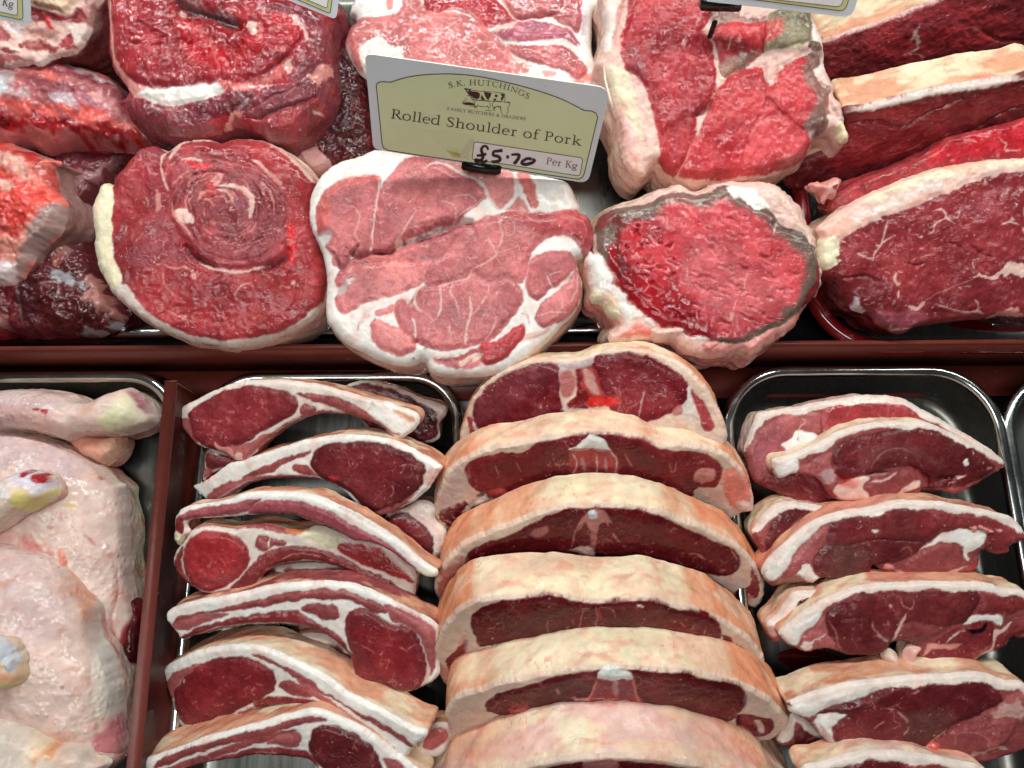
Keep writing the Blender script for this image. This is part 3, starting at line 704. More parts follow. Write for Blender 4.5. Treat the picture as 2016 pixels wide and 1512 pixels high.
cut('loin_chop', "fourth double loin chop from the back, broad pale yellow rind over plain dark lean", 'chop',
    Plane(1180, 1184, 0.088, 50),
    ('J', [(45,610),(50,540),(90,440),(160,350),(250,300),(360,280),(480,272),(600,262),(700,262),(800,280),(920,296),(1050,290),(1200,284),(1330,320),(1460,350),(1560,390),(1660,450),(1760,530),(1810,600),(1800,665),(1740,720),(1500,800),(900,850),(400,820),(120,760),(70,690)]),
    SF, [
    P((98,20,27,0,.35),'J',[(248,400),(262,360),(310,325),(400,298),(520,285),(620,268),(700,278),(790,300),(900,310),(1000,304),(1150,296),(1240,304),(1330,340),(1450,358),(1530,385),(1570,430),(1572,480),(1530,510),(1430,560),(1000,640),(500,580),(390,515),(330,542),(285,520),(262,460)],h=.6,part=0),
    P((124,34,38,0,.4),'J',[(520,300),(620,285),(750,330),(700,420),(560,430),(460,360)],a=.4,f=7), P((124,34,38,0,.4),'J',[(1120,310),(1300,350),(1500,400),(1400,460),(1150,430)],a=.5,f=7),
    P((98,20,27,0,.35),'J',[(820,360),(860,330),(910,325),(930,360),(920,450),(830,450),(800,400)],a=.8,f=1,part=2), L('fatr','J',[(905,320),(912,380),(900,450)],w=6,part=2,a=.8), L('fatr','J',[(850,330),(825,370),(815,440)],w=5,part=2,a=.6), L((190,40,44),'J',[(920,330),(930,380)],w=10,part=2,f=2),
    L('fatr','J',[(830,330),(870,325)],w=5,a=.7), L('fatr','J',[(930,320),(990,330),(1010,370)],w=5,a=.7), L('fatr','J',[(690,380),(650,385),(645,430),(660,470)],w=6,a=.6), L('fatr','J',[(405,370),(412,430)],w=4,a=.6),
    L('fatr','J',[(1360,400),(1380,420)],w=4),L('fatr','J',[(1430,400),(1425,430)],w=4),L('fatr','J',[(1500,420),(1480,470),(1530,460)],w=4),L('fatr','J',[(1390,460),(1440,450)],w=3), P('fat','J',[(1130,305),(1165,312),(1160,320),(1128,315)],f=.4),
    P('meatd','J',[(145,570),(180,530),(210,500),(205,570),(170,640),(130,670),(110,620)],f=1,wob=1.2,part=0), P('fatr','J',[(170,500),(205,470),(200,510),(170,530)],a=.7,f=2),
    P((206,120,110,.9,.4),'J',[(70,640),(130,680),(150,740),(90,720)],f=3,wob=3,a=.7), P('meatd','J',[(1690,600),(1760,640),(1780,690),(1720,660)],f=1.5,wob=3,a=.7), P('silver','J',[(210,470),(245,480),(260,540),(320,580),(360,590),(230,610),(205,560)],a=.5,f=2),
    P('fatw','J',[(285,530),(380,515),(400,550),(330,580),(280,570)],f=.6,h=.8),
    P('meatd','J',[(1600,480),(1660,520),(1720,570),(1750,620),(1730,640),(1680,600),(1600,540)],f=1,wob=2.4), P('fatp','J',[(1640,540),(1700,560),(1720,600),(1660,580)],f=.7,wob=2),
    ], T=0.032, **RIND)
cut('loin_chop', "fifth double loin chop from the back, bluish white bone top and hollow right end", 'chop',
    Plane(1190, 1322, 0.088, 50),
    ('J', [(125,1000),(105,920),(120,850),(180,800),(270,775),(380,740),(520,710),(700,680),(850,655),(1000,648),(1150,655),(1350,668),(1480,690),(1600,715),(1700,750),(1800,800),(1880,860),(1935,930),(1930,980),(1850,1040),(1770,1060),(1600,1200),(900,1260),(400,1200),(230,1110),(160,1080),(95,1040)]),
    SF, [
    P((98,20,27,0,.35),'J',[(320,850),(340,815),(420,778),(560,738),(700,702),(880,672),(1000,668),(1150,670),(1370,684),(1500,712),(1620,738),(1690,760),(1702,810),(1680,880),(1600,930),(1500,920),(1350,980),(900,1050),(500,960),(420,900),(340,880)],h=.6,part=0),
    P((124,34,38,0,.4),'J',[(1180,700),(1400,720),(1600,800),(1500,860),(1200,800)],a=.35,f=8),
    P('fatw','J',[(920,670),(985,652),(1080,668),(1102,690),(1090,712),(1050,700),(1000,712),(915,702)],f=.8,part=2,h=.8), P((206,222,218),'J',[(970,660),(1020,655),(1030,695),(980,700)],f=2.5,part=2,a=.6),
    P('marrow','J',[(915,705),(1000,715),(1095,710),(1120,770),(1140,830),(1000,840),(860,830),(900,760)],a=.75,f=1.5,part=2),
    P((120,60,66),'J',[(940,720),(980,720),(970,790),(900,800)],a=.7,f=2,part=2), P((120,60,66),'J',[(1040,720),(1080,720),(1100,790),(1040,790)],a=.7,f=2,part=2), L('silver','J',[(1010,700),(1012,790)],w=26,f=2,a=.7,part=2),
    L('fatr','J',[(910,710),(880,780),(850,830)],w=10,part=2), L('fatr','J',[(1100,700),(1120,770),(1140,820)],w=10,part=2), L('fatp','J',[(880,800),(1000,812),(1130,815)],w=10,a=.7,part=2,wob=2),
    P('meat','J',[(440,860),(480,825),(540,830),(560,860),(640,880),(560,900),(470,900)],f=1.2,wob=2.5,h=1), P('fatr','J',[(780,800),(850,795),(860,805),(800,815)],f=1,wob=2), P('fatr','J',[(690,745),(712,760),(700,780)],f=.8,a=.7), L('fatr','J',[(1290,780),(1330,815),(1430,795)],w=7,brk=.9,a=.8),
    P((40,20,22),'J',[(400,900),(560,910),(480,960),(350,990),(330,960)],f=1.4,h=-2), 
    P('meatd','J',[(1660,910),(1760,905),(1855,940),(1850,985),(1790,1010),(1700,1000)],f=1,h=-3), P('fatp','J',[(1760,950),(1800,955),(1810,1000),(1780,1000)],f=1), P('meat','J',[(1690,930),(1720,925),(1730,980),(1700,985)],f=1,a=.8),
    L('silver','J',[(1710,780),(1700,860),(1660,900)],w=20,a=.4,f=2), L((214,150,130),'J',[(150,900),(240,870),(300,890)],w=16,f=3,a=.6,wob=3), L('silver','J',[(130,1000),(200,960),(300,950),(400,920)],w=16,f=2,a=.6,wob=3), L((130,80,70),'J',[(240,980),(300,1010)],w=16,f=2,a=.7,wob=3),
    ], T=0.030, **RIND)
cut('loin_chop', "front double loin chop, peach rind with a red smear, cropped by the bottom edge", 'chop',
    Plane(1180, 1494, 0.088, 50),
    ('J', [(60,1500),(90,1380),(180,1300),(350,1230),(560,1175),(750,1142),(950,1130),(1150,1132),(1350,1155),(1550,1200),(1750,1270),(1880,1360),(1950,1500),(1000,1560)]),
    SF, [ P((98,20,27,0,.35),'J',[(330,1300),(560,1215),(760,1160),(950,1148),(1150,1150),(1350,1180),(1550,1230),(1700,1320),(1800,1450),(1000,1500),(400,1450)],h=.6,part=0),
     P('fatr','J',[(850,1150),(1000,1145),(1020,1180),(860,1180)],a=.5,f=2,part=2)],
    T=0.055, cheek=.5, side='fatp', side2='rind', sideb='fatp', group=GS, side_name='rind', belly=0.001)

FR.update(FR0)
# ------------------------------------------------------------------ lamb cutlets
def PT(px, py, z, t, s=0): return Plane(px, py, z, t*.66, s)
GC = "lamb cutlets laid one over another"
def fl(f, pts, w=6, **k): return L((206,120,118), f, pts, w=w, a=.75, brk=.85, f=.6, **k)
def under(label, px, py, z, f, pts, layers, tilt=28, **k):
    kw = dict(T=.018, side='rindo', side2='fatp', sideb='lambp', group=GC, rnd=.002); kw.update(k)
    return cut('lamb_cutlet', label, 'cutlet', PT(px, py, z, tilt), (f, pts), 'fat', layers, **kw)
CUTS = dict(grow=.35, side='rindo', side2=(196,128,100,1,.3), sideb='lambp', group=GC, rnd=.0022, bulge=.0015)
# the ones lying behind
under("dark cutlet end showing behind the topmost cutlet at right", 790, 800, .038, 'E',
  [(1270,180),(1400,160),(1550,190),(1700,250),(1870,310),(1878,370),(1840,430),(1835,520),(1700,560),(1500,540),(1350,400),(1200,300)], [
  P('dark','E',[(1270,195),(1400,172),(1550,210),(1700,280),(1820,340),(1830,430),(1820,510),(1700,540),(1500,520),(1350,400),(1200,300)],h=.5), P('mauve','E',[(1300,190),(1450,190),(1600,240),(1500,280),(1350,240)],a=.6,f=4), L('fatp','E',[(1830,340),(1850,390),(1845,430)],w=30,wob=1.5)])
under("cutlet end peeping out left between the first and second cutlets", 430, 905, .034, 'E',
  [(400,590),(560,620),(640,660),(600,700),(450,720),(370,790),(380,720)], [P('lambd','E',[(405,600),(560,630),(620,670),(450,700),(410,700)],h=.4), P('lambp','E',[(375,760),(385,700),(420,690),(440,720),(400,760)],f=1.5)], T=.02)
under("dark cutlet end between the second and third cutlets, beside the loin chops", 820, 1030, .040, 'E',
  [(1500,1000),(1640,940),(1720,900),(1815,930),(1815,1020),(1880,1080),(1870,1180),(1820,1280),(1780,1290),(1600,1160),(1500,1060)], [
  P('lambd','E',[(1510,1010),(1640,965),(1680,1000),(1760,1060),(1800,1120),(1810,1220),(1780,1270),(1600,1140)],h=.5), P('meat','E',[(1540,1030),(1680,1010),(1780,1120),(1700,1180)],a=.5,f=4), L('fatr','E',[(1700,990),(1800,1050),(1850,1120),(1830,1240)],w=22,a=.6,f=2)])
under("cutlet lying under the curved bone of the round eyed cutlet", 590, 1140, .036, 'F',
  [(720,100),(800,60),(1000,30),(1200,50),(1400,130),(1500,200),(1300,260),(900,260),(700,220)], [
  P('lambd','F',[(730,110),(800,60),(870,80),(905,120),(900,170),(800,200),(720,190)],h=.5), P('lambp','F',[(955,140),(980,115),(1020,110),(1040,140),(1000,160)],h=.4), P('lambp','F',[(900,50),(1050,60),(1250,100),(1400,160),(1300,150),(1100,95),(900,75)],f=1)])
under("cutlet lying beneath the fourth cutlet, only its dark eye showing", 640, 1290, .034, 'F',
  [(860,510),(1000,470),(1140,480),(1280,580),(1310,680),(1290,720),(1200,700),(1000,640),(860,600)], [
  P('dark','F',[(1120,540),(1180,520),(1240,560),(1290,640),(1285,710),(1200,670),(1120,600)],h=.5), L('lamb','F',[(1000,555),(1060,520),(1110,505)],w=10), P('lambp','F',[(1040,560),(1090,560),(1110,590),(1060,600)],f=1)])
under("red cutlet end low between the two lowest cutlets at left", 430, 1450, .032, 'F', [(270,1080),(400,1060),(520,1090),(600,1100),(560,1180),(270,1180)], [P('meatd','F',[(275,1085),(400,1070),(540,1100),(540,1160),(280,1165)],h=.4)], T=.02)
under("small cutlet tail with a white edge beside the fifth loin chop", 855, 1450, .038, 'F', [(1700,1180),(1790,1040),(1880,1025),(1910,1060),(1900,1160),(1850,1230),(1760,1230)], [P('marrow','F',[(1800,1050),(1870,1040),(1895,1080),(1870,1130),(1800,1170),(1740,1160)],a=.9,h=.4)])

cut('lamb_cutlet', "topmost lamb cutlet with its eye at left and a notch in its fat at right", 'cutlet', PT(560, 760, .060, 30, -8),
 ('E', [(180,385),(190,355),(260,310),(340,270),(430,225),(560,175),(660,152),(780,150),(880,152),(1000,165),(1130,190),(1300,235),(1430,270),(1520,290),(1600,320),(1700,360),(1712,410),(1690,455),(1640,495),(1600,515),(1560,518),(1480,440),(1400,410),(1300,370),(1200,360),(1080,365),(960,400),(870,450),(780,520),(715,575),(690,610),(640,650),(570,655),(520,620),(400,580),(330,550),(240,450),(230,395)]), 'fat', [
 P('meatd','E',[(290,390),(300,345),(380,290),(480,240),(600,195),(740,190),(850,205),(930,230),(970,280),(965,330),(900,390),(800,440),(700,500),(600,560),(540,600),(460,590),(380,560),(320,500)],h=1.2,hr=4),
 P('meat','E',[(400,330),(560,240),(740,220),(880,260),(900,320),(740,430),(560,520),(420,480)],a=.5,f=6), P('lambp','E',[(240,400),(290,400),(310,480),(350,540),(300,510),(250,450)],f=1.2),
 P('lambp','E',[(470,580),(600,560),(720,510),(850,450),(960,395),(1080,355),(1200,345),(1320,360),(1420,400),(1500,440),(1560,500),(1540,500),(1480,450),(1380,415),(1250,380),(1100,380),(960,410),(850,470),(730,560),(640,640),(560,640)],f=1.2,wob=1.2,h=.6),
 P('lambq','E',[(960,230),(1080,240),(1200,260),(1290,290),(1380,340),(1430,390),(1480,400),(1560,460),(1590,500),(1480,430),(1380,400),(1250,340),(1100,290),(1000,255)],f=1,h=.4), P('lambq','E',[(985,350),(1000,310),(1040,300),(1080,325),(1070,350),(1000,370)],h=.6),
 P('fatw','E',[(1430,280),(1700,370),(1700,430),(1600,490),(1500,420),(1420,350)],a=.8,f=2), L((200,190,170),'E',[(1425,275),(1425,310),(1410,350)],w=14,h=-1.5,f=1,a=.8,part=1), P('rindo','E',[(1560,330),(1640,360),(1690,385),(1690,405),(1640,400),(1570,355)],f=1,h=-.8),
 fl('E',[(430,390),(480,400),(540,400),(600,420)],7), fl('E',[(520,340),(600,350),(660,330),(700,300)],7), fl('E',[(740,260),(760,300),(730,350)],6), fl('E',[(840,300),(820,340)],7), fl('E',[(600,270),(620,310),(560,350)],6), fl('E',[(560,510),(640,500),(720,520)],5), P('fatr','E',[(460,530),(500,560),(550,570),(580,620),(540,610),(470,570)],f=.8), P('fatp','E',[(580,610),(620,595),(620,640),(590,650)],f=1,wob=1.5)],
 T=.019, **CUTS)
cut('lamb_cutlet', "second lamb cutlet from the top, its big oval eye at the right", 'cutlet', PT(650, 860, .060, 34, -12),
 ('E', [(305,820),(360,790),(440,740),(520,680),(620,655),(700,625),(850,575),(1000,530),(1150,500),(1280,490),(1400,500),(1530,520),(1660,575),(1780,640),(1850,690),(1835,725),(1790,800),(1740,860),(1660,920),(1560,970),(1460,1000),(1400,995),(1340,960),(1310,920),(1260,860),(1180,810),(1120,780),(1000,765),(860,765),(740,780),(640,810),(560,870),(460,920),(400,900)]), 'fatw', [
 P('lambd','E',[(1055,640),(1080,580),(1150,550),(1280,535),(1400,535),(1530,555),(1640,600),(1740,660),(1755,720),(1730,800),(1660,870),(1560,940),(1450,965),(1370,930),(1290,850),(1180,790),(1100,740),(1060,700)],h=1.2,hr=4), P('meatd','E',[(1120,600),(1300,560),(1500,580),(1600,680),(1540,860),(1430,900),(1250,780),(1130,700)],a=.5,f=7),
 P('lambq','E',[(620,760),(700,720),(800,670),(920,625),(1050,585),(1000,620),(900,660),(820,710),(740,740)],f=1,h=.4), P('lambq','E',[(935,700),(960,675),(1030,680),(1060,720),(1100,745),(1060,740),(980,730)],h=.5),
 P('lambp','E',[(410,870),(500,800),(600,770),(740,750),(860,740),(1000,745),(1110,765),(1250,845),(1320,920),(1280,880),(1180,815),(1080,780),(960,772),(800,780),(660,810),(560,860),(470,910),(420,900)],f=1.2,wob=1,h=.5), L('fat','E',[(450,900),(560,830),(660,780),(800,765)],w=9,a=.7), L('lambq','E',[(430,860),(540,790),(650,770)],w=9),
 P('lambp','E',[(1300,930),(1420,970),(1500,950),(1620,900),(1700,850),(1560,970),(1460,1000),(1350,970)],f=1.2,wob=1.5), P('fatp','E',[(1750,740),(1800,700),(1850,715),(1800,780),(1760,800)],f=1.5), P('fatw','E',[(1265,850),(1300,870),(1320,910),(1290,920)],f=.8,h=.8),
 fl('E',[(1240,560),(1260,600),(1240,630)],6), fl('E',[(1300,580),(1270,600)],6), fl('E',[(1470,740),(1550,790),(1560,850),(1490,930)],9), fl('E',[(1600,700),(1640,670),(1620,730)],6), fl('E',[(1570,660),(1630,655)],6), fl('E',[(1340,660),(1320,700)],9), P((170,40,44),'E',[(1170,740),(1220,745),(1210,770),(1160,760)],f=1,h=.8)],
 T=.020, **CUTS)
cut('lamb_cutlet', "long curved rib strip lying on the round eyed cutlet, third from the top", 'cutlet', PT(600, 990, .068, 34, -8),
 ('E', [(195,1080),(205,1000),(240,950),(330,930),(430,915),(530,895),(620,860),(720,848),(850,848),(980,856),(1100,880),(1220,930),(1340,990),(1440,1050),(1560,1130),(1640,1190),(1740,1280),(1800,1320),(1830,1340),(1815,1375),(1740,1370),(1660,1320),(1560,1240),(1440,1170),(1300,1150),(1180,1080),(1050,1030),(900,990),(760,985),(600,1000),(450,1010),(300,1020),(270,1060),(290,1100),(260,1130),(230,1190),(205,1170),(188,1130)]), 'fatw', [
 P((158,82,88,.05,.4),'E',[(215,1010),(330,950),(500,930),(640,895),(740,890),(700,920),(640,960),(500,985),(380,1000),(250,1020)],h=.8,hr=3), P((158,78,86,.05,.4),'E',[(660,960),(760,900),(880,895),(1000,905),(1150,960),(1300,1040),(1440,1110),(1560,1190),(1640,1260),(1700,1320),(1560,1230),(1420,1170),(1300,1145),(1200,1090),(1060,1025),(900,985),(740,985)],h=1,hr=3),
 P('lamb','E',[(200,1080),(215,1020),(250,1010),(250,1100),(215,1090)],f=1,h=.5), P('faty','E',[(190,1130),(240,1110),(280,1120),(250,1150),(240,1190),(210,1180)],f=1.5,h=1,wob=2), L((110,60,60),'E',[(1130,900),(1230,945),(1340,1000),(1460,1080)],w=5,a=.7), P('faty','E',[(1700,1300),(1830,1340),(1815,1375),(1740,1360)],a=.5,f=2)],
 T=.016, **CUTS)
cut('lamb_cutlet', "cutlet with a round crimson eye at left and a strongly arched rib", 'cutlet', PT(560, 1060, .056, 30, 3),
 ('E', [(190,1290),(200,1230),(250,1160),(290,1100),(330,1070),(420,1060),(560,1080),(640,1060),(780,1050),(900,1080),(1010,1080),(1100,1060),(1240,1110),(1340,1150),(1440,1160),(1560,1200),(1620,1270),(1690,1340),(1700,1400),(1690,1480),(1660,1560),(1560,1480),(1400,1400),(1250,1330),(1130,1290),(1000,1280),(900,1290),(800,1320),(740,1370),(720,1440),(700,1500),(620,1490),(400,1480),(300,1440),(220,1370)]), 'fat', [
 P('meat','E',[(260,1280),(270,1180),(330,1110),(420,1090),(540,1100),(620,1140),(665,1220),(665,1290),(620,1350),(560,1400),(500,1440),(420,1460),(330,1430),(280,1370)],h=1.3,hr=4), P((176,36,42),'E',[(330,1130),(500,1120),(620,1190),(560,1300),(420,1350),(300,1290)],a=.5,f=7), P('lamb','E',[(195,1290),(225,1220),(255,1190),(245,1300),(290,1400),(360,1460),(280,1430),(215,1360)],f=1.2),
 P('lambq','E',[(270,1010),(420,1010),(600,1000),(760,1010),(880,1040),(960,1080),(880,1100),(760,1070),(600,1070),(420,1060),(300,1070)],h=.8,f=1.2), P((210,120,80,.5,.4),'E',[(880,1060),(960,1060),(1040,1080),(980,1110),(920,1100)],f=2),
 P('faty','E',[(1000,1090),(1100,1080),(1220,1110),(1240,1170),(1200,1200),(1100,1170),(1000,1150)],f=2,wob=2,h=.8), 
 P('lambq','E',[(710,1140),(740,1110),(790,1120),(770,1160),(790,1190),(750,1210),(715,1180)],h=.6), P('lambq','E',[(800,1130),(830,1130),(890,1150),(880,1180),(830,1170),(800,1190)],h=.6),
 P('lamb','E',[(550,1440),(620,1370),(700,1280),(760,1220),(860,1190),(1000,1180),(1120,1200),(1240,1250),(1400,1330),(1560,1420),(1680,1540),(1500,1450),(1300,1350),(1150,1290),(1000,1265),(860,1290),(770,1340),(720,1400),(690,1490),(560,1480)],h=.9,hr=3), L('fatr','E',[(720,1400),(790,1310),(900,1240),(1020,1225),(1200,1270),(1400,1370)],w=8,brk=.8),
 P('meatb','E',[(1230,1160),(1340,1165),(1480,1200),(1540,1260),(1600,1320),(1680,1400),(1600,1380),(1450,1320),(1300,1260),(1235,1210)],h=.8,f=1.2,wob=1.2), L('fatp','E',[(1500,1205),(1560,1260),(1640,1330),(1700,1370)],w=10), 
 fl('E',[(420,1240),(440,1260),(430,1300),(460,1360)],8), fl('E',[(450,1280),(490,1250),(520,1290)],8), fl('E',[(400,1290),(430,1300)],6), fl('E',[(480,1180),(520,1200)],6)],
 T=.020, **CUTS)
cut('lamb_cutlet', "fourth lamb cutlet down with long red stripes and its eye at lower right", 'cutlet', PT(600, 1160, .062, 32, -3),
 ('F', [(145,390),(140,350),(170,320),(280,275),(420,250),(560,225),(700,190),(850,160),(1000,146),(1150,143),(1300,158),(1400,190),(1500,240),(1600,290),(1680,330),(1770,370),(1830,420),(1845,480),(1840,600),(1840,720),(1790,770),(1700,820),(1620,840),(1560,820),(1480,780),(1400,770),(1310,750),(1290,740),(1305,680),(1290,620),(1250,570),(1180,510),(1080,450),(960,415),(800,410),(640,420),(500,445),(400,465),(300,490),(240,510),(210,470),(180,430)]), 'fatw', [
 P('lambq','F',[(185,400),(210,365),(300,340),(500,305),(700,250),(860,210),(1030,185),(1200,185),(1320,215),(1420,250),(1500,290),(1520,335),(1440,330),(1350,280),(1250,255),(1100,250),(950,260),(800,290),(600,320),(400,340),(260,380),(200,410)],h=.7,hr=3),
 P('lambp','F',[(190,410),(260,370),(400,340),(500,335),(540,350),(480,370),(380,400),(280,440),(210,440)],f=1,h=.4), P('lamb','F',[(240,490),(340,420),(480,390),(600,360),(760,330),(900,320),(1000,335),(1100,400),(1200,450),(1260,520),(1300,580),(1400,640),(1450,700),(1480,770),(1320,745),(1290,680),(1290,620),(1200,520),(1080,450),(960,415),(800,408),(600,420),(400,465),(260,500)],h=.8,hr=3,f=1.2), L('fat','F',[(300,480),(450,430),(620,405),(800,395),(960,405),(1080,440)],w=7,a=.8), L('fatr','F',[(600,380),(750,350),(900,350)],w=8,brk=.8),
 P('lambq','F',[(990,320),(1010,290),(1100,275),(1190,275),(1215,310),(1215,360),(1130,380),(1080,350),(1020,330)],h=.6,wob=1.2), fl('F',[(1120,290),(1130,330),(1110,370)],7),
 P('meatd','F',[(1262,390),(1280,330),(1320,300),(1400,310),(1480,350),(1560,400),(1640,410),(1700,450),(1760,600),(1765,720),(1730,790),(1640,830),(1560,815),(1480,770),(1400,690),(1320,600),(1270,500)],h=1.4,hr=4), P('lambp','F',[(1510,280),(1600,310),(1700,350),(1790,410),(1825,460),(1830,560),(1820,680),(1790,720),(1770,620),(1720,480),(1640,410),(1560,390),(1520,330)],h=.8,f=1.2), P((150,40,46),'F',[(1340,420),(1480,400),(1620,480),(1700,620),(1650,740),(1500,700),(1380,560)],a=.5,f=7),
 fl('F',[(1440,400),(1400,480),(1440,510)],7), fl('F',[(1300,500),(1400,540),(1460,580)],6), fl('F',[(1560,500),(1640,560),(1760,640)],7), fl('F',[(1540,600),(1520,680)],6), fl('F',[(1640,560),(1740,500)],6), P('fat','F',[(1290,690),(1310,690),(1325,750),(1295,745)],f=.8,h=.8), P('fatp','F',[(1765,660),(1790,680),(1780,740),(1740,790),(1700,820),(1740,760)],f=1), L((150,60,60),'F',[(140,330),(300,262),(560,212),(850,148),(1100,130)],w=6,a=.6)],
 T=.022, side='lambq', side2='rindo', sideb='lambp', group=GC, rnd=.0022, bulge=.0015)
cut('lamb_cutlet', "fifth lamb cutlet down with a wide orange rind along its right side", 'cutlet', PT(560, 1280, .062, 36, -14),
 ('F', [(118,700),(125,680),(200,640),(300,590),(400,560),(520,545),(640,542),(760,555),(850,590),(960,640),(1060,690),(1160,750),(1260,830),(1380,890),(1500,950),(1620,1020),(1700,1060),(1760,1070),(1755,1120),(1700,1160),(1670,1190),(1620,1250),(1560,1200),(1440,1100),(1300,1010),(1200,960),(1100,930),(960,910),(820,915),(720,930),(640,980),(600,1030),(500,1085),(440,1070),(330,1050),(270,1065),(200,990),(180,900),(150,800),(135,735)]), 'fatw', [
 P('meatd','F',[(195,860),(230,780),(290,690),(380,640),(500,605),(640,605),(740,640),(820,690),(842,760),(820,820),(740,870),(640,910),(560,960),(460,1000),(360,1040),(280,1030),(220,960)],h=1.4,hr=4), P((150,38,44),'F',[(300,740),(480,640),(680,650),(800,750),(700,840),(480,920),(320,920)],a=.45,f=7),
 P('lambp','F',[(150,770),(200,710),(300,660),(365,650),(320,690),(260,730),(220,800),(180,860)],h=.6,f=1.2), P('lambp','F',[(360,1040),(480,1000),(600,950),(700,910),(640,980),(560,1040),(490,1080),(400,1060)],f=1.3,wob=1.5), P('fatw','F',[(510,1050),(580,1010),(585,1030),(530,1070)],f=.8,h=.8),
 P('lambq','F',[(860,790),(880,755),(940,745),(990,780),(1060,820),(1065,850),(1000,850),(920,830)],h=.6,wob=1.2), P('lambq','F',[(680,595),(780,600),(880,660),(1000,720),(1100,790),(1200,860),(1340,940),(1480,1010),(1600,1080),(1680,1150),(1660,1170),(1540,1080),(1380,990),(1240,900),(1100,820),(960,740),(820,650)],h=.5,f=1),
 P('lambp','F',[(960,740),(1060,790),(1180,880),(1300,970),(1420,1060),(1560,1170),(1620,1240),(1500,1160),(1360,1050),(1220,960),(1100,870),(1000,790)],h=.5,f=1), P('lamb','F',[(700,880),(820,850),(960,850),(1060,870),(1180,920),(1320,1010),(1460,1110),(1600,1230),(1440,1110),(1300,1015),(1160,950),(960,908),(820,912),(720,930)],h=.7,f=1.2),
 L('fat','F',[(1080,860),(1200,920),(1340,1010),(1480,1100),(1600,1200)],w=9), fl('F',[(440,660),(450,710),(510,740),(520,760)],8), fl('F',[(560,700),(640,730),(700,710)],6), fl('F',[(470,800),(540,840),(640,840)],6), fl('F',[(400,800),(440,760)],6), fl('F',[(690,750),(760,770)],12), fl('F',[(470,900),(560,880),(640,880)],8), fl('F',[(310,860),(350,930)],5)],
 T=.026, side='rindo', side2='rind', sideb='lambp', group=GC, rnd=.0022, bulge=.0015)
cut('lamb_cutlet', "lowest lamb cutlet, its point reaching the divider, cropped by the bottom edge", 'cutlet', PT(600, 1405, .064, 32, -2),
 ('F', [(5,1265),(20,1245),(120,1215),(260,1165),(400,1110),(560,1070),(700,1030),(850,985),(980,955),(1060,937),(1180,970),(1320,1030),(1440,1100),(1560,1200),(1680,1290),(1780,1400),(1500,1500),(1100,1440),(1050,1270),(900,1235),(700,1230),(560,1250),(400,1275),(200,1330),(60,1380),(10,1310)]), 'fatw', [
 P('lambq','F',[(80,1275),(200,1210),(400,1140),(600,1090),(780,1040),(900,1000),(1040,975),(1150,990),(1080,1005),(960,1030),(800,1080),(620,1130),(440,1170),(260,1230),(120,1290)],h=.5,f=1), P('lambq','F',[(150,1300),(340,1230),(520,1170),(700,1110),(860,1070),(960,1060),(880,1090),(760,1130),(600,1180),(420,1240),(240,1300)],h=.4,f=1),
 P('lambp','F',[(775,1140),(820,1110),(900,1080),(970,1075),(988,1120),(960,1160),(900,1165),(840,1150)],h=.6), P('lamb','F',[(240,1310),(440,1240),(620,1190),(800,1170),(940,1180),(1040,1200),(1100,1290),(1050,1270),(900,1232),(700,1228),(560,1250),(400,1280),(260,1320)],h=.7,f=1.2), L('fatr','F',[(560,1220),(700,1200),(860,1200)],w=6,brk=.8),
 P('lambd','F',[(1040,1140),(1060,1060),(1120,1025),(1200,1030),(1320,1080),(1420,1160),(1480,1260),(1500,1400),(1300,1420),(1120,1290),(1060,1210)],h=1.4,hr=4), P('lambp','F',[(1500,1230),(1600,1260),(1640,1340),(1540,1310)],f=1.2,h=.5), fl('F',[(1140,1080),(1170,1160)],6), fl('F',[(1330,1110),(1310,1170)],6)],
 T=.03, **CUTS)
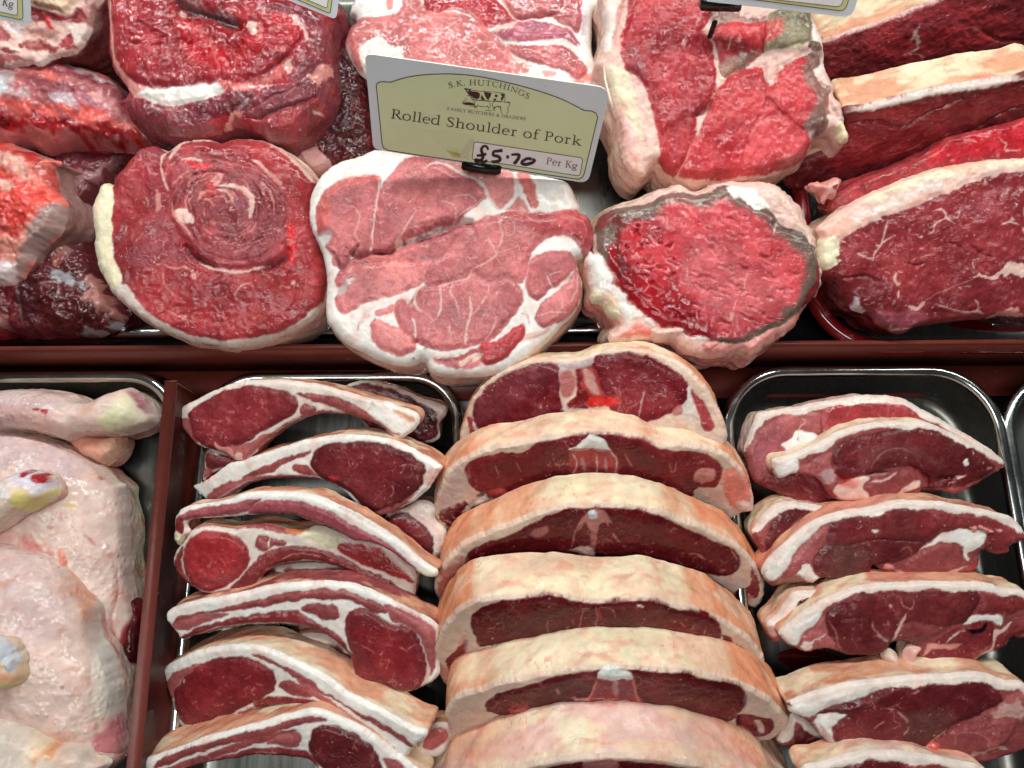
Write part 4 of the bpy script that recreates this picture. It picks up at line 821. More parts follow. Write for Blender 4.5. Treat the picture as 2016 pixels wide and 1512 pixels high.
# ------------------------------------------------------------------ lamb leg steaks on the right
def PT(px, py, z, t, s=0): return Plane(px, py, z, t*.72, s)
GG = "lamb leg steaks on the right tray"
def steak(label, pl, ol, ls, **k):
    kw = dict(T=.020, rim=('fat', 4.2), side='rindo', side2='fatp', sideb='lamb', group=GG, rnd=.0022, bulge=.002); kw.update(k)
    return cut('lamb_steak', label, 'lamb steak', pl, ol, kw.pop('base', 'lambq'), ls, **kw)
steak("rear leg steak with a squared bright muscle, partly under the arched one", PT(1640, 830, .052, 22),
 ('c', [(90,460),(100,420),(125,330),(150,270),(185,190),(260,175),(400,150),(480,140),(600,110),(800,80),(950,62),(1100,68),(1200,90),(1320,160),(1480,240),(1640,340),(1760,410),(1840,480),(1800,600),(1500,720),(1000,740),(660,800),(560,840),(400,770),(280,720),(170,660),(130,600),(120,520)]), [
 P('lambp','c',[(100,460),(130,340),(200,290),(300,230),(420,180),(520,160),(600,180),(620,250),(620,320),(520,310),(440,310),(420,340),(340,390),(380,440),(390,500),(300,560),(200,640),(140,600)],h=1,hr=4), P((154,74,84),'c',[(120,440),(300,300),(400,330),(330,390),(370,450),(280,500),(180,600),(130,560)],a=.6,f=6),
 P('meatp','c',[(615,200),(640,160),(720,120),(850,100),(1000,95),(1150,105),(1240,150),(1320,200),(1340,240),(1100,280),(900,290),(760,350),(640,370),(615,300)],h=1.2,hr=4), P('meat','c',[(640,200),(850,120),(1150,130),(1280,210),(1000,250),(700,300)],a=.7,f=5), L((110,20,28),'c',[(612,200),(615,300),(625,340)],w=7,f=1), P('meatb','c',[(1310,180),(1400,190),(1540,270),(1620,320),(1500,290),(1360,240)],f=1,a=.9), L('fatr','c',[(1360,180),(1520,240),(1700,360),(1800,430)],w=9,a=.6),
 P('fatw','c',[(330,400),(400,370),(430,310),(520,310),(620,360),(620,390),(500,440),(390,475),(360,430)],f=.9,h=.6), P('meatd','c',[(180,660),(300,620),(440,600),(560,680),(670,780),(650,840),(540,800),(400,740),(260,700)],f=1.2,h=.5,wob=1.5), L('fatp','c',[(470,220),(495,240),(460,290),(450,360)],w=9), L((60,30,30),'c',[(445,350),(450,380)],w=6)],
 side='fatp', side2='rind')
steak("arched leg steak in front of the rear one, white fat notch at its left", PT(1740, 850, .066, 32),
 ('c', [(290,590),(285,510),(340,490),(440,465),(520,430),(620,385),(720,330),(820,290),(950,260),(1100,245),(1250,245),(1350,255),(1480,300),(1600,360),(1740,420),(1860,490),(1895,530),(1895,560),(1820,600),(1740,650),(1660,700),(1560,745),(1440,720),(1330,700),(1300,745),(1200,755),(1110,780),(1000,805),(900,800),(780,795),(700,770),(640,700),(600,640),(450,610),(380,630),(320,640)]), [
 P('rindy','c',[(440,500),(640,410),(800,330),(1000,275),(1300,270),(1000,260),(820,300),(640,390),(480,470)],a=.5,f=3),
 P('lambp','c',[(450,570),(520,530),(620,480),(690,450),(680,540),(720,600),(680,680),(620,620),(540,610)],f=1.2,h=.5), P('silver','c',[(610,600),(680,570),(720,590),(700,650),(640,680)],f=2,a=.6),
 P('lambd','c',[(682,480),(700,420),(760,380),(880,340),(1050,310),(1200,285),(1350,290),(1480,330),(1600,390),(1700,450),(1800,540),(1800,590),(1660,660),(1560,690),(1420,690),(1340,640),(1260,570),(1200,550),(1100,560),(950,600),(860,620),(780,640),(720,600),(690,560)],h=1.3,hr=4), P('lamb','c',[(760,420),(1000,350),(1300,330),(1500,420),(1400,460),(1200,420),(1000,440),(820,500)],a=.6,f=6), P((142,78,80),'c',[(860,430),(1000,410),(1180,400),(1300,440),(1400,520),(1250,480),(1000,500),(880,560)],a=.4,f=6), L('fatr','c',[(950,560),(970,510),(1050,440),(1150,420),(1220,450)],w=5,a=.6), 
 P((90,14,22),'c',[(1190,550),(1260,530),(1400,590),(1560,590),(1600,600),(1560,640),(1460,680),(1380,700),(1330,640),(1260,570)],f=3,h=-2.5,wob=2), P((130,20,26),'c',[(700,580),(760,600),(840,600),(860,630),(800,650),(730,620)],f=2,h=-.8), L((60,12,18),'c',[(880,625),(960,600),(1060,590)],w=9,h=-1.5),
 P('fatp','c',[(720,680),(800,650),(900,620),(940,640),(900,690),(940,740),(930,790),(800,790),(730,760),(700,720)],f=1.3), P((226,90,84),'c',[(740,650),(860,650),(850,690),(760,680)],f=3,a=.7), P('lambq','c',[(900,690),(960,650),(1050,610),(1180,570),(1260,590),(1290,640),(1340,690),(1280,740),(1180,740),(1110,770),(1000,800),(940,790),(930,740)],h=1.3,hr=4), L('fatp','c',[(940,660),(1040,640),(1130,590)],w=12), P('fatp','c',[(1220,660),(1290,650),(1280,690),(1200,720),(1130,770),(1120,760)],f=1), P('meat','c',[(480,640),(600,650),(680,700),(720,760),(700,790),(600,740)],f=1.5,a=.8),
 P('fatw','c',[(1575,520),(1605,495),(1620,530),(1600,548)],f=.6,h=1), P('fatp','c',[(1545,610),(1600,605),(1560,630)],f=.8,h=.8), L('fatp','c',[(1640,460),(1700,510),(1780,570)],w=14,brk=.9,wob=2), L('lambq','c',[(1600,710),(1760,620),(1890,560)],w=30,f=1.5,wob=1.2), L('fatr','c',[(1570,740),(1700,670),(1870,575)],w=10,f=1), P('fatw','c',[(290,510),(400,490),(460,500),(440,600),(330,640),(300,600)],f=1.5,h=.6)],
 side='rindy', side2='fatp')
steak("steak edge showing at left behind the second big leg steak", PT(1560, 1010, .050, 26),
 ('c', [(150,1020),(160,980),(240,870),(330,810),(450,800),(640,830),(800,860),(700,1000),(400,1100),(300,1230),(200,1130)]), [P('lambd','c',[(230,1090),(240,1000),(290,910),(360,860),(500,830),(640,840),(700,900),(400,1100),(260,1200)],h=.7), L('fatr','c',[(380,1000),(440,930),(560,870)],w=14,a=.6,f=2)])
steak("second big leg steak with crumbs of fat at the right and bloodied rind", PT(1720, 1000, .066, 30),
 ('c', [(215,1290),(225,1240),(300,1160),(380,1080),(470,1000),(580,930),(680,890),(800,860),(900,850),(1000,830),(1080,800),(1160,790),(1300,795),(1450,800),(1600,830),(1760,860),(1880,890),(1960,920),(2010,980),(2040,1060),(1930,1100),(1920,1150),(1850,1165),(1760,1140),(1720,1150),(1710,1250),(1640,1290),(1500,1310),(1400,1330),(1290,1320),(1180,1325),(1120,1280),(1040,1270),(980,1240),(960,1310),(900,1300),(760,1350),(620,1330),(560,1370),(420,1360),(300,1385),(240,1350)]), [
 P('fatw','c',[(230,1280),(320,1170),(460,1040),(600,960),(560,1020),(460,1100),(400,1200),(330,1310),(260,1340)],h=.6,f=2),
 P('lambp','c',[(400,1220),(450,1130),(520,1060),(600,990),(660,950),(670,1000),(620,1080),(570,1170),(480,1230),(420,1270)],h=.6,f=1.2), P('lambd','c',[(555,1240),(560,1170),(640,1080),(660,1010),(680,940),(740,890),(900,870),(1060,850),(1160,820),(1300,840),(1380,890),(1430,960),(1400,1020),(1330,1080),(1270,1140),(1180,1190),(1080,1220),(1000,1240),(960,1260),(880,1290),(760,1330),(640,1320),(580,1290)],h=1.4,hr=4),
 P('lamb','c',[(700,950),(900,900),(1150,850),(1360,930),(1300,1020),(1000,1040),(760,1060)],a=.6,f=7), P('greyd','c',[(640,1100),(850,1080),(950,1150),(850,1250),(650,1280)],a=.4,f=9), P('meat','c',[(1280,860),(1390,910),(1420,970),(1350,1030),(1290,980)],a=.4,f=5), L((70,28,34),'c',[(800,1080),(950,1050),(1100,1050),(1300,1060)],w=6,h=-1,a=.7), L((70,24,30),'c',[(900,1100),(940,1160),(960,1220),(1010,1220),(1060,1190)],w=8,h=-1.2,a=.7,wob=2),
 P('lamb','c',[(1400,900),(1440,880),(1560,900),(1700,910),(1860,930),(1980,980),(2030,1050),(1930,1090),(1880,1130),(1800,1130),(1740,1110),(1760,1020),(1660,990),(1500,1000),(1440,990)],h=.8,f=1.2), P('fatw','c',[(1290,1130),(1380,1050),(1480,1000),(1600,980),(1740,1010),(1740,1060),(1700,1110),(1620,1130),(1620,1200),(1590,1170),(1580,1100),(1500,1070),(1420,1080),(1340,1110)],f=1,wob=1.2,h=.3), P('lambq','c',[(1270,1140),(1350,1090),(1450,1065),(1560,1100),(1595,1160),(1580,1240),(1500,1280),(1400,1290),(1250,1300),(1180,1260),(1200,1180)],h=1.2,hr=4), L('fatp','c',[(1100,1250),(1200,1300),(1340,1310),(1500,1280),(1620,1240)],w=18), P('meatb','c',[(1640,1240),(1720,1190),(1710,1240),(1640,1280)],f=1.2),
 P('fatr','c',[(1620,950),(1680,960),(1670,1000),(1640,985)],h=1.5,hr=1,f=.6,wob=1.6), P('fatr','c',[(1700,960),(1760,970),(1790,1000),(1770,1010),(1700,990)],h=1.5,hr=1,f=.6,wob=2), P('fatr','c',[(1800,980),(1850,990),(1840,1005)],h=1.2,hr=1,f=.6,wob=1.5),
 P('fat','c',[(430,1290),(540,1230),(560,1300),(620,1320),(630,1345),(560,1370),(480,1340)],f=1,wob=2,h=.8), P('brown','c',[(340,1330),(430,1290),(480,1340),(420,1365),(330,1380)],f=1.5,wob=2.5), P('fatr','c',[(1050,1220),(1100,1230),(1110,1270),(1060,1290)],f=1,h=1.5), P('blood','c',[(920,1280),(980,1260),(985,1310),(940,1310)],f=1,h=1), P('fat','c',[(955,975),(995,978),(985,992),(960,992)],f=.5,h=.6), L('fatr','c',[(1160,1110),(1200,1100),(1240,1170)],w=6,a=.6), L('fatr','c',[(670,940),(700,900),(740,870)],w=7,a=.7)],
 T=.022, side=(218,146,124,.9,.5), side2='rindo')
steak("steak edge showing at left behind the third big leg steak", PT(1560, 1190, .050, 26),
 ('d', [(245,390),(255,370),(330,310),(380,230),(440,170),(560,150),(740,150),(800,200),(500,350),(350,500),(290,510)]), [P('dark','d',[(420,330),(450,250),(480,190),(600,170),(740,160),(700,230),(500,330),(430,370)],h=.6), P('fatp','d',[(250,400),(330,330),(400,250),(400,340),(330,440),(280,460)],a=.7,f=2)])
steak("third big leg steak, with two small bone ends poking out below it", PT(1720, 1165, .066, 30),
 ('d', [(330,450),(350,420),(430,360),(520,290),(620,230),(720,180),(860,130),(1000,105),(1150,100),(1300,95),(1450,95),(1640,95),(1800,110),(1920,150),(2040,160),(2100,300),(2050,470),(1940,480),(1900,540),(1800,580),(1740,600),(1650,650),(1500,690),(1380,670),(1300,620),(1280,600),(1230,520),(1160,500),(1100,520),(1085,560),(1000,600),(900,605),(800,600),(700,560),(600,560),(520,580),(440,550),(380,520)]), [
 P('fatw','d',[(340,450),(440,370),(560,300),(620,310),(560,370),(500,440),(450,520),(380,510)],h=.6,f=2), P('lambp','d',[(500,510),(520,430),(580,360),(640,320),(640,400),(700,480),(720,540),(600,540)],h=.5,f=1.5),
 P('lambd','d',[(640,330),(680,270),(760,230),(820,230),(830,190),(920,150),(1100,150),(1300,160),(1500,140),(1640,130),(1700,180),(1690,240),(1640,300),(1600,350),(1540,380),(1450,420),(1340,480),(1240,510),(1120,490),(1080,560),(1000,600),(900,600),(760,580),(700,500),(650,440)],h=1.4,hr=4), P('lamb','d',[(860,180),(1100,180),(1400,180),(1600,170),(1620,260),(1450,360),(1200,340),(1000,300),(880,260)],a=.5,f=7),
 P('dark','d',[(680,380),(760,340),(860,340),(940,400),(960,480),(860,540),(760,500)],a=.4,f=6), P('lambq','d',[(1130,400),(1200,350),(1320,360),(1440,380),(1540,380),(1460,430),(1340,480),(1230,510),(1130,480)],a=.7,f=2,h=.6), L('fatp','d',[(1185,300),(1150,360),(1120,430),(1110,500)],w=14), L('fatr','d',[(960,340),(960,390),(1000,430)],w=6,a=.7), L('fatr','d',[(660,350),(700,410),(720,500),(760,560)],w=8,a=.7), L((170,130,130),'d',[(985,430),(1030,465),(1070,480)],w=16), P('fatr','d',[(1070,235),(1095,240),(1090,265)],f=1), L('fatr','d',[(1150,190),(1170,240),(1220,260),(1240,200)],w=6,brk=.8), L((60,24,28),'d',[(740,340),(830,325),(920,330),(950,370)],w=6,h=-.8,a=.7),
 P('lamb','d',[(1720,170),(1800,180),(1940,190),(2060,180),(2100,260),(1950,290),(1900,310),(1800,290),(1690,300),(1700,230)],h=.9,f=1.2), P('fatw','d',[(1580,360),(1640,310),(1780,305),(1850,320),(1840,380),(1720,340),(1600,370)],f=1,h=.4), P('meatd','d',[(1540,400),(1640,360),(1760,350),(1800,400),(1780,500),(1700,560),(1640,620),(1600,560),(1480,520),(1360,520),(1420,470)],h=.8,f=1.2), P('black','d',[(1600,400),(1700,390),(1740,350),(1740,390),(1700,425),(1620,425)],f=1,h=-2),
 P('fatr','d',[(1320,560),(1360,510),(1480,510),(1560,510),(1520,540),(1380,550),(1330,600)],f=1.5), P('meatd','d',[(1320,610),(1380,560),(1500,540),(1600,545),(1670,590),(1640,640),(1540,665),(1400,660)],h=1,hr=3), P('fatp','d',[(1640,650),(1720,580),(1780,540),(1790,420),(1850,400),(1920,350),(1900,400),(1830,460),(1800,530),(1800,580),(1720,610)],f=1), P('lamb','d',[(1790,540),(1830,450),(1960,380),(2050,420),(1940,480),(1880,540),(1810,570)],h=.8,f=1.2),
 P('fat','d',[(480,530),(560,480),(640,450),(560,490),(560,540),(510,560)],f=1,wob=1.6), L('fat','d',[(1470,500),(1500,465),(1560,420)],w=9), P((236,198,170),'d',[(900,120),(1200,110),(1500,105),(1800,120),(1500,120),(1200,140),(1000,140)],a=.5,f=2)],
 T=.022, side='rindo', side2=(218,146,124,.9,.5))
b1 = cut('lamb_bone', "pale pinkish bone end under the third leg steak, leftmost of two", 'bone', Plane(1755, 1290, .052, 20), ('d', [(1045,600),(1080,560),(1130,570),(1165,620),(1180,670),(1150,690),(1110,680),(1070,650)]), 'bone', [P('fatp','d',[(1060,600),(1130,590),(1150,680),(1090,660)],a=.6,f=3)], T=.012, side='bone', bulge=.004, rnd=.003, lean_name='bone', parts=False)
b2 = cut('lamb_bone', "pink ragged bone end under the third leg steak, rightmost of two", 'bone', Plane(1795, 1285, .054, 20), ('d', [(1195,620),(1205,560),(1240,530),(1310,535),(1330,560),(1290,600),(1270,640),(1280,690),(1240,685),(1200,675)]), 'fatp', [P('fatr','d',[(1210,570),(1280,540),(1300,570),(1240,620)],a=.6,f=3)], T=.012, side='fatp', bulge=.003, rnd=.003, lean_name='bone', parts=False)
steak("pale striped steak edge at lower left, behind the fourth big leg steak", PT(1560, 1420, .046, 26),
 ('d', [(325,1210),(340,1150),(400,1060),(430,1010),(520,1040),(640,1150),(760,1260),(720,1330),(560,1290),(420,1240)]), [P('lambd','d',[(460,1080),(540,1060),(580,1130),(500,1170),(440,1220),(430,1170)],h=.5), P('lambd','d',[(470,1220),(520,1180),(620,1180),(720,1270),(640,1290),(520,1260)],h=.5)])
steak("fourth big leg steak with a broad tan rind and a pink nub at its foot", PT(1720, 1345, .068, 30),
 ('d', [(385,900),(400,920),(450,900),(600,850),(760,800),(900,780),(1050,760),(1200,745),(1400,735),(1550,725),(1700,720),(1800,740),(1900,780),(2040,800),(2120,1000),(2100,1200),(1900,1300),(1720,1340),(1540,1320),(1420,1290),(1320,1260),(1150,1260),(980,1250),(860,1250),(740,1265),(680,1220),(620,1150),(560,1080),(480,1030),(430,1010),(395,980)]), [
 P('fatw','d',[(395,950),(560,880),(760,830),(950,790),(1080,770),(1000,830),(860,880),(700,930),(580,1000),(450,1010)],h=.8,f=2,wob=1.2), P('fatw','d',[(590,1010),(700,990),(780,985),(740,1030),(700,1080),(690,1200),(720,1250),(640,1180),(580,1080)],f=1.2,wob=1.5,h=.5),
 P('lambd','d',[(580,1000),(720,930),(860,880),(1000,840),(1120,790),(1250,770),(1450,760),(1700,745),(1790,770),(1840,840),(1850,900),(1780,940),(1700,990),(1520,1060),(1440,1130),(1360,1190),(1320,1250),(1100,1250),(900,1240),(760,1250),(700,1160),(690,1080),(740,1030),(780,990),(700,990)],h=1.4,hr=4), P((98,26,34),'d',[(1000,870),(1300,800),(1700,770),(1820,860),(1600,930),(1300,920),(1000,980)],a=.6,f=7), P('greyd','d',[(1150,1000),(1350,950),(1500,1000),(1400,1120),(1200,1180)],a=.35,f=9),
 P('meatd','d',[(700,1060),(900,960),(1060,950),(1180,1010),(1180,1120),(1000,1220),(800,1220),(720,1150)],a=.5,f=5), L('fatp','d',[(1010,940),(1100,950),(1180,1010),(1200,1080),(1160,1140)],w=8,a=.6,brk=.8), L('fatr','d',[(960,1080),(1040,1030)],w=6), L('fatr','d',[(1320,1240),(1400,1140),(1460,1090)],w=14,f=2), L('fatr','d',[(1240,840),(1280,820)],w=9),
 P('lambp','d',[(1850,900),(1900,860),(2040,840),(2100,950),(1950,1000),(1800,1010),(1600,1040),(1750,960)],h=.6,f=1.5), P('fatp','d',[(1780,970),(1880,900),(2000,920),(2000,1010),(1800,1010)],a=.7,f=2,wob=2), P('lambq','d',[(1480,1120),(1560,1070),(1700,1030),(1850,1010),(1950,1010),(1960,1080),(1920,1150),(1820,1230),(1740,1260),(1600,1280),(1500,1220)],h=1.3,hr=4), L('fatr','d',[(1520,1200),(1540,1120),(1660,1110),(1760,1160),(1750,1200)],w=7,a=.6), L('fatp','d',[(1620,1290),(1740,1240),(1840,1200),(1880,1240)],w=26,a=.8,wob=1.5), P('lambp','d',[(1430,1270),(1520,1240),(1620,1290),(1560,1310)],f=1.2),
 P((226,92,84,.5,.6),'d',[(1325,1220),(1370,1185),(1415,1190),(1415,1250),(1370,1260)],f=1,h=2.5,hr=2), P('silver','d',[(600,1060),(650,1100),(700,1180),(740,1260),(700,1250),(640,1180)],f=1,h=.6,wob=1.5)],
 T=.028, side='rindo', side2=(206,140,108,1,.3))
steak("bottom leg steak on the right tray, only its top arc in frame", PT(1800, 1485, .070, 28),
 ('d', [(500,1372),(600,1350),(700,1320),(820,1285),(960,1262),(1100,1265),(1300,1280),(1500,1320),(1700,1360),(1800,1450),(1500,1560),(700,1560),(500,1450)]), [P('lambd','d',[(760,1360),(860,1310),(960,1290),(1100,1300),(1250,1340),(1300,1450),(1000,1520),(760,1450)],h=1), P('lamb','d',[(1150,1330),(1350,1330),(1600,1390),(1600,1480),(1300,1500)],h=.8)], side='fatp', side2='rindo')
# ------------------------------------------------------------------ chicken legs
CHM = meat_mat('chicken_skin', grain=.5, fatbump=.5, rough=.38, marb=0, sss=.35, pore=.85)
GCH = "chicken legs piled in the left tray"
CK = dict(T=.022, side='skin', side2='skinp', sideb='skinp', rnd=.002, bulge=0, mat=CHM, parts=False, res=.85, hn=.5, wob=.7, sub=6, flecks=0)
def spots(f, x0, x1, y0, y1, n, c='skinp', sz=14, seed=1, a=.5):
    rn = random.Random(seed); o = []
    for i in range(n):
        x = rn.uniform(x0, x1); y = rn.uniform(y0, y1); s = sz*rn.uniform(.6, 1.4)
        o.append(P(c, f, [(x-s, y), (x, y-s*.6), (x+s, y), (x, y+s*.7)], f=1.2, a=a, wob=.8))
    return o
# leg at the back: thigh, then its drumstick
c1 = cut('chicken_quarter', "rearmost chicken leg, drumstick with a yellow hock pointing right along the tray's back", 'chicken leg', Plane(130, 1050, .030, 6, 4),
 ('a', [(-250,420),(0,420),(200,440),(400,480),(560,550),(700,630),(800,690),(870,760),(930,830),(985,860),(990,960),(1010,1060),(1025,1200),(1030,1400),(1050,1600),(1090,1800),(1120,2000),(1110,2180),(1050,2270),(950,2250),(850,2220),(700,2000),(300,1800),(-250,1500)]), 'skin', [
 P('skinl','a',[(0,450),(300,500),(600,600),(800,760),(600,820),(350,760),(0,700)],f=12,a=.8,wob=5), P('skin','a',[(450,900),(700,820),(900,900),(980,1100),(900,1250),(600,1300),(400,1200),(350,1050)],f=14,a=.5,wob=5), P('skinp','a',[(0,1100),(200,1120),(400,1250),(560,1350),(460,1400),(150,1290),(0,1250)],f=9,a=.6,wob=5), P((214,120,112,1,.3),'a',[(400,1250),(520,1330),(640,1400),(720,1500),(560,1480),(430,1360)],f=6,a=.7,wob=4),
 P((236,150,128,1,.3),'a',[(640,1330),(660,1325),(700,1400),(705,1500),(690,1600),(640,1500),(560,1440),(650,1420)],f=2,h=1.8,hr=2,wob=1.5), L((190,80,80,1,.3),'a',[(700,1370),(780,1380),(890,1420)],w=7,a=.5), L((206,100,96,1,.3),'a',[(650,1060),(655,1110),(660,1140)],w=6,a=.6), L((206,100,96,1,.3),'a',[(720,1100),(740,1160),(700,1200)],w=6,a=.5), P('spot','a',[(800,1230),(820,1240),(860,1280),(870,1310),(840,1290)],f=1,a=.6), P('spot','a',[(555,1170),(590,1175),(580,1195)],f=1,a=.7), P('spot','a',[(855,795),(878,815),(860,820)],f=.8,a=.8), P((222,190,130,1,.5),'a',[(670,990),(720,990),(745,1030),(700,1020)],f=1.5,wob=1.5,h=.5),
 P((214,110,112,1,.4),'a',[(880,1950),(960,1900),(980,2080),(940,2200),(860,2120)],f=8,a=.7,wob=4), L((170,84,84,1,.4),'a',[(985,1500),(1000,1700),(960,1880),(985,2020),(1040,2160)],w=9,h=-1,f=2), P((150,40,52,.2,.6),'a',[(1060,1900),(1120,1900),(1110,2180),(1020,2230),(1000,2100)],f=4), P((230,222,206,1,.3),'a',[(930,830),(985,825),(995,860),(970,880)],f=1.5,h=1.5)]
 + spots('a',100,800,560,1050,16,'skinp',10,4,.3), lean_name='thigh', side_name='thigh_underside', pillow=.030, group=GCH, **CK)
cut('', '', '', Plane(150, 840, .040, 8, 3),
 ('a', [(-250,130),(0,128),(120,104),(300,104),(450,118),(560,140),(660,190),(740,205),(800,190),(860,150),(930,125),(995,95),(1050,105),(1120,160),(1190,230),(1215,290),(1243,355),(1180,400),(1100,440),(1000,470),(900,475),(780,480),(680,490),(570,528),(400,470),(200,445),(-250,460)]), 'skin', [
 P('skinl','a',[(-50,150),(300,120),(560,180),(600,300),(400,380),(0,420),(-50,300)],f=12,a=.7,wob=5), P((206,170,158,1,.3),'a',[(0,360),(300,400),(560,450),(600,510),(300,450),(0,440)],f=8,a=.5,wob=4), P('skinp','a',[(150,280),(420,260),(560,330),(640,400),(640,470),(480,440),(300,390)],f=9,a=.35,wob=4), P('yellow','a',[(890,400),(920,340),(1000,300),(1040,350),(1000,420),(930,440)],f=9,a=.7,wob=3), P((226,224,186,1,.3),'a',[(920,300),(1000,200),(1060,150),(1140,230),(1220,340),(1140,400),(1000,440),(940,400)],f=6,a=.7,wob=3), P((184,120,130,.3,.6),'a',[(1055,110),(1120,160),(1190,240),(1210,300),(1150,240),(1090,190)],f=1.5,h=-1.5), P((180,66,62,.5,.5),'a',[(430,280),(480,278),(475,300),(440,300)],f=.8), P('spot','a',[(490,285),(530,278),(530,320),(495,325)],f=.8), P('spot','a',[(515,325),(528,325),(525,345)],f=.6)]
 + spots('a',0,420,200,400,24,(190,130,136,1,.3),13,2,.5), lean_name='drumstick', side_name='drumstick_underside', pillow=.026, parent=c1, **CK)
cut('chicken_piece', "small orange pink lump of chicken tucked under the rearmost drumstick's hock", 'chicken piece', Plane(200, 880, .030, 4),
 ('a', [(560,530),(680,480),(900,470),(990,480),(980,560),(940,640),(840,705),(760,680),(640,600)]), (230,176,150,1,.4), [P((226,140,120,1,.4),'a',[(600,520),(780,500),(900,520),(800,620),(700,600)],a=.6,f=6,wob=4), L((236,220,190,1,.3),'a',[(890,590),(910,620),(890,660)],w=10,h=1)], lean_name='lump', side_name='underside', pillow=.016, **dict(CK, T=.012))
# middle leg
c2 = cut('chicken_quarter', "middle chicken leg, big bumpy thigh and a bone end with two red marrow dots", 'chicken leg', Plane(130, 1300, .046, 4, 2),
 ('b', [(-250,-20),(0,-60),(150,-40),(300,0),(400,30),(480,100),(540,180),(580,250),(630,320),(690,400),(690,530),(720,600),(780,700),(820,800),(848,920),(850,1100),(870,1250),(890,1350),(860,1430),(740,1450),(600,1420),(400,1350),(-250,1200)]), 'skin', [
 P('skinl','b',[(-50,-40),(300,0),(450,150),(560,400),(500,600),(300,500),(100,200),(-50,100)],f=14,a=.55,wob=5), P('skin','b',[(200,700),(500,650),(700,900),(780,1200),(600,1380),(400,1200),(200,950)],f=14,a=.6,wob=6), P('skinp','b',[(20,580),(160,590),(220,680),(180,720),(60,640)],f=5,a=.8,wob=5), P((196,140,120,1,.3),'b',[(180,220),(230,200),(280,170),(290,200),(230,250)],f=2.5,a=.7,wob=2), P((200,144,140,1,.3),'b',[(0,310),(60,330),(40,380),(-20,370)],f=3,a=.7), P('spot','b',[(345,750),(385,725),(392,755),(355,775)],f=.8), P('spot','b',[(590,888),(625,880),(620,895)],f=.8), L((176,110,96,1,.3),'b',[(240,800),(270,900),(290,960)],w=22,a=.5,f=4,wob=2), L((176,100,90,1,.3),'b',[(290,1000),(330,1060),(380,1110)],w=14,a=.5,f=4,wob=2),
 P((236,168,140,1,.3),'b',[(490,60),(580,110),(600,250),(660,330),(690,430),(670,480),(610,350),(560,230)],f=2.5,a=.9,wob=2,h=1.5,hr=2), P((240,140,118,1,.3),'b',[(450,60),(560,90),(600,150),(620,180),(560,180)],f=2,a=.8,wob=2,h=1.5), P((200,150,140,1,.3),'b',[(0,820),(150,940),(220,1020),(200,1080),(60,1060),(0,1000)],f=8,a=.6), P('skinp','b',[(430,1180),(560,1180),(700,1230),(600,1280),(450,1240)],f=6,a=.5,wob=4), L((206,190,166,1,.3),'b',[(690,560),(740,720),(740,900),(770,1080),(780,1200)],w=9,h=-1,f=2,a=.8), P((226,222,210,1,.3),'b',[(700,560),(780,700),(840,900),(840,1060),(780,1180),(760,1000),(745,800)],f=3,a=.7), P((196,100,110,1,.4),'b',[(740,1280),(800,1200),(850,1120),(880,1300),(860,1420),(760,1440)],f=4,a=.8)]
 + spots('b',40,560,60,560,26,(196,140,128,1,.3),9,6,.4), lean_name='thigh', side_name='thigh_underside', pillow=.034, group=GCH, **CK)
cut('', '', '', Plane(50, 1000, .066, 6, 3),
 ('a', [(-250,960),(-100,900),(0,830),(100,800),(160,760),(240,730),(300,745),(360,760),(420,790),(450,850),(472,910),(440,960),(380,1000),(280,1060),(180,1110),(100,1170),(0,1230),(-250,1350)]), 'skiny', [
 P('skin','a',[(-100,900),(60,840),(140,1000),(60,1150),(-100,1200)],f=8,a=.7), P((214,206,216,.9,.6),'a',[(150,770),(240,735),(340,760),(430,800),(445,870),(400,930),(300,880),(200,850)],f=2,h=-.6), P((158,34,42,.1,.8),'a',[(245,745),(280,732),(303,770),(298,805),(262,812)],f=1,wet=.8,h=.6), P((158,34,42,.1,.8),'a',[(340,780),(390,758),(412,790),(418,840),(370,845),(332,810)],f=1,wet=.8,h=.6), P('yellow','a',[(240,900),(300,910),(400,950),(465,905),(440,960),(340,1020),(240,1040),(220,980)],f=3,a=.9,wob=2), P((226,224,220,1,.4),'a',[(150,790),(220,860),(260,900),(220,960),(140,920),(120,850)],f=3,a=.8,wob=3), P('fatw','a',[(310,870),(350,880),(400,930),(350,910)],f=1,h=1)],
 lean_name='drumstick', side_name='drumstick_underside', pillow=.022, parent=c2, **dict(CK, T=.014))
# front leg
c3 = cut('chicken_quarter', "front chicken leg at the bottom left, a bluish white knuckle showing above it", 'chicken leg', Plane(60, 1460, .062, 2, 2),
 ('b', [(-250,1110),(0,1090),(120,1110),(240,1150),(340,1200),(420,1270),(470,1320),(560,1330),(620,1360),(660,1420),(740,1440),(770,1470),(720,1530),(400,1700),(-250,1700)]), (226,208,192,1,.4), [
 P((208,196,186,1,.4),'b',[(0,1130),(200,1180),(320,1300),(300,1450),(0,1500)],f=10,a=.6,wob=4), P((230,160,110,1,.3),'b',[(390,1290),(500,1340),(480,1400),(400,1420),(380,1360)],f=5,a=.9,wob=4), P('rindy','b',[(320,1240),(400,1280),(420,1340),(340,1380)],f=5,a=.7,wob=3)]+spots('b',20,300,1160,1480,14,(200,170,150,1,.3),10,8,.4), lean_name='thigh', side_name='thigh_underside', pillow=.024, group=GCH, **CK)
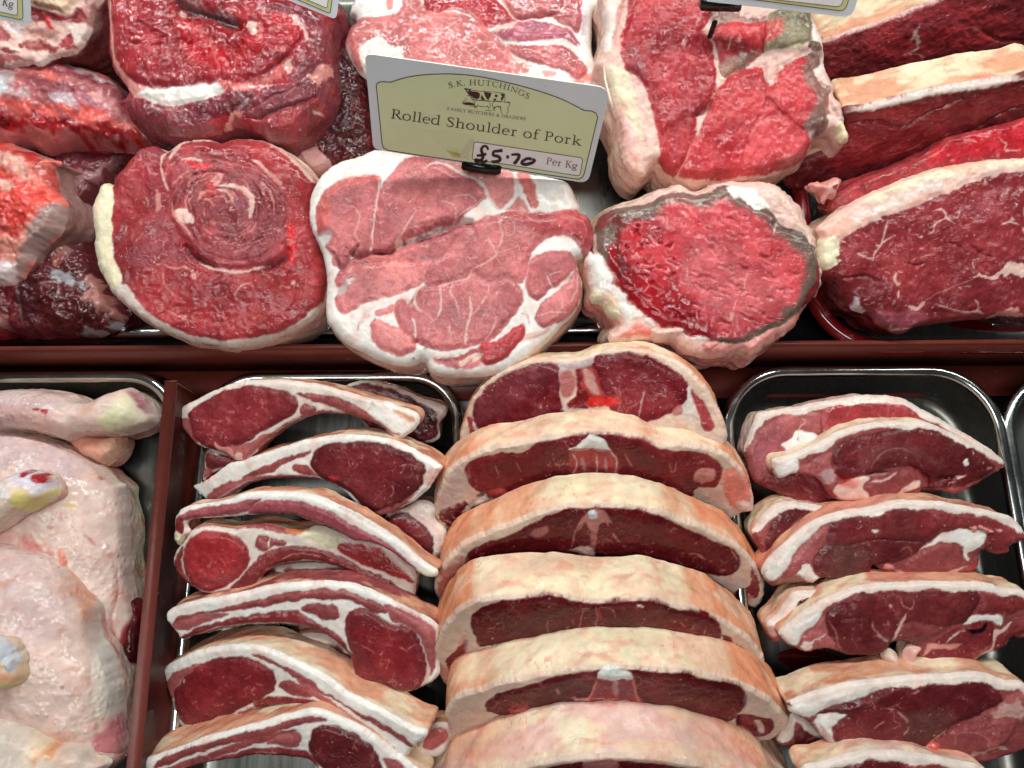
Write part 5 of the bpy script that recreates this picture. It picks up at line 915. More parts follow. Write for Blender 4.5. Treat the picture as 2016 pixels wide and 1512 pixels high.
cut('', '', '', Plane(20, 1310, .082, 6, 3), ('b', [(-200,620),(-60,600),(30,605),(90,620),(140,670),(150,710),(175,730),(182,800),(195,870),(150,930),(60,965),(-40,970),(-200,960)]), (226,196,160,1,.4), [
 P((208,214,224,.9,.9),'b',[(-60,610),(40,605),(110,640),(142,700),(110,740),(40,760),(-60,740)],h=3,hr=5,f=1.2,wet=1), P((216,222,228,.9,.9),'b',[(105,740),(130,720),(170,730),(178,790),(140,840),(110,800)],h=3,hr=3,f=1.2,wet=1), P((232,176,140,1,.5),'b',[(20,780),(100,760),(120,850),(160,860),(80,910),(0,880)],f=2,wob=2), P((226,216,150,1,.3),'b',[(-60,930),(60,925),(150,890),(190,860),(150,930),(60,962),(-60,968)],f=2), P((216,170,178,.9,.6),'b',[(-40,680),(20,670),(35,710),(0,740),(-40,730)],f=2,a=.8)],
 lean_name='knuckle', side_name='knuckle_underside', pillow=.012, parent=c3, **dict(CK, T=.012))
cut('chicken_piece', "dark red raw edge of chicken low beside the divider", 'chicken piece', Plane(270, 1240, .022, 4),
 ('b', [(900,350),(960,345),(1000,400),(1010,560),(985,760),(930,800),(860,780),(880,600),(930,460)]), (74,14,22,0,.7), [P((110,26,34,.1,.7),'b',[(930,380),(990,420),(990,560),(940,500)],a=.6,f=4,wob=4)], lean_name='flesh', side_name='underside', pillow=.012, **dict(CK, T=.014, mat=SHM if 'SHM' in globals() else CHM))
def spiral_joint():
    ls = [
    P('faty','K',[(95,350),(130,335),(170,345),(195,400),(200,500),(190,650),(200,800),(225,920),(255,1010),(250,1080),(215,1110),(170,1100),(110,1000),(60,880),(35,750),(45,700),(25,600),(30,480),(70,400)],h=1.2,part=1,wob=1.0),
    P('fat','K',[(215,1050),(290,1030),(310,1080),(380,1170),(480,1260),(620,1340),(760,1385),(900,1410),(1080,1408),(1200,1380),(1300,1360),(1450,1270),(1560,1190),(1600,1150),(1620,1200),(1500,1330),(1300,1400),(1080,1470),(850,1440),(640,1400),(420,1290),(250,1180),(180,1110)],part=1,f=1.4),
    P('fatr','K',[(200,1100),(260,1120),(330,1190),(400,1240),(420,1290),(330,1260),(240,1180)],a=.55,f=3,wob=2),
    P('meatb','K',[(310,1010),(400,900),(560,800),(700,830),(850,920),(1050,950),(1240,930),(1350,870),(1380,760),(1480,700),(1560,800),(1590,1000),(1580,1130),(1450,1250),(1250,1350),(1050,1385),(850,1380),(650,1320),(450,1210),(330,1100)],a=.35,f=10),
    P('meatb','K',[(1000,60),(1150,60),(1350,180),(1480,330),(1540,500),(1520,700),(1420,720),(1360,560),(1300,350),(1150,180),(950,130),(800,120),(640,160),(650,100),(800,60)],a=.6,f=6),
    P((150,44,52),'K',[(330,120),(450,95),(540,130),(520,240),(530,350),(560,420),(560,600),(480,560),(420,430),(330,300),(250,250),(260,190)],a=.8,f=4),
    P('mauve','K',[(330,130),(420,95),(540,120),(520,180),(420,190),(340,170)],a=.7,f=4,wob=2),
    P((128,62,70),'K',[(330,780),(450,600),(560,560),(640,700),(690,800),(760,870),(600,900),(380,900),(320,880)],a=.5,f=8,wob=2),
    P((152,58,64),'K',[(560,420),(570,280),(640,190),(760,160),(950,180),(1120,220),(1260,330),(1340,440),(1370,580),(1360,720),(1375,830),(1270,915),(1150,935),(1000,955),(850,920),(740,850),(660,740),(600,640),(580,520)],h=1.5,hr=5,f=1.5,wob=1.2),
    P((134,60,64),'K',[(600,350),(700,230),(900,190),(1080,230),(1250,380),(1330,560),(1320,700),(1200,800),(1060,720),(900,690),(800,560),(700,480),(620,520)],a=.6,f=8,wob=3),
    ]
    # the rolled layers: many drawn-out strands curling about the middle
    rn = random.Random(4)
    cx, cy = 930, 500
    for i in range(190):
        a0 = rn.uniform(0, 2*math.pi); r0 = rn.uniform(0.12, 0.97); da = rn.uniform(0.25, 0.9)
        pts = []
        for k in range(6):
            a = a0+da*k/5; rr = r0*(1-0.06*k/5)
            pts.append((cx+30*rr+rr*395*math.cos(a)+rr*rr*60*math.sin(a), cy+60*rr+rr*375*math.sin(a)))
        c = rn.choice(['fatr', 'meat', 'dark', (112,40,46), (190,74,74), (100,36,42), 'meatb', (176,96,96), (204,124,118)])
        ls.append(L(c, 'K', pts, w=rn.uniform(6, 15), a=rn.uniform(.5, .95), f=.6, wob=1.2, h=rn.choice([0, -.5, .3])))
    ls += [
    P((210,44,46),'K',[(640,215),(720,205),(850,235),(860,260),(760,255),(700,240)],f=2,a=.7,wob=1.5), L('fatp','K',[(650,200),(740,195),(810,215)],w=14,a=.9), 
    P((214,40,42),'K',[(1370,640),(1400,620),(1420,700),(1430,820),(1400,900),(1370,830),(1385,720)],f=3,a=.8),
    L('fatr','K',[(860,350),(890,330),(930,310),(910,350),(880,400)],w=26), P((200,40,44),'K',[(840,380),(880,370),(900,420),(860,440),(800,460)],f=2,a=.8),
    L('fatp','K',[(905,380),(980,380),(1060,400),(1120,440),(1145,490),(1130,560),(1120,600)],w=30,h=.5), L('fatp','K',[(900,405),(960,420),(1000,460),(1030,520)],w=16), L('fatr','K',[(790,440),(830,420),(870,415)],w=22),
    L('fatr','K',[(800,475),(850,480),(890,520)],w=10), P((140,74,80),'K',[(1030,450),(1090,440),(1120,480),(1110,550),(1060,560),(1020,500)],f=1.5),
    P('fatp','K',[(625,545),(680,530),(720,560),(755,630),(700,625),(640,610)],f=1,h=.8,part=0), L('fatr','K',[(600,490),(625,590),(690,650),(720,720)],w=18), L('fatr','K',[(1130,200),(1180,220),(1240,290),(1310,350),(1330,400)],w=24), L('fatp','K',[(1130,200),(1190,230),(1240,290)],w=12),
    L('fatp','K',[(520,260),(525,180),(570,120),(650,80),(720,55),(820,50),(890,68)],w=22), L('fatp','K',[(650,80),(600,140),(580,200)],w=26), L('fatp','K',[(520,250),(545,340),(570,410)],w=14),
    L('fatp','K',[(1180,50),(1300,100),(1420,200),(1500,290),(1550,340)],w=34,prof='taper',part=1), L('fatp','K',[(950,40),(1060,38),(1180,52)],w=14),
    L((64,12,18),'K',[(690,790),(740,850),(820,898),(880,915)],w=18,h=-3,hr=1.4,f=1.2), L((150,26,34),'K',[(660,740),(740,810),(820,870)],w=26,f=2,a=.8), L((64,12,18),'K',[(1240,930),(1300,905),(1370,850),(1378,800)],w=16,h=-3,hr=1.4,f=1.2),
    L('fatp','K',[(780,895),(860,925),(960,950),(1080,955),(1180,930),(1250,915)],w=16,h=.4),
    L('fatr','K',[(540,900),(620,935),(680,920),(740,950),(760,990)],w=12,f=.8), P('fatr','K',[(735,960),(760,965),(765,1000),(740,995)],f=.8), L('fatr','K',[(540,940),(545,1030),(590,1090),(620,1120)],w=7),L('fatr','K',[(1130,1025),(1060,1050),(1020,1110)],w=12,f=1),L('fatr','K',[(870,1060),(920,1045)],w=7),
    L('fatr','K',[(560,1215),(640,1250),(720,1290)],w=9),L('fatr','K',[(950,1230),(940,1270),(980,1290)],w=7),P('fatr','K',[(1395,1020),(1420,1020),(1410,1060)],f=.8),L('fatr','K',[(1440,930),(1475,915)],w=8),
    L('fatr','K',[(430,250),(470,330),(500,420),(510,500)],w=14,a=.8,brk=.9),P('fatr','K',[(490,420),(520,440),(525,520),(490,540)],f=2,a=.8),L('fatr','K',[(425,450),(440,520)],w=14,a=.8),L('fatr','K',[(330,180),(380,200),(370,150)],w=6),
    L('faty','K',[(150,1000),(230,940)],w=2,a=.3), L((200,170,130),'K',[(50,735),(90,735)],w=9,h=-1,a=.7), L('fatr','K',[(450,620),(400,700),(340,760)],w=8,a=.4)]
    rn = random.Random(9)
    for i in range(46):    # the crazed grain of the lower muscle
        x0 = rn.uniform(330, 1500); y0 = rn.uniform(700, 1340)
        if (x0-980)**2/420**2+(y0-520)**2/440**2 < 1.02: continue
        a = rn.uniform(-.7, .9); pts = [(x0, y0)]
        for k in range(3): a += rn.uniform(-.7, .7); pts.append((pts[-1][0]+rn.uniform(18, 34)*math.cos(a), pts[-1][1]+rn.uniform(18, 34)*math.sin(a)))
        ls.append(L((104,24,34), 'K', pts, w=4, h=-.5, a=.5, f=.7))
    cut('beef_joint', "rolled beef joint with a swirled middle and a thick yellowish fat strip at left", 'joint of beef',
    Plane(410, 470, 0.092, 14, 4),
    ('K', [(95,350),(130,335),(170,345),(175,300),(250,230),(300,150),(360,100),(450,85),(530,120),(580,90),(650,50),(760,35),(850,45),(900,65),(960,38),(1080,35),(1200,50),(1320,100),(1440,200),(1530,300),(1560,350),(1530,400),(1520,520),(1560,680),(1600,850),(1612,1000),(1600,1140),(1540,1250),(1440,1320),(1250,1400),(1080,1440),(900,1450),(720,1420),(520,1340),(380,1270),(260,1180),(170,1100),(110,1000),(60,880),(35,750),(45,700),(25,600),(30,480),(70,400)]),
    'meat', ls, T=0.075, group="beef joints in the back tray", side='fatp', side2='fat', sideb='fatp', bulge=.005, rnd=.005, belly=.004, wob=.7, hn=.4,
    mix=[('meatb', 14, 0.1, .5), ('meatd', 9, .15, .5)], side_name='outer_fat')
spiral_joint()
# ------------------------------------------------------------------ the shoulder of pork in front
PORKM = meat_mat('pork_meat', grain=.9, fatbump=.7, rough=.40, marb=1.1)
pl_ = [
 P('porkd','M',[(90,575),(76,480),(100,380),(160,300),(240,245),(350,225),(450,220),(465,260),(455,380),(430,560),(400,690),(330,720),(290,700),(240,780),(200,760),(170,690),(145,650),(170,600),(130,570)],h=1.6,hr=6,f=1.4),
 P('salmon','M',[(82,520),(78,460),(110,370),(170,290),(260,240),(440,222),(460,250),(300,280),(210,300),(160,400),(150,520),(95,570)],a=.7,f=3),
 P('porkd','M',[(470,330),(520,230),(600,150),(660,105),(760,100),(860,130),(950,180),(1050,230),(1110,290),(1135,350),(1050,400),(980,470),(930,500),(800,540),(640,600),(560,650),(520,690),(440,680),(430,620),(440,450)],h=2.0,hr=7,f=1.2),
 P('pork','M',[(600,160),(680,115),(800,130),(960,230),(1100,330),(980,430),(800,480),(660,560),(560,600),(520,520),(560,350)],a=.35,f=8),
 P('pork','M',[(720,130),(820,150),(900,120),(1000,150),(1060,220),(900,170),(800,150),(740,190)],a=.4,f=3),
 P('porkl','M',[(870,120),(960,130),(1080,150),(1200,180),(1290,200),(1300,290),(1270,370),(1210,420),(1160,370),(1120,260),(1000,190)],f=1,h=.3),
 P('brown','M',[(860,110),(960,120),(1120,160),(1200,200),(1120,230),(1000,200)],a=.45,f=3),
 P('porkl','M',[(1325,190),(1390,195),(1420,290),(1450,370),(1445,415),(1400,400),(1360,290)],f=1,wob=1.5), P('salmon','M',[(1330,195),(1380,195),(1400,260),(1440,370),(1440,410),(1390,370),(1355,270)],a=.6,f=1,wob=2),
 P('porkd','M',[(200,860),(240,780),(330,720),(420,690),(520,710),(640,650),(760,600),(930,540),(1040,510),(1000,560),(940,620),(870,700),(800,745),(560,740),(400,760),(300,850),(220,900)],h=.8,hr=5,f=1.2),
 P('pork','M',[(240,850),(330,780),(500,760),(700,750),(800,745),(740,870),(650,920),(560,950),(400,990),(300,1050),(230,1050),(195,980),(250,900)],h=.9,hr=4,f=1.2),
 P('salmon','M',[(400,720),(520,710),(620,720),(700,740),(560,770),(440,780)],a=.5,f=2,wob=2),
 P('porkd','M',[(750,870),(800,750),(900,680),(1000,570),(1080,500),(1200,460),(1300,440),(1380,460),(1500,450),(1650,430),(1750,450),(1790,520),(1795,600),(1750,700),(1730,690),(1690,620),(1600,570),(1520,590),(1450,640),(1400,710),(1370,790),(1340,880),(1260,850),(1130,860),(1040,820),(960,870),(880,880),(800,905)],h=1.6,hr=6,f=1.2),
 P('pork','M',[(1020,590),(1200,500),(1300,500),(1420,560),(1480,600),(1380,680),(1300,840),(1100,840),(950,840),(860,800)],a=.4,f=8),
 P('salmon','M',[(1250,440),(1310,350),(1360,400),(1380,450),(1300,470)],a=.8,f=1.5,wob=1.5), P((176,62,66),'M',[(1380,460),(1520,455),(1680,440),(1760,480),(1780,580),(1740,650),(1680,600),(1560,570),(1420,560)],a=.75,f=5),
 P('porkd','M',[(690,960),(740,910),(830,900),(900,880),(1030,840),(1130,870),(1260,860),(1320,900),(1345,980),(1310,1060),(1230,1150),(1150,1230),(1050,1260),(1000,1270),(850,1290),(700,1240),(660,1140),(630,1040),(660,1000)],h=1.4,hr=5,f=1.2),
 P('pork','M',[(760,960),(1000,900),(1250,900),(1320,960),(1200,1100),(1000,1240),(800,1240),(740,1100)],a=.35,f=8),
 P('porkd','M',[(1375,870),(1385,800),(1420,730),(1500,695),(1620,690),(1670,730),(1680,780),(1600,880),(1520,910),(1450,975),(1400,960),(1370,920)],h=1.4,hr=4),
 P('porkd','M',[(1480,1000),(1560,930),(1640,870),(1690,790),(1715,860),(1710,960),(1660,1050),(1560,1120),(1470,1145),(1435,1100),(1450,1050)],h=1.3,hr=4), P('pork','M',[(1500,1010),(1640,900),(1690,860),(1690,960),(1600,1060),(1470,1110)],a=.6,f=4),
 P('pork','M',[(420,1200),(430,1120),(480,1110),(540,1150),(600,1160),(650,1210),(690,1270),(670,1300),(600,1320),(500,1290),(440,1250)],h=1.2,hr=4),
 P('porkd','M',[(580,1000),(620,990),(650,1060),(680,1140),(690,1220),(650,1210),(600,1150),(570,1070)],h=.8), P('pork','M',[(460,1050),(520,1030),(560,1020),(540,1060),(470,1070)],h=.5,wob=1.2),
 P((182,64,70),'M',[(1090,1300),(1110,1250),(1200,1240),(1290,1170),(1355,1140),(1350,1210),(1290,1280),(1220,1350),(1130,1380),(1095,1350)],h=2,hr=3,f=1.2),
 P('porkd','M',[(800,1330),(860,1340),(960,1320),(1060,1290),(1090,1300),(1090,1370),(1000,1400),(900,1390),(830,1370)],h=-.8,wob=2), P('fatp','M',[(950,1370),(980,1350),(1090,1310),(1080,1340),(1000,1380),(960,1400)],wob=2,h=1), P('fat','M',[(780,1310),(900,1300),(1050,1275),(980,1310),(880,1340),(800,1330)],wob=1.5,h=.6),
 L((120,24,36),'M',[(1030,508),(960,510),(880,540),(800,570),(700,610),(600,640),(540,690)],w=34,h=-5,hr=1.5,f=2,prof='taper'), L((70,10,20),'M',[(620,630),(560,660),(520,692),(440,690)],w=12,h=-3,f=1.5), L((84,14,26),'M',[(930,545),(800,590),(700,620)],w=9,f=1.5,h=-1),
 L((110,26,38),'M',[(520,692),(420,700),(330,725),(290,700)],w=13,h=-2.5,f=1.5), L((90,20,30),'M',[(180,690),(210,750),(235,790),(290,720),(340,650)],w=9,h=-2,f=1.2), P('pork','M',[(148,655),(190,655),(200,700),(170,690)],h=1.4),
 L('fat','M',[(465,240),(462,330),(440,450),(430,560),(428,640)],w=10), L('fat','M',[(745,175),(800,140),(880,150),(980,210),(1060,235),(1110,280),(1140,350),(1180,400),(1220,440)],w=20), L('fat','M',[(1300,190),(1320,280),(1290,360),(1230,440)],w=22), L('fatw','M',[(1210,430),(1260,400),(1310,330),(1300,240)],w=16),
 L('fatp','M',[(1120,355),(1050,400),(980,450),(930,500),(915,520)],w=8), L('fatp','M',[(850,380),(920,400),(945,440),(930,500)],w=9,brk=.6), L('fatp','M',[(920,350),(1010,340),(1060,370)],w=8), L('fatp','M',[(700,440),(650,520),(600,590),(590,640)],w=8), P('fatp','M',[(575,600),(600,590),(605,640),(560,660)],h=.5),
 L('fatp','M',[(260,410),(320,420),(350,480),(320,580),(350,620)],w=7,a=.7),
 L('fatp','M',[(1240,450),(1210,520),(1230,590),(1190,690)],w=10,a=.8), L('fatp','M',[(1240,470),(1290,500),(1300,560),(1260,590),(1240,540)],w=6,a=.8), L('fatp','M',[(1380,470),(1440,510),(1560,490)],w=6), L('fatp','M',[(1290,560),(1380,580),(1450,620)],w=6,brk=.8),
 L('fatp','M',[(1140,600),(1160,650),(1190,710),(1120,760),(1040,800)],w=8), L('fatp','M',[(1060,600),(1050,650),(980,700)],w=6,brk=.8), L('fatp','M',[(1190,700),(1260,680)],w=6), L('fatp','M',[(1040,790),(1010,850),(900,880),(830,905)],w=9),
 L('fatp','M',[(750,870),(700,930),(690,980),(700,1030),(740,1060)],w=16), L('fat','M',[(840,900),(850,960),(850,1040),(820,1110)],w=9), L('fatp','M',[(920,880),(910,940),(940,990),(960,1090)],w=8), L('fatp','M',[(1030,960),(1035,1060),(1010,1160),(1000,1270)],w=13), L('fatp','M',[(1130,870),(1140,930),(1100,1010),(1040,1080)],w=8,brk=.8),
 L('fatp','M',[(1200,930),(1170,1000),(1100,1100)],w=7,brk=.9), L('fatp','M',[(740,1060),(800,1110),(830,1200),(860,1240)],w=8,brk=.9), L('fatp','M',[(1190,1090),(1160,1180),(1120,1230)],w=9), L('fatp','M',[(920,1100),(900,1170),(930,1230)],w=6,brk=.8), L('fatp','M',[(700,1060),(740,1140),(760,1200)],w=6,brk=.9), L('fatp','M',[(1300,900),(1250,960),(1240,1020)],w=6,brk=.9),
 L('fat','M',[(1495,830),(1530,900),(1560,930)],w=10), L('fat','M',[(1675,785),(1620,860),(1560,920),(1500,970)],w=16), L('fatp','M',[(1400,960),(1460,910),(1500,840),(1620,800)],w=6,brk=.8), L('fatp','M',[(1690,800),(1690,900),(1640,1000)],w=8), L('fatp','M',[(1590,960),(1600,1040)],w=6), L('fatp','M',[(1440,1080),(1520,1060),(1620,1060)],w=6),
 L('fatp','M',[(470,1160),(540,1210),(640,1260)],w=7,brk=.8), L('fatw','M',[(670,1090),(690,1150),(690,1220)],w=14), L((180,60,70),'M',[(680,1245),(700,1240)],w=14,h=-2), 
 P('silver','M',[(210,920),(260,860),(310,840),(320,860),(270,900),(260,940),(215,960)],f=1.5,h=.5), P('silver','M',[(90,575),(160,550),(180,580),(150,640),(120,600)],f=2,a=.7),
 L('fatr','M',[(330,1160),(350,1110),(400,1060),(460,1010)],w=18,a=.6,f=2.5,wob=2), L((200,40,50),'M',[(335,1170),(345,1130)],w=12,f=1), L((200,40,50),'M',[(1345,1070),(1380,1085),(1392,1130)],w=8), L('fatr','M',[(600,970),(650,990),(670,1030)],w=20,a=.6,f=3), L('fatr','M',[(370,1090),(420,1080)],w=14,a=.6,f=2),
 L('fatr','M',[(640,940),(560,980),(480,1000)],w=20,a=.4,f=4,wob=2), P('fatp','M',[(1380,1190),(1450,1170),(1520,1150),(1500,1190),(1400,1230),(1340,1240)],h=1,f=1.5),
 L((228,190,176),'M',[(1540,1180),(1430,1290),(1300,1390),(1200,1430),(1050,1440),(850,1445),(790,1420)],w=22,f=2,wob=1,a=.7), L((228,190,176),'M',[(140,1060),(170,1170),(260,1260),(400,1330)],w=12,f=2,a=.6), P('fatr','M',[(670,1390),(720,1375),(720,1400),(690,1420)],h=1),
]
cut('pork_joint', "rolled shoulder of pork with a thick white fat rim, overhanging the rail in front", 'joint of pork',
    Plane(900, 520, 0.092, 12, 0),
    ('M', [(240,100),(340,75),(420,35),(560,30),(750,45),(1000,90),(1250,160),(1450,190),(1560,215),(1640,250),(1680,330),(1710,400),(1700,425),(1760,450),(1790,510),(1798,590),(1770,670),(1740,705),(1690,720),(1700,790),(1722,860),(1715,960),(1680,1050),(1600,1130),(1545,1190),(1430,1300),(1300,1395),(1200,1435),(1050,1450),(880,1455),(800,1440),(760,1400),(752,1365),(720,1352),(700,1370),(640,1385),(560,1380),(460,1350),(350,1300),(240,1240),(160,1160),(125,1070),(122,950),(130,860),(110,740),(90,660),(55,580),(25,500),(20,400),(30,310),(80,210),(150,140)]),
    'fatw', pl_, T=0.075, grow=.9, side='fatp', side2='rindy', sideb='fatp', bulge=.004, rnd=.005, belly=.003, wob=.5, hn=.35, mat=PORKM, group="pork joints in the back tray", side_name='skin', mix=[('fatp', 16, .25, .5)])

# ------------------------------------------------------------------ the pork joint behind, half hidden by the ticket
cut('pork_joint', "glistening pork shoulder behind the price ticket, its lower half hidden by the ticket", 'joint of pork',
    Plane(930, 60, 0.100, 18, 0),
    ('U', [(270,70),(310,-30),(400,-120),(900,-160),(1500,-150),(1780,-110),(1830,-40),(1840,20),(1790,80),(1785,200),(1790,330),(1830,440),(1830,540),(1700,640),(1300,700),(800,660),(480,600),(400,500),(330,440),(270,350),(245,260),(262,170),(310,115)]),
    'fatw', [
    P('pork','U',[(255,250),(262,180),(320,120),(430,115),(560,95),(600,60),(620,-20),(700,-10),(740,60),(850,90),(960,100),(1060,130),(1130,190),(1250,310),(1290,370),(1350,480),(1300,620),(700,600),(480,470),(350,440),(290,360)],h=1.6,hr=5),
    P('porkd','U',[(600,120),(740,80),(980,100),(1110,190),(1240,310),(1250,400),(900,360),(660,330),(590,230)],a=.5,f=8),
    P('fatw','U',[(350,400),(345,330),(400,270),(480,240),(520,290),(590,310),(600,400),(400,450)],h=.5,f=1.3,wob=1.6),
    P((178,60,68),'U',[(740,70),(760,-30),(900,-60),(1100,-60),(1200,20),(1290,120),(1310,150),(1180,190),(1120,190),(1030,110),(900,80),(820,100)],h=1.2,hr=4), L('fatr','U',[(700,-20),(740,50),(780,100),(850,100),(930,70),(1040,100),(1130,190)],w=12),
    P('porkd','U',[(1210,-20),(1280,-80),(1500,-90),(1680,-60),(1720,60),(1700,200),(1640,190),(1520,120),(1400,130),(1310,130),(1260,80)],h=1.5,hr=4), L('fatp','U',[(1220,0),(1280,110),(1310,130)],w=12), L('fatp','U',[(1380,-20),(1440,100)],w=12,a=.7), L((150,40,50),'U',[(1300,130),(1430,125),(1560,95)],w=9,h=-1.5), 
    P((178,98,112),'U',[(1140,200),(1300,145),(1500,150),(1650,200),(1700,260),(1690,300),(1560,270),(1400,270),(1240,270),(1190,240)],h=.9,f=2), P('fatp','U',[(1150,200),(1300,150),(1290,180),(1180,220)],f=1.5,wob=1.5),
    P('porkd','U',[(1250,290),(1400,290),(1560,290),(1640,310),(1720,390),(1750,450),(1700,500),(1560,450),(1400,400),(1290,350)],h=1.1,hr=4,f=1.5), L('fatw','U',[(1400,290),(1560,270),(1640,290),(1700,340),(1740,400)],w=26,f=1.5),
    P('fatr','U',[(1270,350),(1340,400),(1420,420),(1400,460),(1300,430)],f=2,wob=2), P('fatw','U',[(1420,420),(1500,420),(1620,470),(1700,540),(1500,560),(1400,480)],f=1.5,wob=1.5,h=.5), P('fatr','U',[(1470,450),(1540,450),(1560,480),(1500,490)],f=1.5,a=.8), P('fatr','U',[(1650,510),(1740,470),(1790,460),(1780,520),(1700,540)],f=2.5,wob=2), L((190,30,40),'U',[(1690,470),(1760,460)],w=20,f=4,a=.7),
    P('fatr','U',[(515,60),(520,0),(560,-20),(550,60)],f=1.5), L((190,80,90),'U',[(1700,0),(1730,110),(1715,250)],w=16,f=3,a=.6),L((214,200,220),'U',[(1730,0),(1740,120),(1730,260)],w=24,f=3,a=.6),
    L('fatp','U',[(690,110),(790,150),(840,240),(860,200),(980,140)],w=9,a=.8), L('fatp','U',[(840,240),(780,260)],w=12,a=.8), L('fatp','U',[(960,310),(1020,350),(1040,400)],w=12,a=.8), L('fatp','U',[(1020,350),(1080,300)],w=7,a=.8), L('fatp','U',[(600,220),(640,300),(660,340)],w=7), L('fatp','U',[(1090,280),(1190,290)],w=5),
    L('fatr','U',[(1500,170),(1600,200),(1690,210)],w=8), P('fat','U',[(770,365),(830,370),(860,380)],f=1),
    ], T=0.080, side='fatp', side2='fatw', sideb='fatp', bulge=.004, rnd=.005, mat=meat_mat('wet_pork_meat', grain=1.1, fatbump=.7, rough=.27, marb=1.1), group="pork joints in the back tray", side_name='skin', hn=.5, wetadd=.4)
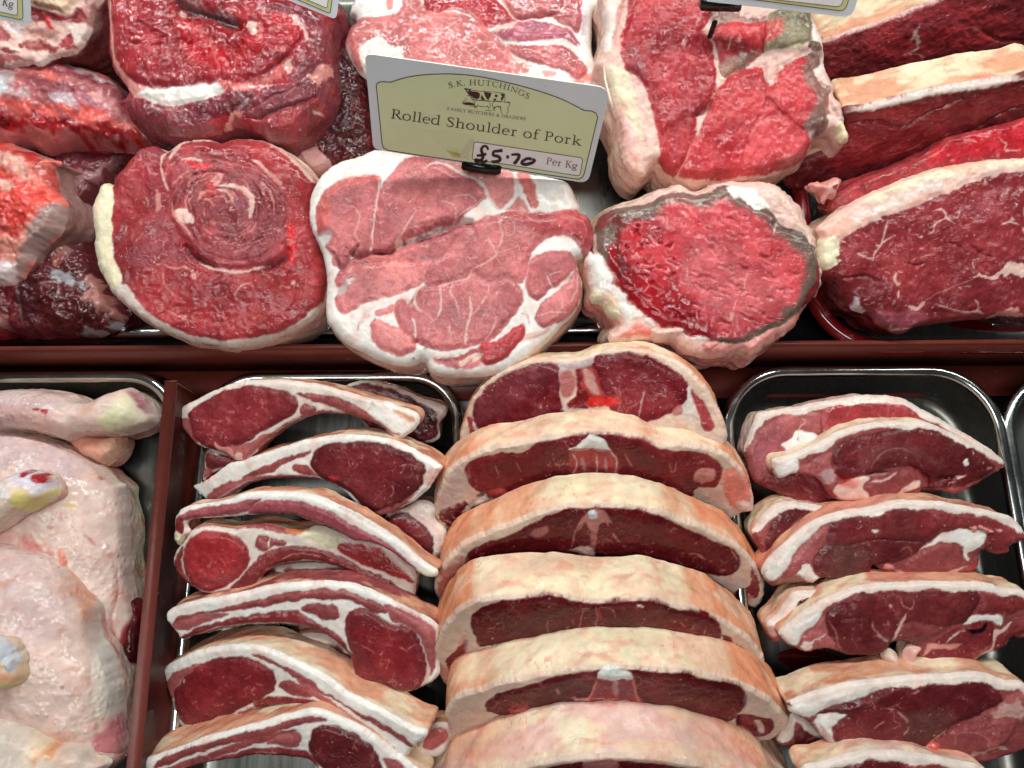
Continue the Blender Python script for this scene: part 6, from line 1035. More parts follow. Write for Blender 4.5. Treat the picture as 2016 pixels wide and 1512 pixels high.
# ------------------------------------------------------------------ rolled beef joint, wet, with the slit
WETB = meat_mat('wet_beef', grain=2.0, fatbump=.8, rough=.27, marb=.5, stretch=(1.6, .55, 1))
GB = "beef joints in the back tray"
bl = [
 P((150,44,54),'N',[(75,-60),(90,200),(100,430),(180,590),(300,660),(430,690),(640,680),(800,655),(1000,650),(1180,640),(1280,600),(1380,520),(1460,440),(1530,330),(1560,280),(1600,100),(1500,-60)],h=1.5,hr=6,f=1.2),
 P('meatb','N',[(95,-60),(110,200),(130,430),(220,570),(430,670),(800,640),(1150,630),(1300,540),(1450,400),(1500,300),(1460,150),(1200,100),(1030,100),(900,80),(650,60),(560,-60)],a=.5,f=6),
 P((176,28,34),'N',[(640,200),(850,190),(1000,240),(1180,270),(1250,360),(1200,480),(1100,560),(900,580),(760,560),(650,400)],a=.75,f=10,wob=2), P((120,12,20),'N',[(760,190),(1000,230),(1130,300),(1100,420),(960,400),(820,300)],a=.6,f=7),
 P((150,28,32),'N',[(1000,250),(1060,330),(1030,560),(960,500),(990,400)],a=.5,f=3), P((186,26,30),'N',[(1250,150),(1440,150),(1550,260),(1540,330),(1420,430),(1300,400),(1220,330)],a=.4,f=6),
 P((130,92,94),'N',[(590,-20),(700,10),(840,90),(960,120),(1040,180),(1030,215),(900,180),(760,130),(660,90),(560,40)],f=3,wob=2,a=.8,h=1.5),
 L('black','N',[(620,70),(700,110),(800,130),(900,160),(1000,210),(1050,215)],w=46,h=-6,hr=2.5,f=2,wet=1), L('black','N',[(600,100),(640,150),(700,170),(760,165)],w=24,h=-3,f=2,wet=1), P('blood','N',[(1050,210),(1130,205),(1145,260),(1060,270)],wet=1,h=-1), P('fatp','N',[(1145,210),(1195,205),(1195,280),(1155,290)],f=.8,wob=1.5,h=1),P('fatp','N',[(597,100),(640,110),(650,155),(610,160)],f=.8,a=.7,h=1.2,wob=1.5),
 P('fatr','N',[(70,-20),(90,-20),(95,200),(105,380),(140,480),(200,580),(290,650),(430,700),(640,700),(560,760),(420,770),(280,760),(180,650),(100,480),(75,300)],part=1,f=1,h=.6),
 P('fatw','N',[(340,720),(450,700),(620,690),(760,670),(930,655),(980,690),(900,740),(760,800),(640,815),(500,815),(400,790),(300,740)],part=1,f=2.5,h=1.2,hr=3,wob=1.2),
 P((196,90,86),'N',[(930,655),(1180,650),(1290,590),(1380,520),(1430,450),(1470,460),(1440,560),(1340,640),(1200,700),(1050,720),(960,700)],f=2,wob=1.6,part=1), L('fatp','N',[(1010,690),(1100,690),(1200,680)],w=18,a=.8,f=2),
 L('fatp','N',[(1440,160),(1480,150),(1520,200),(1570,260),(1570,340)],w=24,h=.6), L('fatp','N',[(1450,470),(1430,600)],w=30,a=.9,wob=1.5), L((190,24,30),'N',[(1460,180),(1500,220)],w=30,f=4,a=.8), L((130,12,20),'N',[(1550,290),(1470,400),(1380,500),(1250,590)],w=9,h=-1.5),
 P('mauve','N',[(1200,100),(1380,60),(1530,90),(1640,150),(1740,200),(1745,330),(1740,440),(1640,560),(1500,640),(1460,600),(1560,450),(1590,330),(1560,200),(1480,140),(1350,130)],f=2,wob=2,h=1), P('meat','N',[(1600,200),(1730,230),(1735,400),(1600,520),(1590,400)],a=.5,f=4,wob=2),
 P('mauve','N',[(110,760),(200,740),(300,780),(420,820),(640,830),(760,800),(900,760),(1100,720),(1200,760),(1100,830),(900,880),(800,930),(850,980),(680,1030),(560,1020),(400,1000),(260,960),(190,900)],f=1.5,h=.8), P('meatd','N',[(150,760),(260,800),(420,840),(600,880),(500,930),(300,920),(200,870)],a=.6,f=6,wob=2),
 P((90,24,32),'N',[(760,820),(900,770),(1100,720),(1200,770),(1050,820),(960,890),(800,930),(730,900)],a=.7,f=3,wet=1), P((70,8,14),'N',[(960,890),(1060,810),(1230,795),(1180,850),(1060,900)],a=.8,f=2,wet=1), L('fatr','N',[(880,1000),(960,960),(1030,900),(1100,890)],w=26,wob=2,h=1),
 P('mauve','N',[(1200,760),(1340,680),(1500,640),(1640,560),(1740,500),(1755,600),(1740,760),(1680,860),(1560,980),(1380,1080),(1260,1060),(1190,990),(1230,940),(1180,900),(1080,890),(1180,840)],f=1.5,h=2,hr=5), P('meat','N',[(1250,960),(1400,860),(1600,780),(1700,800),(1600,940),(1380,1060),(1240,1030)],a=.8,f=3,wob=2,h=1.5),
 P('fatr','N',[(1600,580),(1740,480),(1755,560),(1680,660),(1620,640)],f=1.5,wob=2,h=1), L('fatp','N',[(1620,870),(1680,865)],w=16,h=1), L((70,14,22),'N',[(1100,900),(1220,920),(1260,900),(1400,850),(1640,760)],w=10,h=-2,a=.8), L((70,14,22),'N',[(1180,840),(1340,760),(1560,660)],w=8,h=-1.5,a=.7),
 L('fatr','N',[(480,850),(620,870)],w=8,a=.8), L('fatr','N',[(600,970),(660,960)],w=10,a=.8), L('fatr','N',[(540,410),(560,480)],w=22,a=.7,wob=2), L('fatr','N',[(400,40),(460,20),(530,25)],w=12,a=.7),L('fatr','N',[(650,840),(720,880)],w=7),
]
rn = random.Random(3)
for i in range(150):      # the radiating grain
    a = rn.uniform(-.15, 3.4); r0 = rn.uniform(.35, .9); c_, s_ = math.cos(a), math.sin(a)
    r1 = r0+rn.uniform(.05, .12); cx, cy, ax, ay = 830, 190, 640, 470
    p0 = (cx+ax*r0*c_, cy+ay*r0*s_); p1 = (cx+ax*r1*math.cos(a+.03), cy+ay*r1*math.sin(a+.03))
    bl.append(L((100,14,24) if i % 2 else (190,70,76), 'N', [p0, ((p0[0]+p1[0])/2+rn.uniform(-6,6), (p0[1]+p1[1])/2), p1], w=6, a=.5, h=-.9 if i % 2 else .5, f=.7))
cut('beef_joint', "wet glistening rolled beef joint with a dark slit full of juice across its middle", 'joint of beef',
    Plane(440, 130, 0.108, 16, 2),
    ('N', [(30,200),(30,100),(50,-60),(300,-200),(900,-260),(1500,-200),(1760,-60),(1800,60),(1750,160),(1745,330),(1750,440),(1755,560),(1750,700),(1700,850),(1590,970),(1420,1075),(1280,1070),(1190,1000),(1080,960),(960,970),(880,1000),(700,1035),(560,1025),(400,1000),(260,960),(190,890),(110,770),(170,735),(185,680),(120,580),(50,480),(30,350)]),
    (150,40,50), bl, T=0.088, side=(120,40,48), side2='mauve', sideb='mauve', bulge=.006, rnd=.006, belly=.004, wob=.9, hn=.7, wetadd=.45, mat=WETB, group=GB, side_name='outer_muscle',
    mix=[('meatb', 10, .1, .5), ('mauve', 9, .2, .5)])
# ------------------------------------------------------------------ offal like lump and dark meat between
LUMPY = meat_mat('lumpy_fat', grain=1, fatbump=3.0, rough=.36)
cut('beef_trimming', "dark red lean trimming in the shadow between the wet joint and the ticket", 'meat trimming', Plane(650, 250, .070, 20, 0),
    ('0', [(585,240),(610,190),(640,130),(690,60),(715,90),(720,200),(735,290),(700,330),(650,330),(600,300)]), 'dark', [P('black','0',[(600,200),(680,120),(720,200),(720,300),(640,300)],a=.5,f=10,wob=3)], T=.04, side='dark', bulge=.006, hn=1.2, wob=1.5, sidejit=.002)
cut('kidney_fat', "knobbly pinkish lump of fat lying under the wet beef joint", 'lump of fat', Plane(605, 300, .064, 15, 0),
    ('0', [(555,290),(570,255),(610,240),(640,260),(635,290),(655,300),(655,330),(630,345),(600,345),(570,330)]), (182,132,128,.8,.5), [
     P((206,160,152,.8,.5),'0',[(560,285),(575,258),(600,262),(600,290),(575,300)],h=2,hr=3), P((206,160,152,.8,.5),'0',[(605,260),(625,250),(638,270),(630,292),(608,290)],h=2,hr=3), P((196,146,142,.8,.5),'0',[(590,300),(620,295),(650,310),(650,330),(610,335)],h=2,hr=3),
     L((110,60,62),'0',[(602,250),(603,290),(570,305)],w=3,h=-1)], T=.03, side=(150,96,94,.7,.5), bulge=.005, mat=LUMPY, parts=False, lean_name='fat_lobes')
# ------------------------------------------------------------------ rump joint with the fat strip, right of the ticket
RUMPM = meat_mat('rump', grain=1.3, fatbump=1.6, rough=.36, marb=.35, stretch=(1.2, .8, 1))
cut('beef_joint', "greying rump joint with crinkled fat down its right edge, tied by white string", 'joint of beef',
    Plane(1420, 200, .104, 16, -2),
    ('V', [(110,-120),(700,-200),(1500,-150),(1640,60),(1690,200),(1730,330),(1740,480),(1775,540),(1815,630),(1800,690),(1870,780),(1890,900),(1925,1030),(1860,1035),(1815,960),(1700,980),(1660,990),(1640,1060),(1600,1150),(1480,1230),(1300,1290),(1130,1310),(900,1330),(820,1362),(740,1342),(640,1290),(560,1250),(510,1185),(440,1240),(400,1290),(330,1270),(250,1150),(215,900),(160,760),(110,560),(40,480),(70,420),(95,300),(110,150)]),
    'fatp', [
    P('fat','V',[(120,-100),(340,-100),(300,100),(240,230),(190,300),(160,380),(100,400),(100,250)],wob=1.6,h=.6), P('fatr','V',[(220,-50),(330,-50),(260,180),(230,330),(230,440),(190,400),(180,300)],f=2,a=.7,wob=2), L('brown','V',[(250,-50),(200,200),(170,380)],w=12,a=.5,h=-1.5,f=1.5),
    P('faty','V',[(120,520),(230,520),(300,600),(380,800),(430,950),(400,1050),(300,900),(200,750)],f=4,wob=2,a=.8,h=1), P('fatp','V',[(280,560),(340,590),(420,760),(470,920),(530,1110),(510,1190),(440,1210),(370,1290),(320,1200),(380,1050),(360,850)],f=3,wob=2,h=.6), L('fatr','V',[(230,850),(250,1000),(340,1150),(350,1250)],w=22,f=3,a=.6,wob=2), L((150,80,70),'V',[(210,860),(240,930)],w=8,a=.7),
    P('meatb','V',[(320,-60),(700,-60),(900,60),(920,130),(860,180),(830,240),(890,330),(920,450),(930,560),(930,640),(900,720),(860,790),(800,860),(780,900),(780,980),(760,1080),(720,1150),(680,1220),(620,1290),(540,1240),(500,1180),(520,1100),(480,960),(450,800),(390,640),(330,570),(260,530),(235,430),(225,300),(280,120)],h=1.6,hr=5,f=1.2),
    P((150,42,52),'V',[(380,100),(640,80),(850,220),(900,500),(850,750),(740,900),(700,1100),(600,1220),(520,1000),(440,700),(300,480),(260,300)],a=.55,f=9,wob=3), P((140,66,72),'V',[(260,330),(360,400),(400,560),(330,560),(260,500)],a=.7,f=5,wob=2), P('brown','V',[(560,-60),(900,20),(910,110),(780,60)],a=.5,f=6),
    P('meatb','V',[(885,200),(1000,180),(1130,190),(1290,180),(1290,300),(1275,400),(1200,470),(1100,540),(990,590),(950,540),(935,420),(900,320)],h=1.2,hr=4,f=1.2), P((198,62,66),'V',[(960,190),(1280,190),(1280,340),(1150,370),(1000,300)],a=.7,f=6,wob=2), P((136,112,96),'V',[(960,480),(1080,430),(1180,420),(1250,410),(1180,480),(1080,550),(990,590),(950,550)],a=.85,f=5,wob=2), P((126,92,84),'V',[(900,90),(1000,70),(1150,120),(1290,130),(1280,180),(1120,180),(960,190),(900,170)],a=.85,f=4,wob=2),
    P((142,130,104),'V',[(1300,150),(1380,80),(1500,70),(1620,90),(1640,230),(1630,300),(1560,340),(1400,380),(1290,390),(1285,320),(1310,280)],h=1.2,hr=4,f=1.2), P((206,56,58),'V',[(1305,180),(1390,160),(1420,230),(1350,300),(1300,320)],a=.8,f=5,wob=2), P('fatp','V',[(1050,80),(1160,60),(1320,60),(1280,120),(1200,150),(1110,120)],f=1.5,wob=2.5,h=.8),
    P((188,62,66),'V',[(950,620),(1050,560),(1150,520),(1260,510),(1290,600),(1330,640),(1400,520),(1500,450),(1600,420),(1680,440),(1690,640),(1750,700),(1755,800),(1750,930),(1670,985),(1640,1060),(1600,1150),(1480,1225),(1300,1280),(1120,1300),(900,1320),(740,1320),(650,1280),(700,1190),(740,1080),(800,980),(850,850),(900,720)],h=2,hr=6,f=1.2),
    P((212,82,88),'V',[(1140,950),(1300,860),(1500,960),(1620,1040),(1550,1140),(1300,1240),(1130,1200)],a=.6,f=8,wob=2), P((170,34,44),'V',[(800,1100),(900,900),(1100,1000),(1080,1200),(850,1290),(700,1270)],a=.45,f=9,wob=2),
    P((136,104,92),'V',[(1540,560),(1590,440),(1660,390),(1690,440),(1670,600),(1740,680),(1755,800),(1750,930),(1680,980),(1580,960),(1590,880),(1660,800),(1640,700),(1570,660)],a=.95,f=4,wob=2.5), P((104,78,74),'V',[(1570,960),(1600,880),(1680,850),(1740,900),(1680,970)],a=.6,f=4), P((150,92,88),'V',[(1400,1150),(1500,1140),(1600,1100),(1560,1180),(1420,1240)],a=.6,f=6), P((128,100,84),'V',[(1600,320),(1660,310),(1700,350),(1690,390),(1640,380),(1600,350)],f=1,h=1.5),
    P('fatp','V',[(1110,520),(1230,460),(1290,410),(1400,370),(1480,340),(1570,340),(1640,380),(1600,420),(1500,450),(1400,520),(1360,580),(1335,640),(1300,580),(1270,510),(1180,505)],f=1.3,wob=2,h=.8), L('fatr','V',[(1360,440),(1370,540),(1340,630)],w=26,f=2,a=.8), P('rindy','V',[(1490,350),(1540,335),(1560,370),(1510,380)],f=1,h=.8), 
    L('fatp','V',[(900,340),(915,420),(925,500),(940,560),(960,600)],w=24,h=.5), P('fatp','V',[(930,560),(985,590),(950,640),(925,650)],f=1), L('fatp','V',[(905,140),(880,175),(885,300)],w=9), L('fatp','V',[(810,870),(790,930),(780,980)],w=16), L('fatr','V',[(740,1080),(700,1180),(670,1240)],w=10), L('fatp','V',[(960,680),(1100,680),(1260,675)],w=6,brk=.8), L('fatp','V',[(1010,380),(1020,320),(1040,300)],w=9,h=.5), L('fatr','V',[(1060,330),(1090,350)],w=8), L((110,22,32),'V',[(770,860),(830,840),(890,760)],w=14,h=-3,f=2), L((120,30,38),'V',[(1290,740),(1400,850),(1560,970)],w=7,h=-1.5,a=.8), L((110,40,44),'V',[(1280,520),(1290,700),(1270,820)],w=5,a=.5,h=-1), L((120,30,38),'V',[(1290,180),(1285,300),(1280,400)],w=7,h=-1.5,a=.7), L((140,40,48),'V',[(1240,870),(1160,1000),(1120,1180)],w=6,a=.6,h=-1),
    P('fat','V',[(1625,100),(1680,180),(1700,320),(1740,480),(1770,530),(1700,560),(1640,560),(1700,420),(1680,320),(1640,300)],f=1.3,wob=1.6,h=.8), P('fatp','V',[(1650,570),(1720,540),(1780,560),(1815,640),(1790,690),(1740,680),(1690,650)],f=1,wob=2,h=1.5,hr=2), P('fatp','V',[(1770,700),(1820,710),(1870,790),(1880,900),(1830,880),(1790,800)],f=1,wob=2,h=1.8,hr=2), P('rindy','V',[(1820,900),(1890,910),(1920,1030),(1860,1030),(1830,980)],f=1,wob=2,h=1.8,hr=2), P('fatp','V',[(1750,850),(1810,870),(1810,950),(1760,950)],f=1,wob=2,h=1.2),
    P('silver','V',[(1600,980),(1660,975),(1665,1030),(1610,1020)],f=1.5,h=.5,wet=1)],
    T=.075, side='fatp', side2='rindy', sideb='fatp', bulge=.004, rnd=.0045, belly=.003, wob=1.0, hn=.6, mat=RUMPM, side_name='outer_fat', group=GB, sidejit=.002)
# ------------------------------------------------------------------ round joint, wet, with grey rim
RNDM = meat_mat('round_joint', grain=1.3, fatbump=2.0, rough=.30, marb=.15, stretch=(.8, 1.3, 1))
rl = [
 P((112,92,82),'W',[(125,420),(150,330),(240,290),(400,270),(520,240),(640,180),(750,155),(860,175),(960,150),(1060,110),(1140,115),(1250,220),(1420,300),(1490,350),(1500,400),(1620,440),(1740,500),(1810,580),(1810,720),(1800,860),(1720,1000),(1640,1100),(1500,1180),(1350,1260),(1240,1305),(1100,1315),(1050,1310),(900,1270),(780,1240),(760,1200),(640,1190),(560,1130),(480,1090),(400,1000),(300,900),(270,800),(200,700),(140,600)],h=1.6,hr=5,f=1.3,wet=.7),
 P((196,74,80),'W',[(280,520),(320,400),(440,370),(540,350),(640,290),(740,230),(860,250),(960,260),(1040,210),(1100,200),(1180,290),(1280,320),(1400,400),(1480,470),(1580,560),(1680,660),(1720,760),(1700,860),(1660,950),(1560,1060),(1400,1160),(1250,1230),(1100,1280),(900,1260),(700,1190),(500,1110),(380,1000),(290,880),(290,700)],f=6,wob=3,a=.97),
 P((146,26,36),'W',[(200,640),(280,560),(420,700),(600,900),(800,1100),(1000,1260),(860,1270),(700,1200),(520,1120),(400,1010),(290,900),(250,780)],f=5,wob=2,wet=1),
 P((208,104,108),'W',[(850,560),(1000,560),(1180,640),(1240,760),(1500,850),(1600,950),(1400,1060),(1150,1120),(900,1000),(800,820),(780,650)],a=.6,f=12,wob=3), P((198,72,78),'W',[(1030,280),(1250,330),(1480,500),(1680,700),(1640,820),(1450,760),(1240,620),(1080,480)],a=.5,f=8),
 P((150,20,32),'W',[(320,880),(420,800),(560,760),(740,800),(800,950),(960,1120),(1060,1240),(900,1230),(700,1150),(520,1080),(400,980)],a=.75,f=8,wob=3,wet=1), P((176,36,46),'W',[(300,500),(440,400),(640,420),(760,600),(740,780),(500,760),(330,700)],a=.55,f=8,wob=3,wet=1),
 P((104,34,34),'W',[(250,340),(330,345),(420,360),(520,380),(400,390),(340,420),(310,520),(330,640),(370,720),(330,800),(280,800),(300,700),(260,560),(260,420)],f=2.5,wob=2,a=.85,wet=1), P((140,44,50),'W',[(150,330),(240,310),(250,400),(180,440),(135,420)],f=4,a=.7), P('red','W',[(415,480),(450,455),(490,500),(460,530),(410,525)],f=1.5,wet=1,h=-.8), P('red','W',[(430,590),(470,580),(470,620),(430,620)],f=2,wet=1,h=-.8), P('red','W',[(870,370),(900,360),(910,450),(880,430)],f=1.5,wet=1,h=-.8),P('red','W',[(1440,560),(1460,560),(1460,640),(1440,620)],f=2,h=-.6),
 P((90,56,56),'W',[(900,1250),(1050,1280),(1200,1290),(1100,1310),(900,1280)],a=.5,f=3), P('meatd','W',[(1800,720),(1865,700),(1870,760),(1820,920),(1740,1030),(1680,1030),(1740,920),(1800,820)],f=1.5,h=-.5),
 L('fatp','W',[(1490,400),(1470,450),(1465,490)],w=12,brk=.9), L('fatp','W',[(1255,800),(1240,870),(1250,920)],w=9,a=.8), L('fatp','W',[(1210,920),(1180,1000),(1150,1080),(1150,1140)],w=10,a=.8,brk=.9), L('fatp','W',[(810,740),(815,820),(820,880)],w=6,a=.6), P('fatr','W',[(1130,1080),(1165,1080),(1155,1140)],f=1),
]
rn = random.Random(12)
for i in range(130):
    x0 = rn.uniform(300, 1700); y0 = rn.uniform(300, 1230)
    if ((x0-980)/760)**2+((y0-700)/560)**2 > .9: continue
    a = rn.uniform(.15, .75) if y0 > 700 or x0 > 1100 else rn.uniform(.7, 1.4); ln = rn.uniform(30, 90)
    rl.append(L((130,26,36), 'W', [(x0, y0), (x0+ln*.5*math.cos(a), y0+ln*.5*math.sin(a)+rn.uniform(-8,8)), (x0+ln*math.cos(a), y0+ln*math.sin(a))], w=rn.choice([4,5,7]), h=-.9, a=.55, f=.8))
for i in range(40):
    x0 = rn.uniform(330, 760); y0 = rn.uniform(420, 1080); 
    if y0-420 > (x0-250)*2.2: continue
    rl.append(P((150,24,34) if i % 3 else (196,74,80), 'W', [(x0, y0), (x0+rn.uniform(12,40), y0-8), (x0+rn.uniform(20,44), y0+rn.uniform(12,26)), (x0+4, y0+rn.uniform(10,30))], h=rn.choice([-1.6,-1.2,1.2]), hr=1, f=.8, wob=2, wet=1))
rl += [P('fatw','W',[(1130,130),(1220,120),(1330,150),(1400,200),(1420,260),(1430,300),(1350,300),(1280,270),(1240,220),(1150,190)],f=1.2,wob=1.8,h=1), P('fatp','W',[(1400,60),(1480,80),(1600,160),(1680,260),(1740,360),(1790,420),(1810,500),(1800,570),(1720,510),(1640,440),(1500,390),(1440,310),(1420,220)],f=1.4,wob=2,h=.9), L('rindy','W',[(1500,150),(1620,300),(1700,400),(1790,540)],w=24,a=.7,f=2,wob=3), L((190,140,120),'W',[(1560,200),(1640,330),(1700,430)],w=6,a=.7,wob=3), L((190,140,120),'W',[(1500,220),(1580,330),(1620,400)],w=6,a=.7,wob=3),
 L('fatp','W',[(180,300),(300,240),(450,200),(600,140),(720,105),(820,110),(880,150),(960,130),(1060,80),(1200,60),(1400,70)],w=60,wob=1.5,h=.8), L((140,90,80),'W',[(690,160),(740,150)],w=14,h=-1),
 P('fatw','W',[(70,600),(130,620),(200,740),(260,860),(330,950),(440,1050),(480,1110),(420,1140),(320,1080),(240,980),(170,930),(120,900),(70,800)],f=1.2,wob=2.2,h=.8), P('faty','W',[(95,900),(160,910),(170,1000),(230,1010),(310,1110),(300,1135),(200,1090),(150,1010),(95,980)],f=1.2,wob=2,h=1.6,hr=2), P('rindy','W',[(180,940),(240,950),(300,1040),(260,1060)],f=2,wob=2,h=1),
 P('fatp','W',[(240,1200),(300,1160),(420,1140),(490,1110),(580,1190),(700,1180),(750,1220),(740,1280),(700,1270),(640,1290),(560,1280),(440,1260),(340,1290),(260,1270)],f=1.4,wob=2.2,h=1.2), P((230,110,96,.8,.5),'W',[(360,1190),(460,1160),(560,1200),(520,1240),(400,1250),(300,1250)],f=3,wob=2,a=.8), P('fat','W',[(490,1120),(540,1115),(580,1170),(560,1200),(500,1160)],f=1,h=1.6,hr=2),
 L('fatp','W',[(730,1290),(760,1340),(860,1380),(960,1390)],w=44,h=.8,wob=2), L('fatw','W',[(840,1275),(900,1270),(980,1285)],w=26,h=1,wob=1.5), P('fatr','W',[(930,1310),(1000,1295),(1060,1310),(1020,1360),(960,1370)],f=1.2,wob=1.5,h=1.4,hr=2), P('fatr','W',[(950,1380),(1050,1340),(1200,1300),(1240,1330),(1230,1380),(1100,1390),(1000,1410)],f=1.4,wob=2,h=1.2), P('fatr','W',[(1240,1310),(1340,1270),(1480,1200),(1620,1100),(1700,1040),(1710,1090),(1660,1160),(1500,1270),(1380,1350),(1290,1430),(1270,1400)],f=1.5,wob=2,h=1.2), P('fatp','W',[(1800,520),(1830,500),(1850,600),(1860,800),(1830,860),(1815,700)],f=1,wob=2)]
cut('beef_joint', "oval wet joint with a grey brown rim and ragged netting of fat around it", 'joint of beef',
    Plane(1380, 540, .093, 13, -3),
    ('W', [(125,420),(150,330),(180,290),(300,225),(450,190),(600,120),(720,90),(820,95),(885,130),(960,110),(1060,70),(1200,52),(1380,55),(1450,75),(1560,120),(1640,190),(1700,270),(1750,370),(1790,400),(1815,480),(1830,600),(1865,700),(1870,780),(1862,860),(1800,940),(1740,1020),(1710,1060),(1660,1160),(1520,1270),(1400,1340),(1300,1430),(1275,1405),(1230,1385),(1100,1400),(990,1415),(900,1395),(780,1370),(720,1300),(640,1300),(500,1280),(330,1300),(240,1275),(230,1230),(300,1160),(230,1100),(160,1010),(95,990),(95,900),(70,830),(55,760),(40,700),(80,600),(120,620),(110,520)]),
    'fatp', rl, T=.075, side='fatp', side2='rindy', sideb='fatr', bulge=.006, rnd=.0045, belly=.004, wob=1.6, hn=.35, wetadd=.15, mat=RNDM, side_name='outer_fat', group=GB, sidejit=.0025)
# ------------------------------------------------------------------ sirloins laid one over another, each with its band of fat
SIRM = meat_mat('sirloin', grain=1.2, fatbump=1.3, rough=.33, marb=.7, stretch=(.6, 1.3, 1))
GR = "sirloin steaks overlapping in the tray at upper right"
def sir(label, pl, ol, ls, **k):
    kw = dict(T=.026, side='rindo', side2='rindy', sideb='meatd', group=GR, rnd=.0025, mat=SIRM, bulge=.003, hn=.5, base='meatd'); kw.update(k)
    return cut('sirloin_steak', label, 'sirloin steak', pl, ol, kw.pop('base'), ls, **kw)
FB = [L('fatr','X',[(1490,80),(1600,30)],w=9,brk=.9), L('fatr','X',[(1740,100),(1820,55)],w=9)]
sir("topmost sirloin, its tan fat band touching the corner ticket", Plane(1800, 60, .100, 68),
 ('X', [(180,350),(200,300),(280,330),(420,285),(560,235),(720,185),(880,130),(1040,60),(1200,0),(1300,-60),(1500,-150),(2100,-300),(2200,300),(1900,420),(1500,450),(1100,540),(800,600),(400,700),(200,660)]), [
 L('fatp','X',[(190,350),(300,325),(500,255),(720,180),(900,115),(1060,45),(1220,-10),(1400,-90)],w=26,f=2,part=1), P('meatb','X',[(600,260),(900,180),(1300,40),(1700,60),(1900,200),(1700,330),(1300,420),(900,480),(600,400)],a=.6,f=10,wob=3), P((146,66,80),'X',[(860,200),(1200,130),(1420,130),(1200,220),(900,260)],a=.5,f=8),
 L('fatp','X',[(1040,190),(1010,240),(980,270),(1020,320),(1010,380),(950,430)],w=22,wob=2), L('fatr','X',[(900,440),(950,430),(1060,450),(1080,490)],w=14,wob=2), L((110,20,30),'X',[(1560,240),(1700,320),(1900,330)],w=10,h=-1.5,a=.8), L('fatr','X',[(1390,220),(1480,215),(1560,250)],w=10,a=.7), L('fatr','X',[(720,530),(760,515)],w=8), P('meatb','X',[(1250,150),(1450,220),(1600,310),(1500,370),(1200,300)],a=.5,f=7,wob=2)]+FB, T=.036)
sir("second sirloin, with the long straight peach fat band split by dark cracks", Plane(1820, 235, .100, 70),
 ('X', [(420,960),(430,900),(600,880),(800,830),(1000,780),(1200,740),(1400,700),(1600,670),(1800,650),(2100,610),(2250,1050),(1950,1010),(1740,1100),(1600,1150),(1380,1260),(1100,1330),(800,1390),(500,1480),(200,1560),(-50,1560),(0,1380),(160,1300),(300,1240),(400,1160),(440,1080)]), [
 L('fat','X',[(440,930),(800,845),(1200,750),(1560,690),(1920,640)],w=46,f=2,part=1,h=.5), L((190,150,120),'X',[(600,830),(900,790),(1150,740)],w=4,a=.7), 
 P('meatb','X',[(440,1000),(800,880),(1300,800),(1900,740),(1900,860),(1560,960),(1200,1100),(900,1260),(500,1380),(300,1300)],a=.6,f=10,wob=3), P('dark','X',[(0,1380),(200,1300),(320,1380),(200,1500),(0,1500)],a=.6,f=8), L((94,16,26),'X',[(480,1010),(700,990),(900,1030),(1100,930),(1400,800)],w=10,h=-2,a=.8,f=1.5), L((94,16,26),'X',[(1900,860),(1700,920),(1500,1050),(1200,1190),(1000,1300)],w=9,h=-1.5,a=.7), L('fatr','X',[(700,1230),(800,1260),(1000,1200),(1080,1130)],w=6,a=.6), L('fatr','X',[(870,1030),(1000,980),(1100,960)],w=12,a=.6,wob=2), L('fatr','X',[(1000,830),(1120,835)],w=4,a=.8), L('fatr','X',[(760,950),(880,960),(950,980)],w=4,a=.8), P((146,60,72),'X',[(560,1020),(800,1000),(860,1040),(700,1120),(560,1080)],a=.5,f=6)], T=.032)
sir("thick bright red sirloin between the straight fat band and the big marbled sirloin", Plane(1860, 330, .088, 30),
 ('Y', [(260,500),(265,430),(300,380),(380,330),(480,270),(700,190),(900,110),(1050,20),(1130,-40),(1300,-80),(1500,-130),(1800,-200),(1900,120),(1642,200),(1100,260),(700,400),(400,520)]), [
 P((200,40,52),'Y',[(1000,60),(1200,-40),(1500,-110),(1750,-160),(1750,60),(1450,80),(1100,130),(950,140)],a=.8,f=6,wob=2), P('meatp','Y',[(300,380),(470,290),(500,380),(360,470),(270,490),(270,420)],a=.7,f=3), L('fatp','Y',[(1450,-30),(1500,0),(1480,30),(1550,60),(1640,40)],w=10,wob=2), L('fatr','Y',[(820,120),(1000,60)],w=8,a=.6), L((110,20,30),'Y',[(485,290),(500,370)],w=7,h=-1), L('fatr','Y',[(1150,10),(1240,0)],w=5)], T=.02, base='meat', side='meat', side2='meatd')
cut('fat_trimming', "small pink frilled curl of fat beside the bright red sirloin's tip", 'fat curl', Plane(1630, 385, .090, 20), ('Y', [(118,300),(150,290),(250,275),(300,250),(350,255),(370,275),(330,330),(310,370),(290,400),(250,390),(235,445),(215,420),(200,360),(150,340)]), 'fatr', [P('fatp','Y',[(250,320),(280,290),(330,300),(320,350),(270,360)],f=1,h=1.5,hr=1.5), P('meat','Y',[(265,325),(290,310),(300,345),(275,345)],f=1,h=-1)], T=.01, side='fatr', bulge=.003, parts=False, lean_name='curl', wob=1.2)
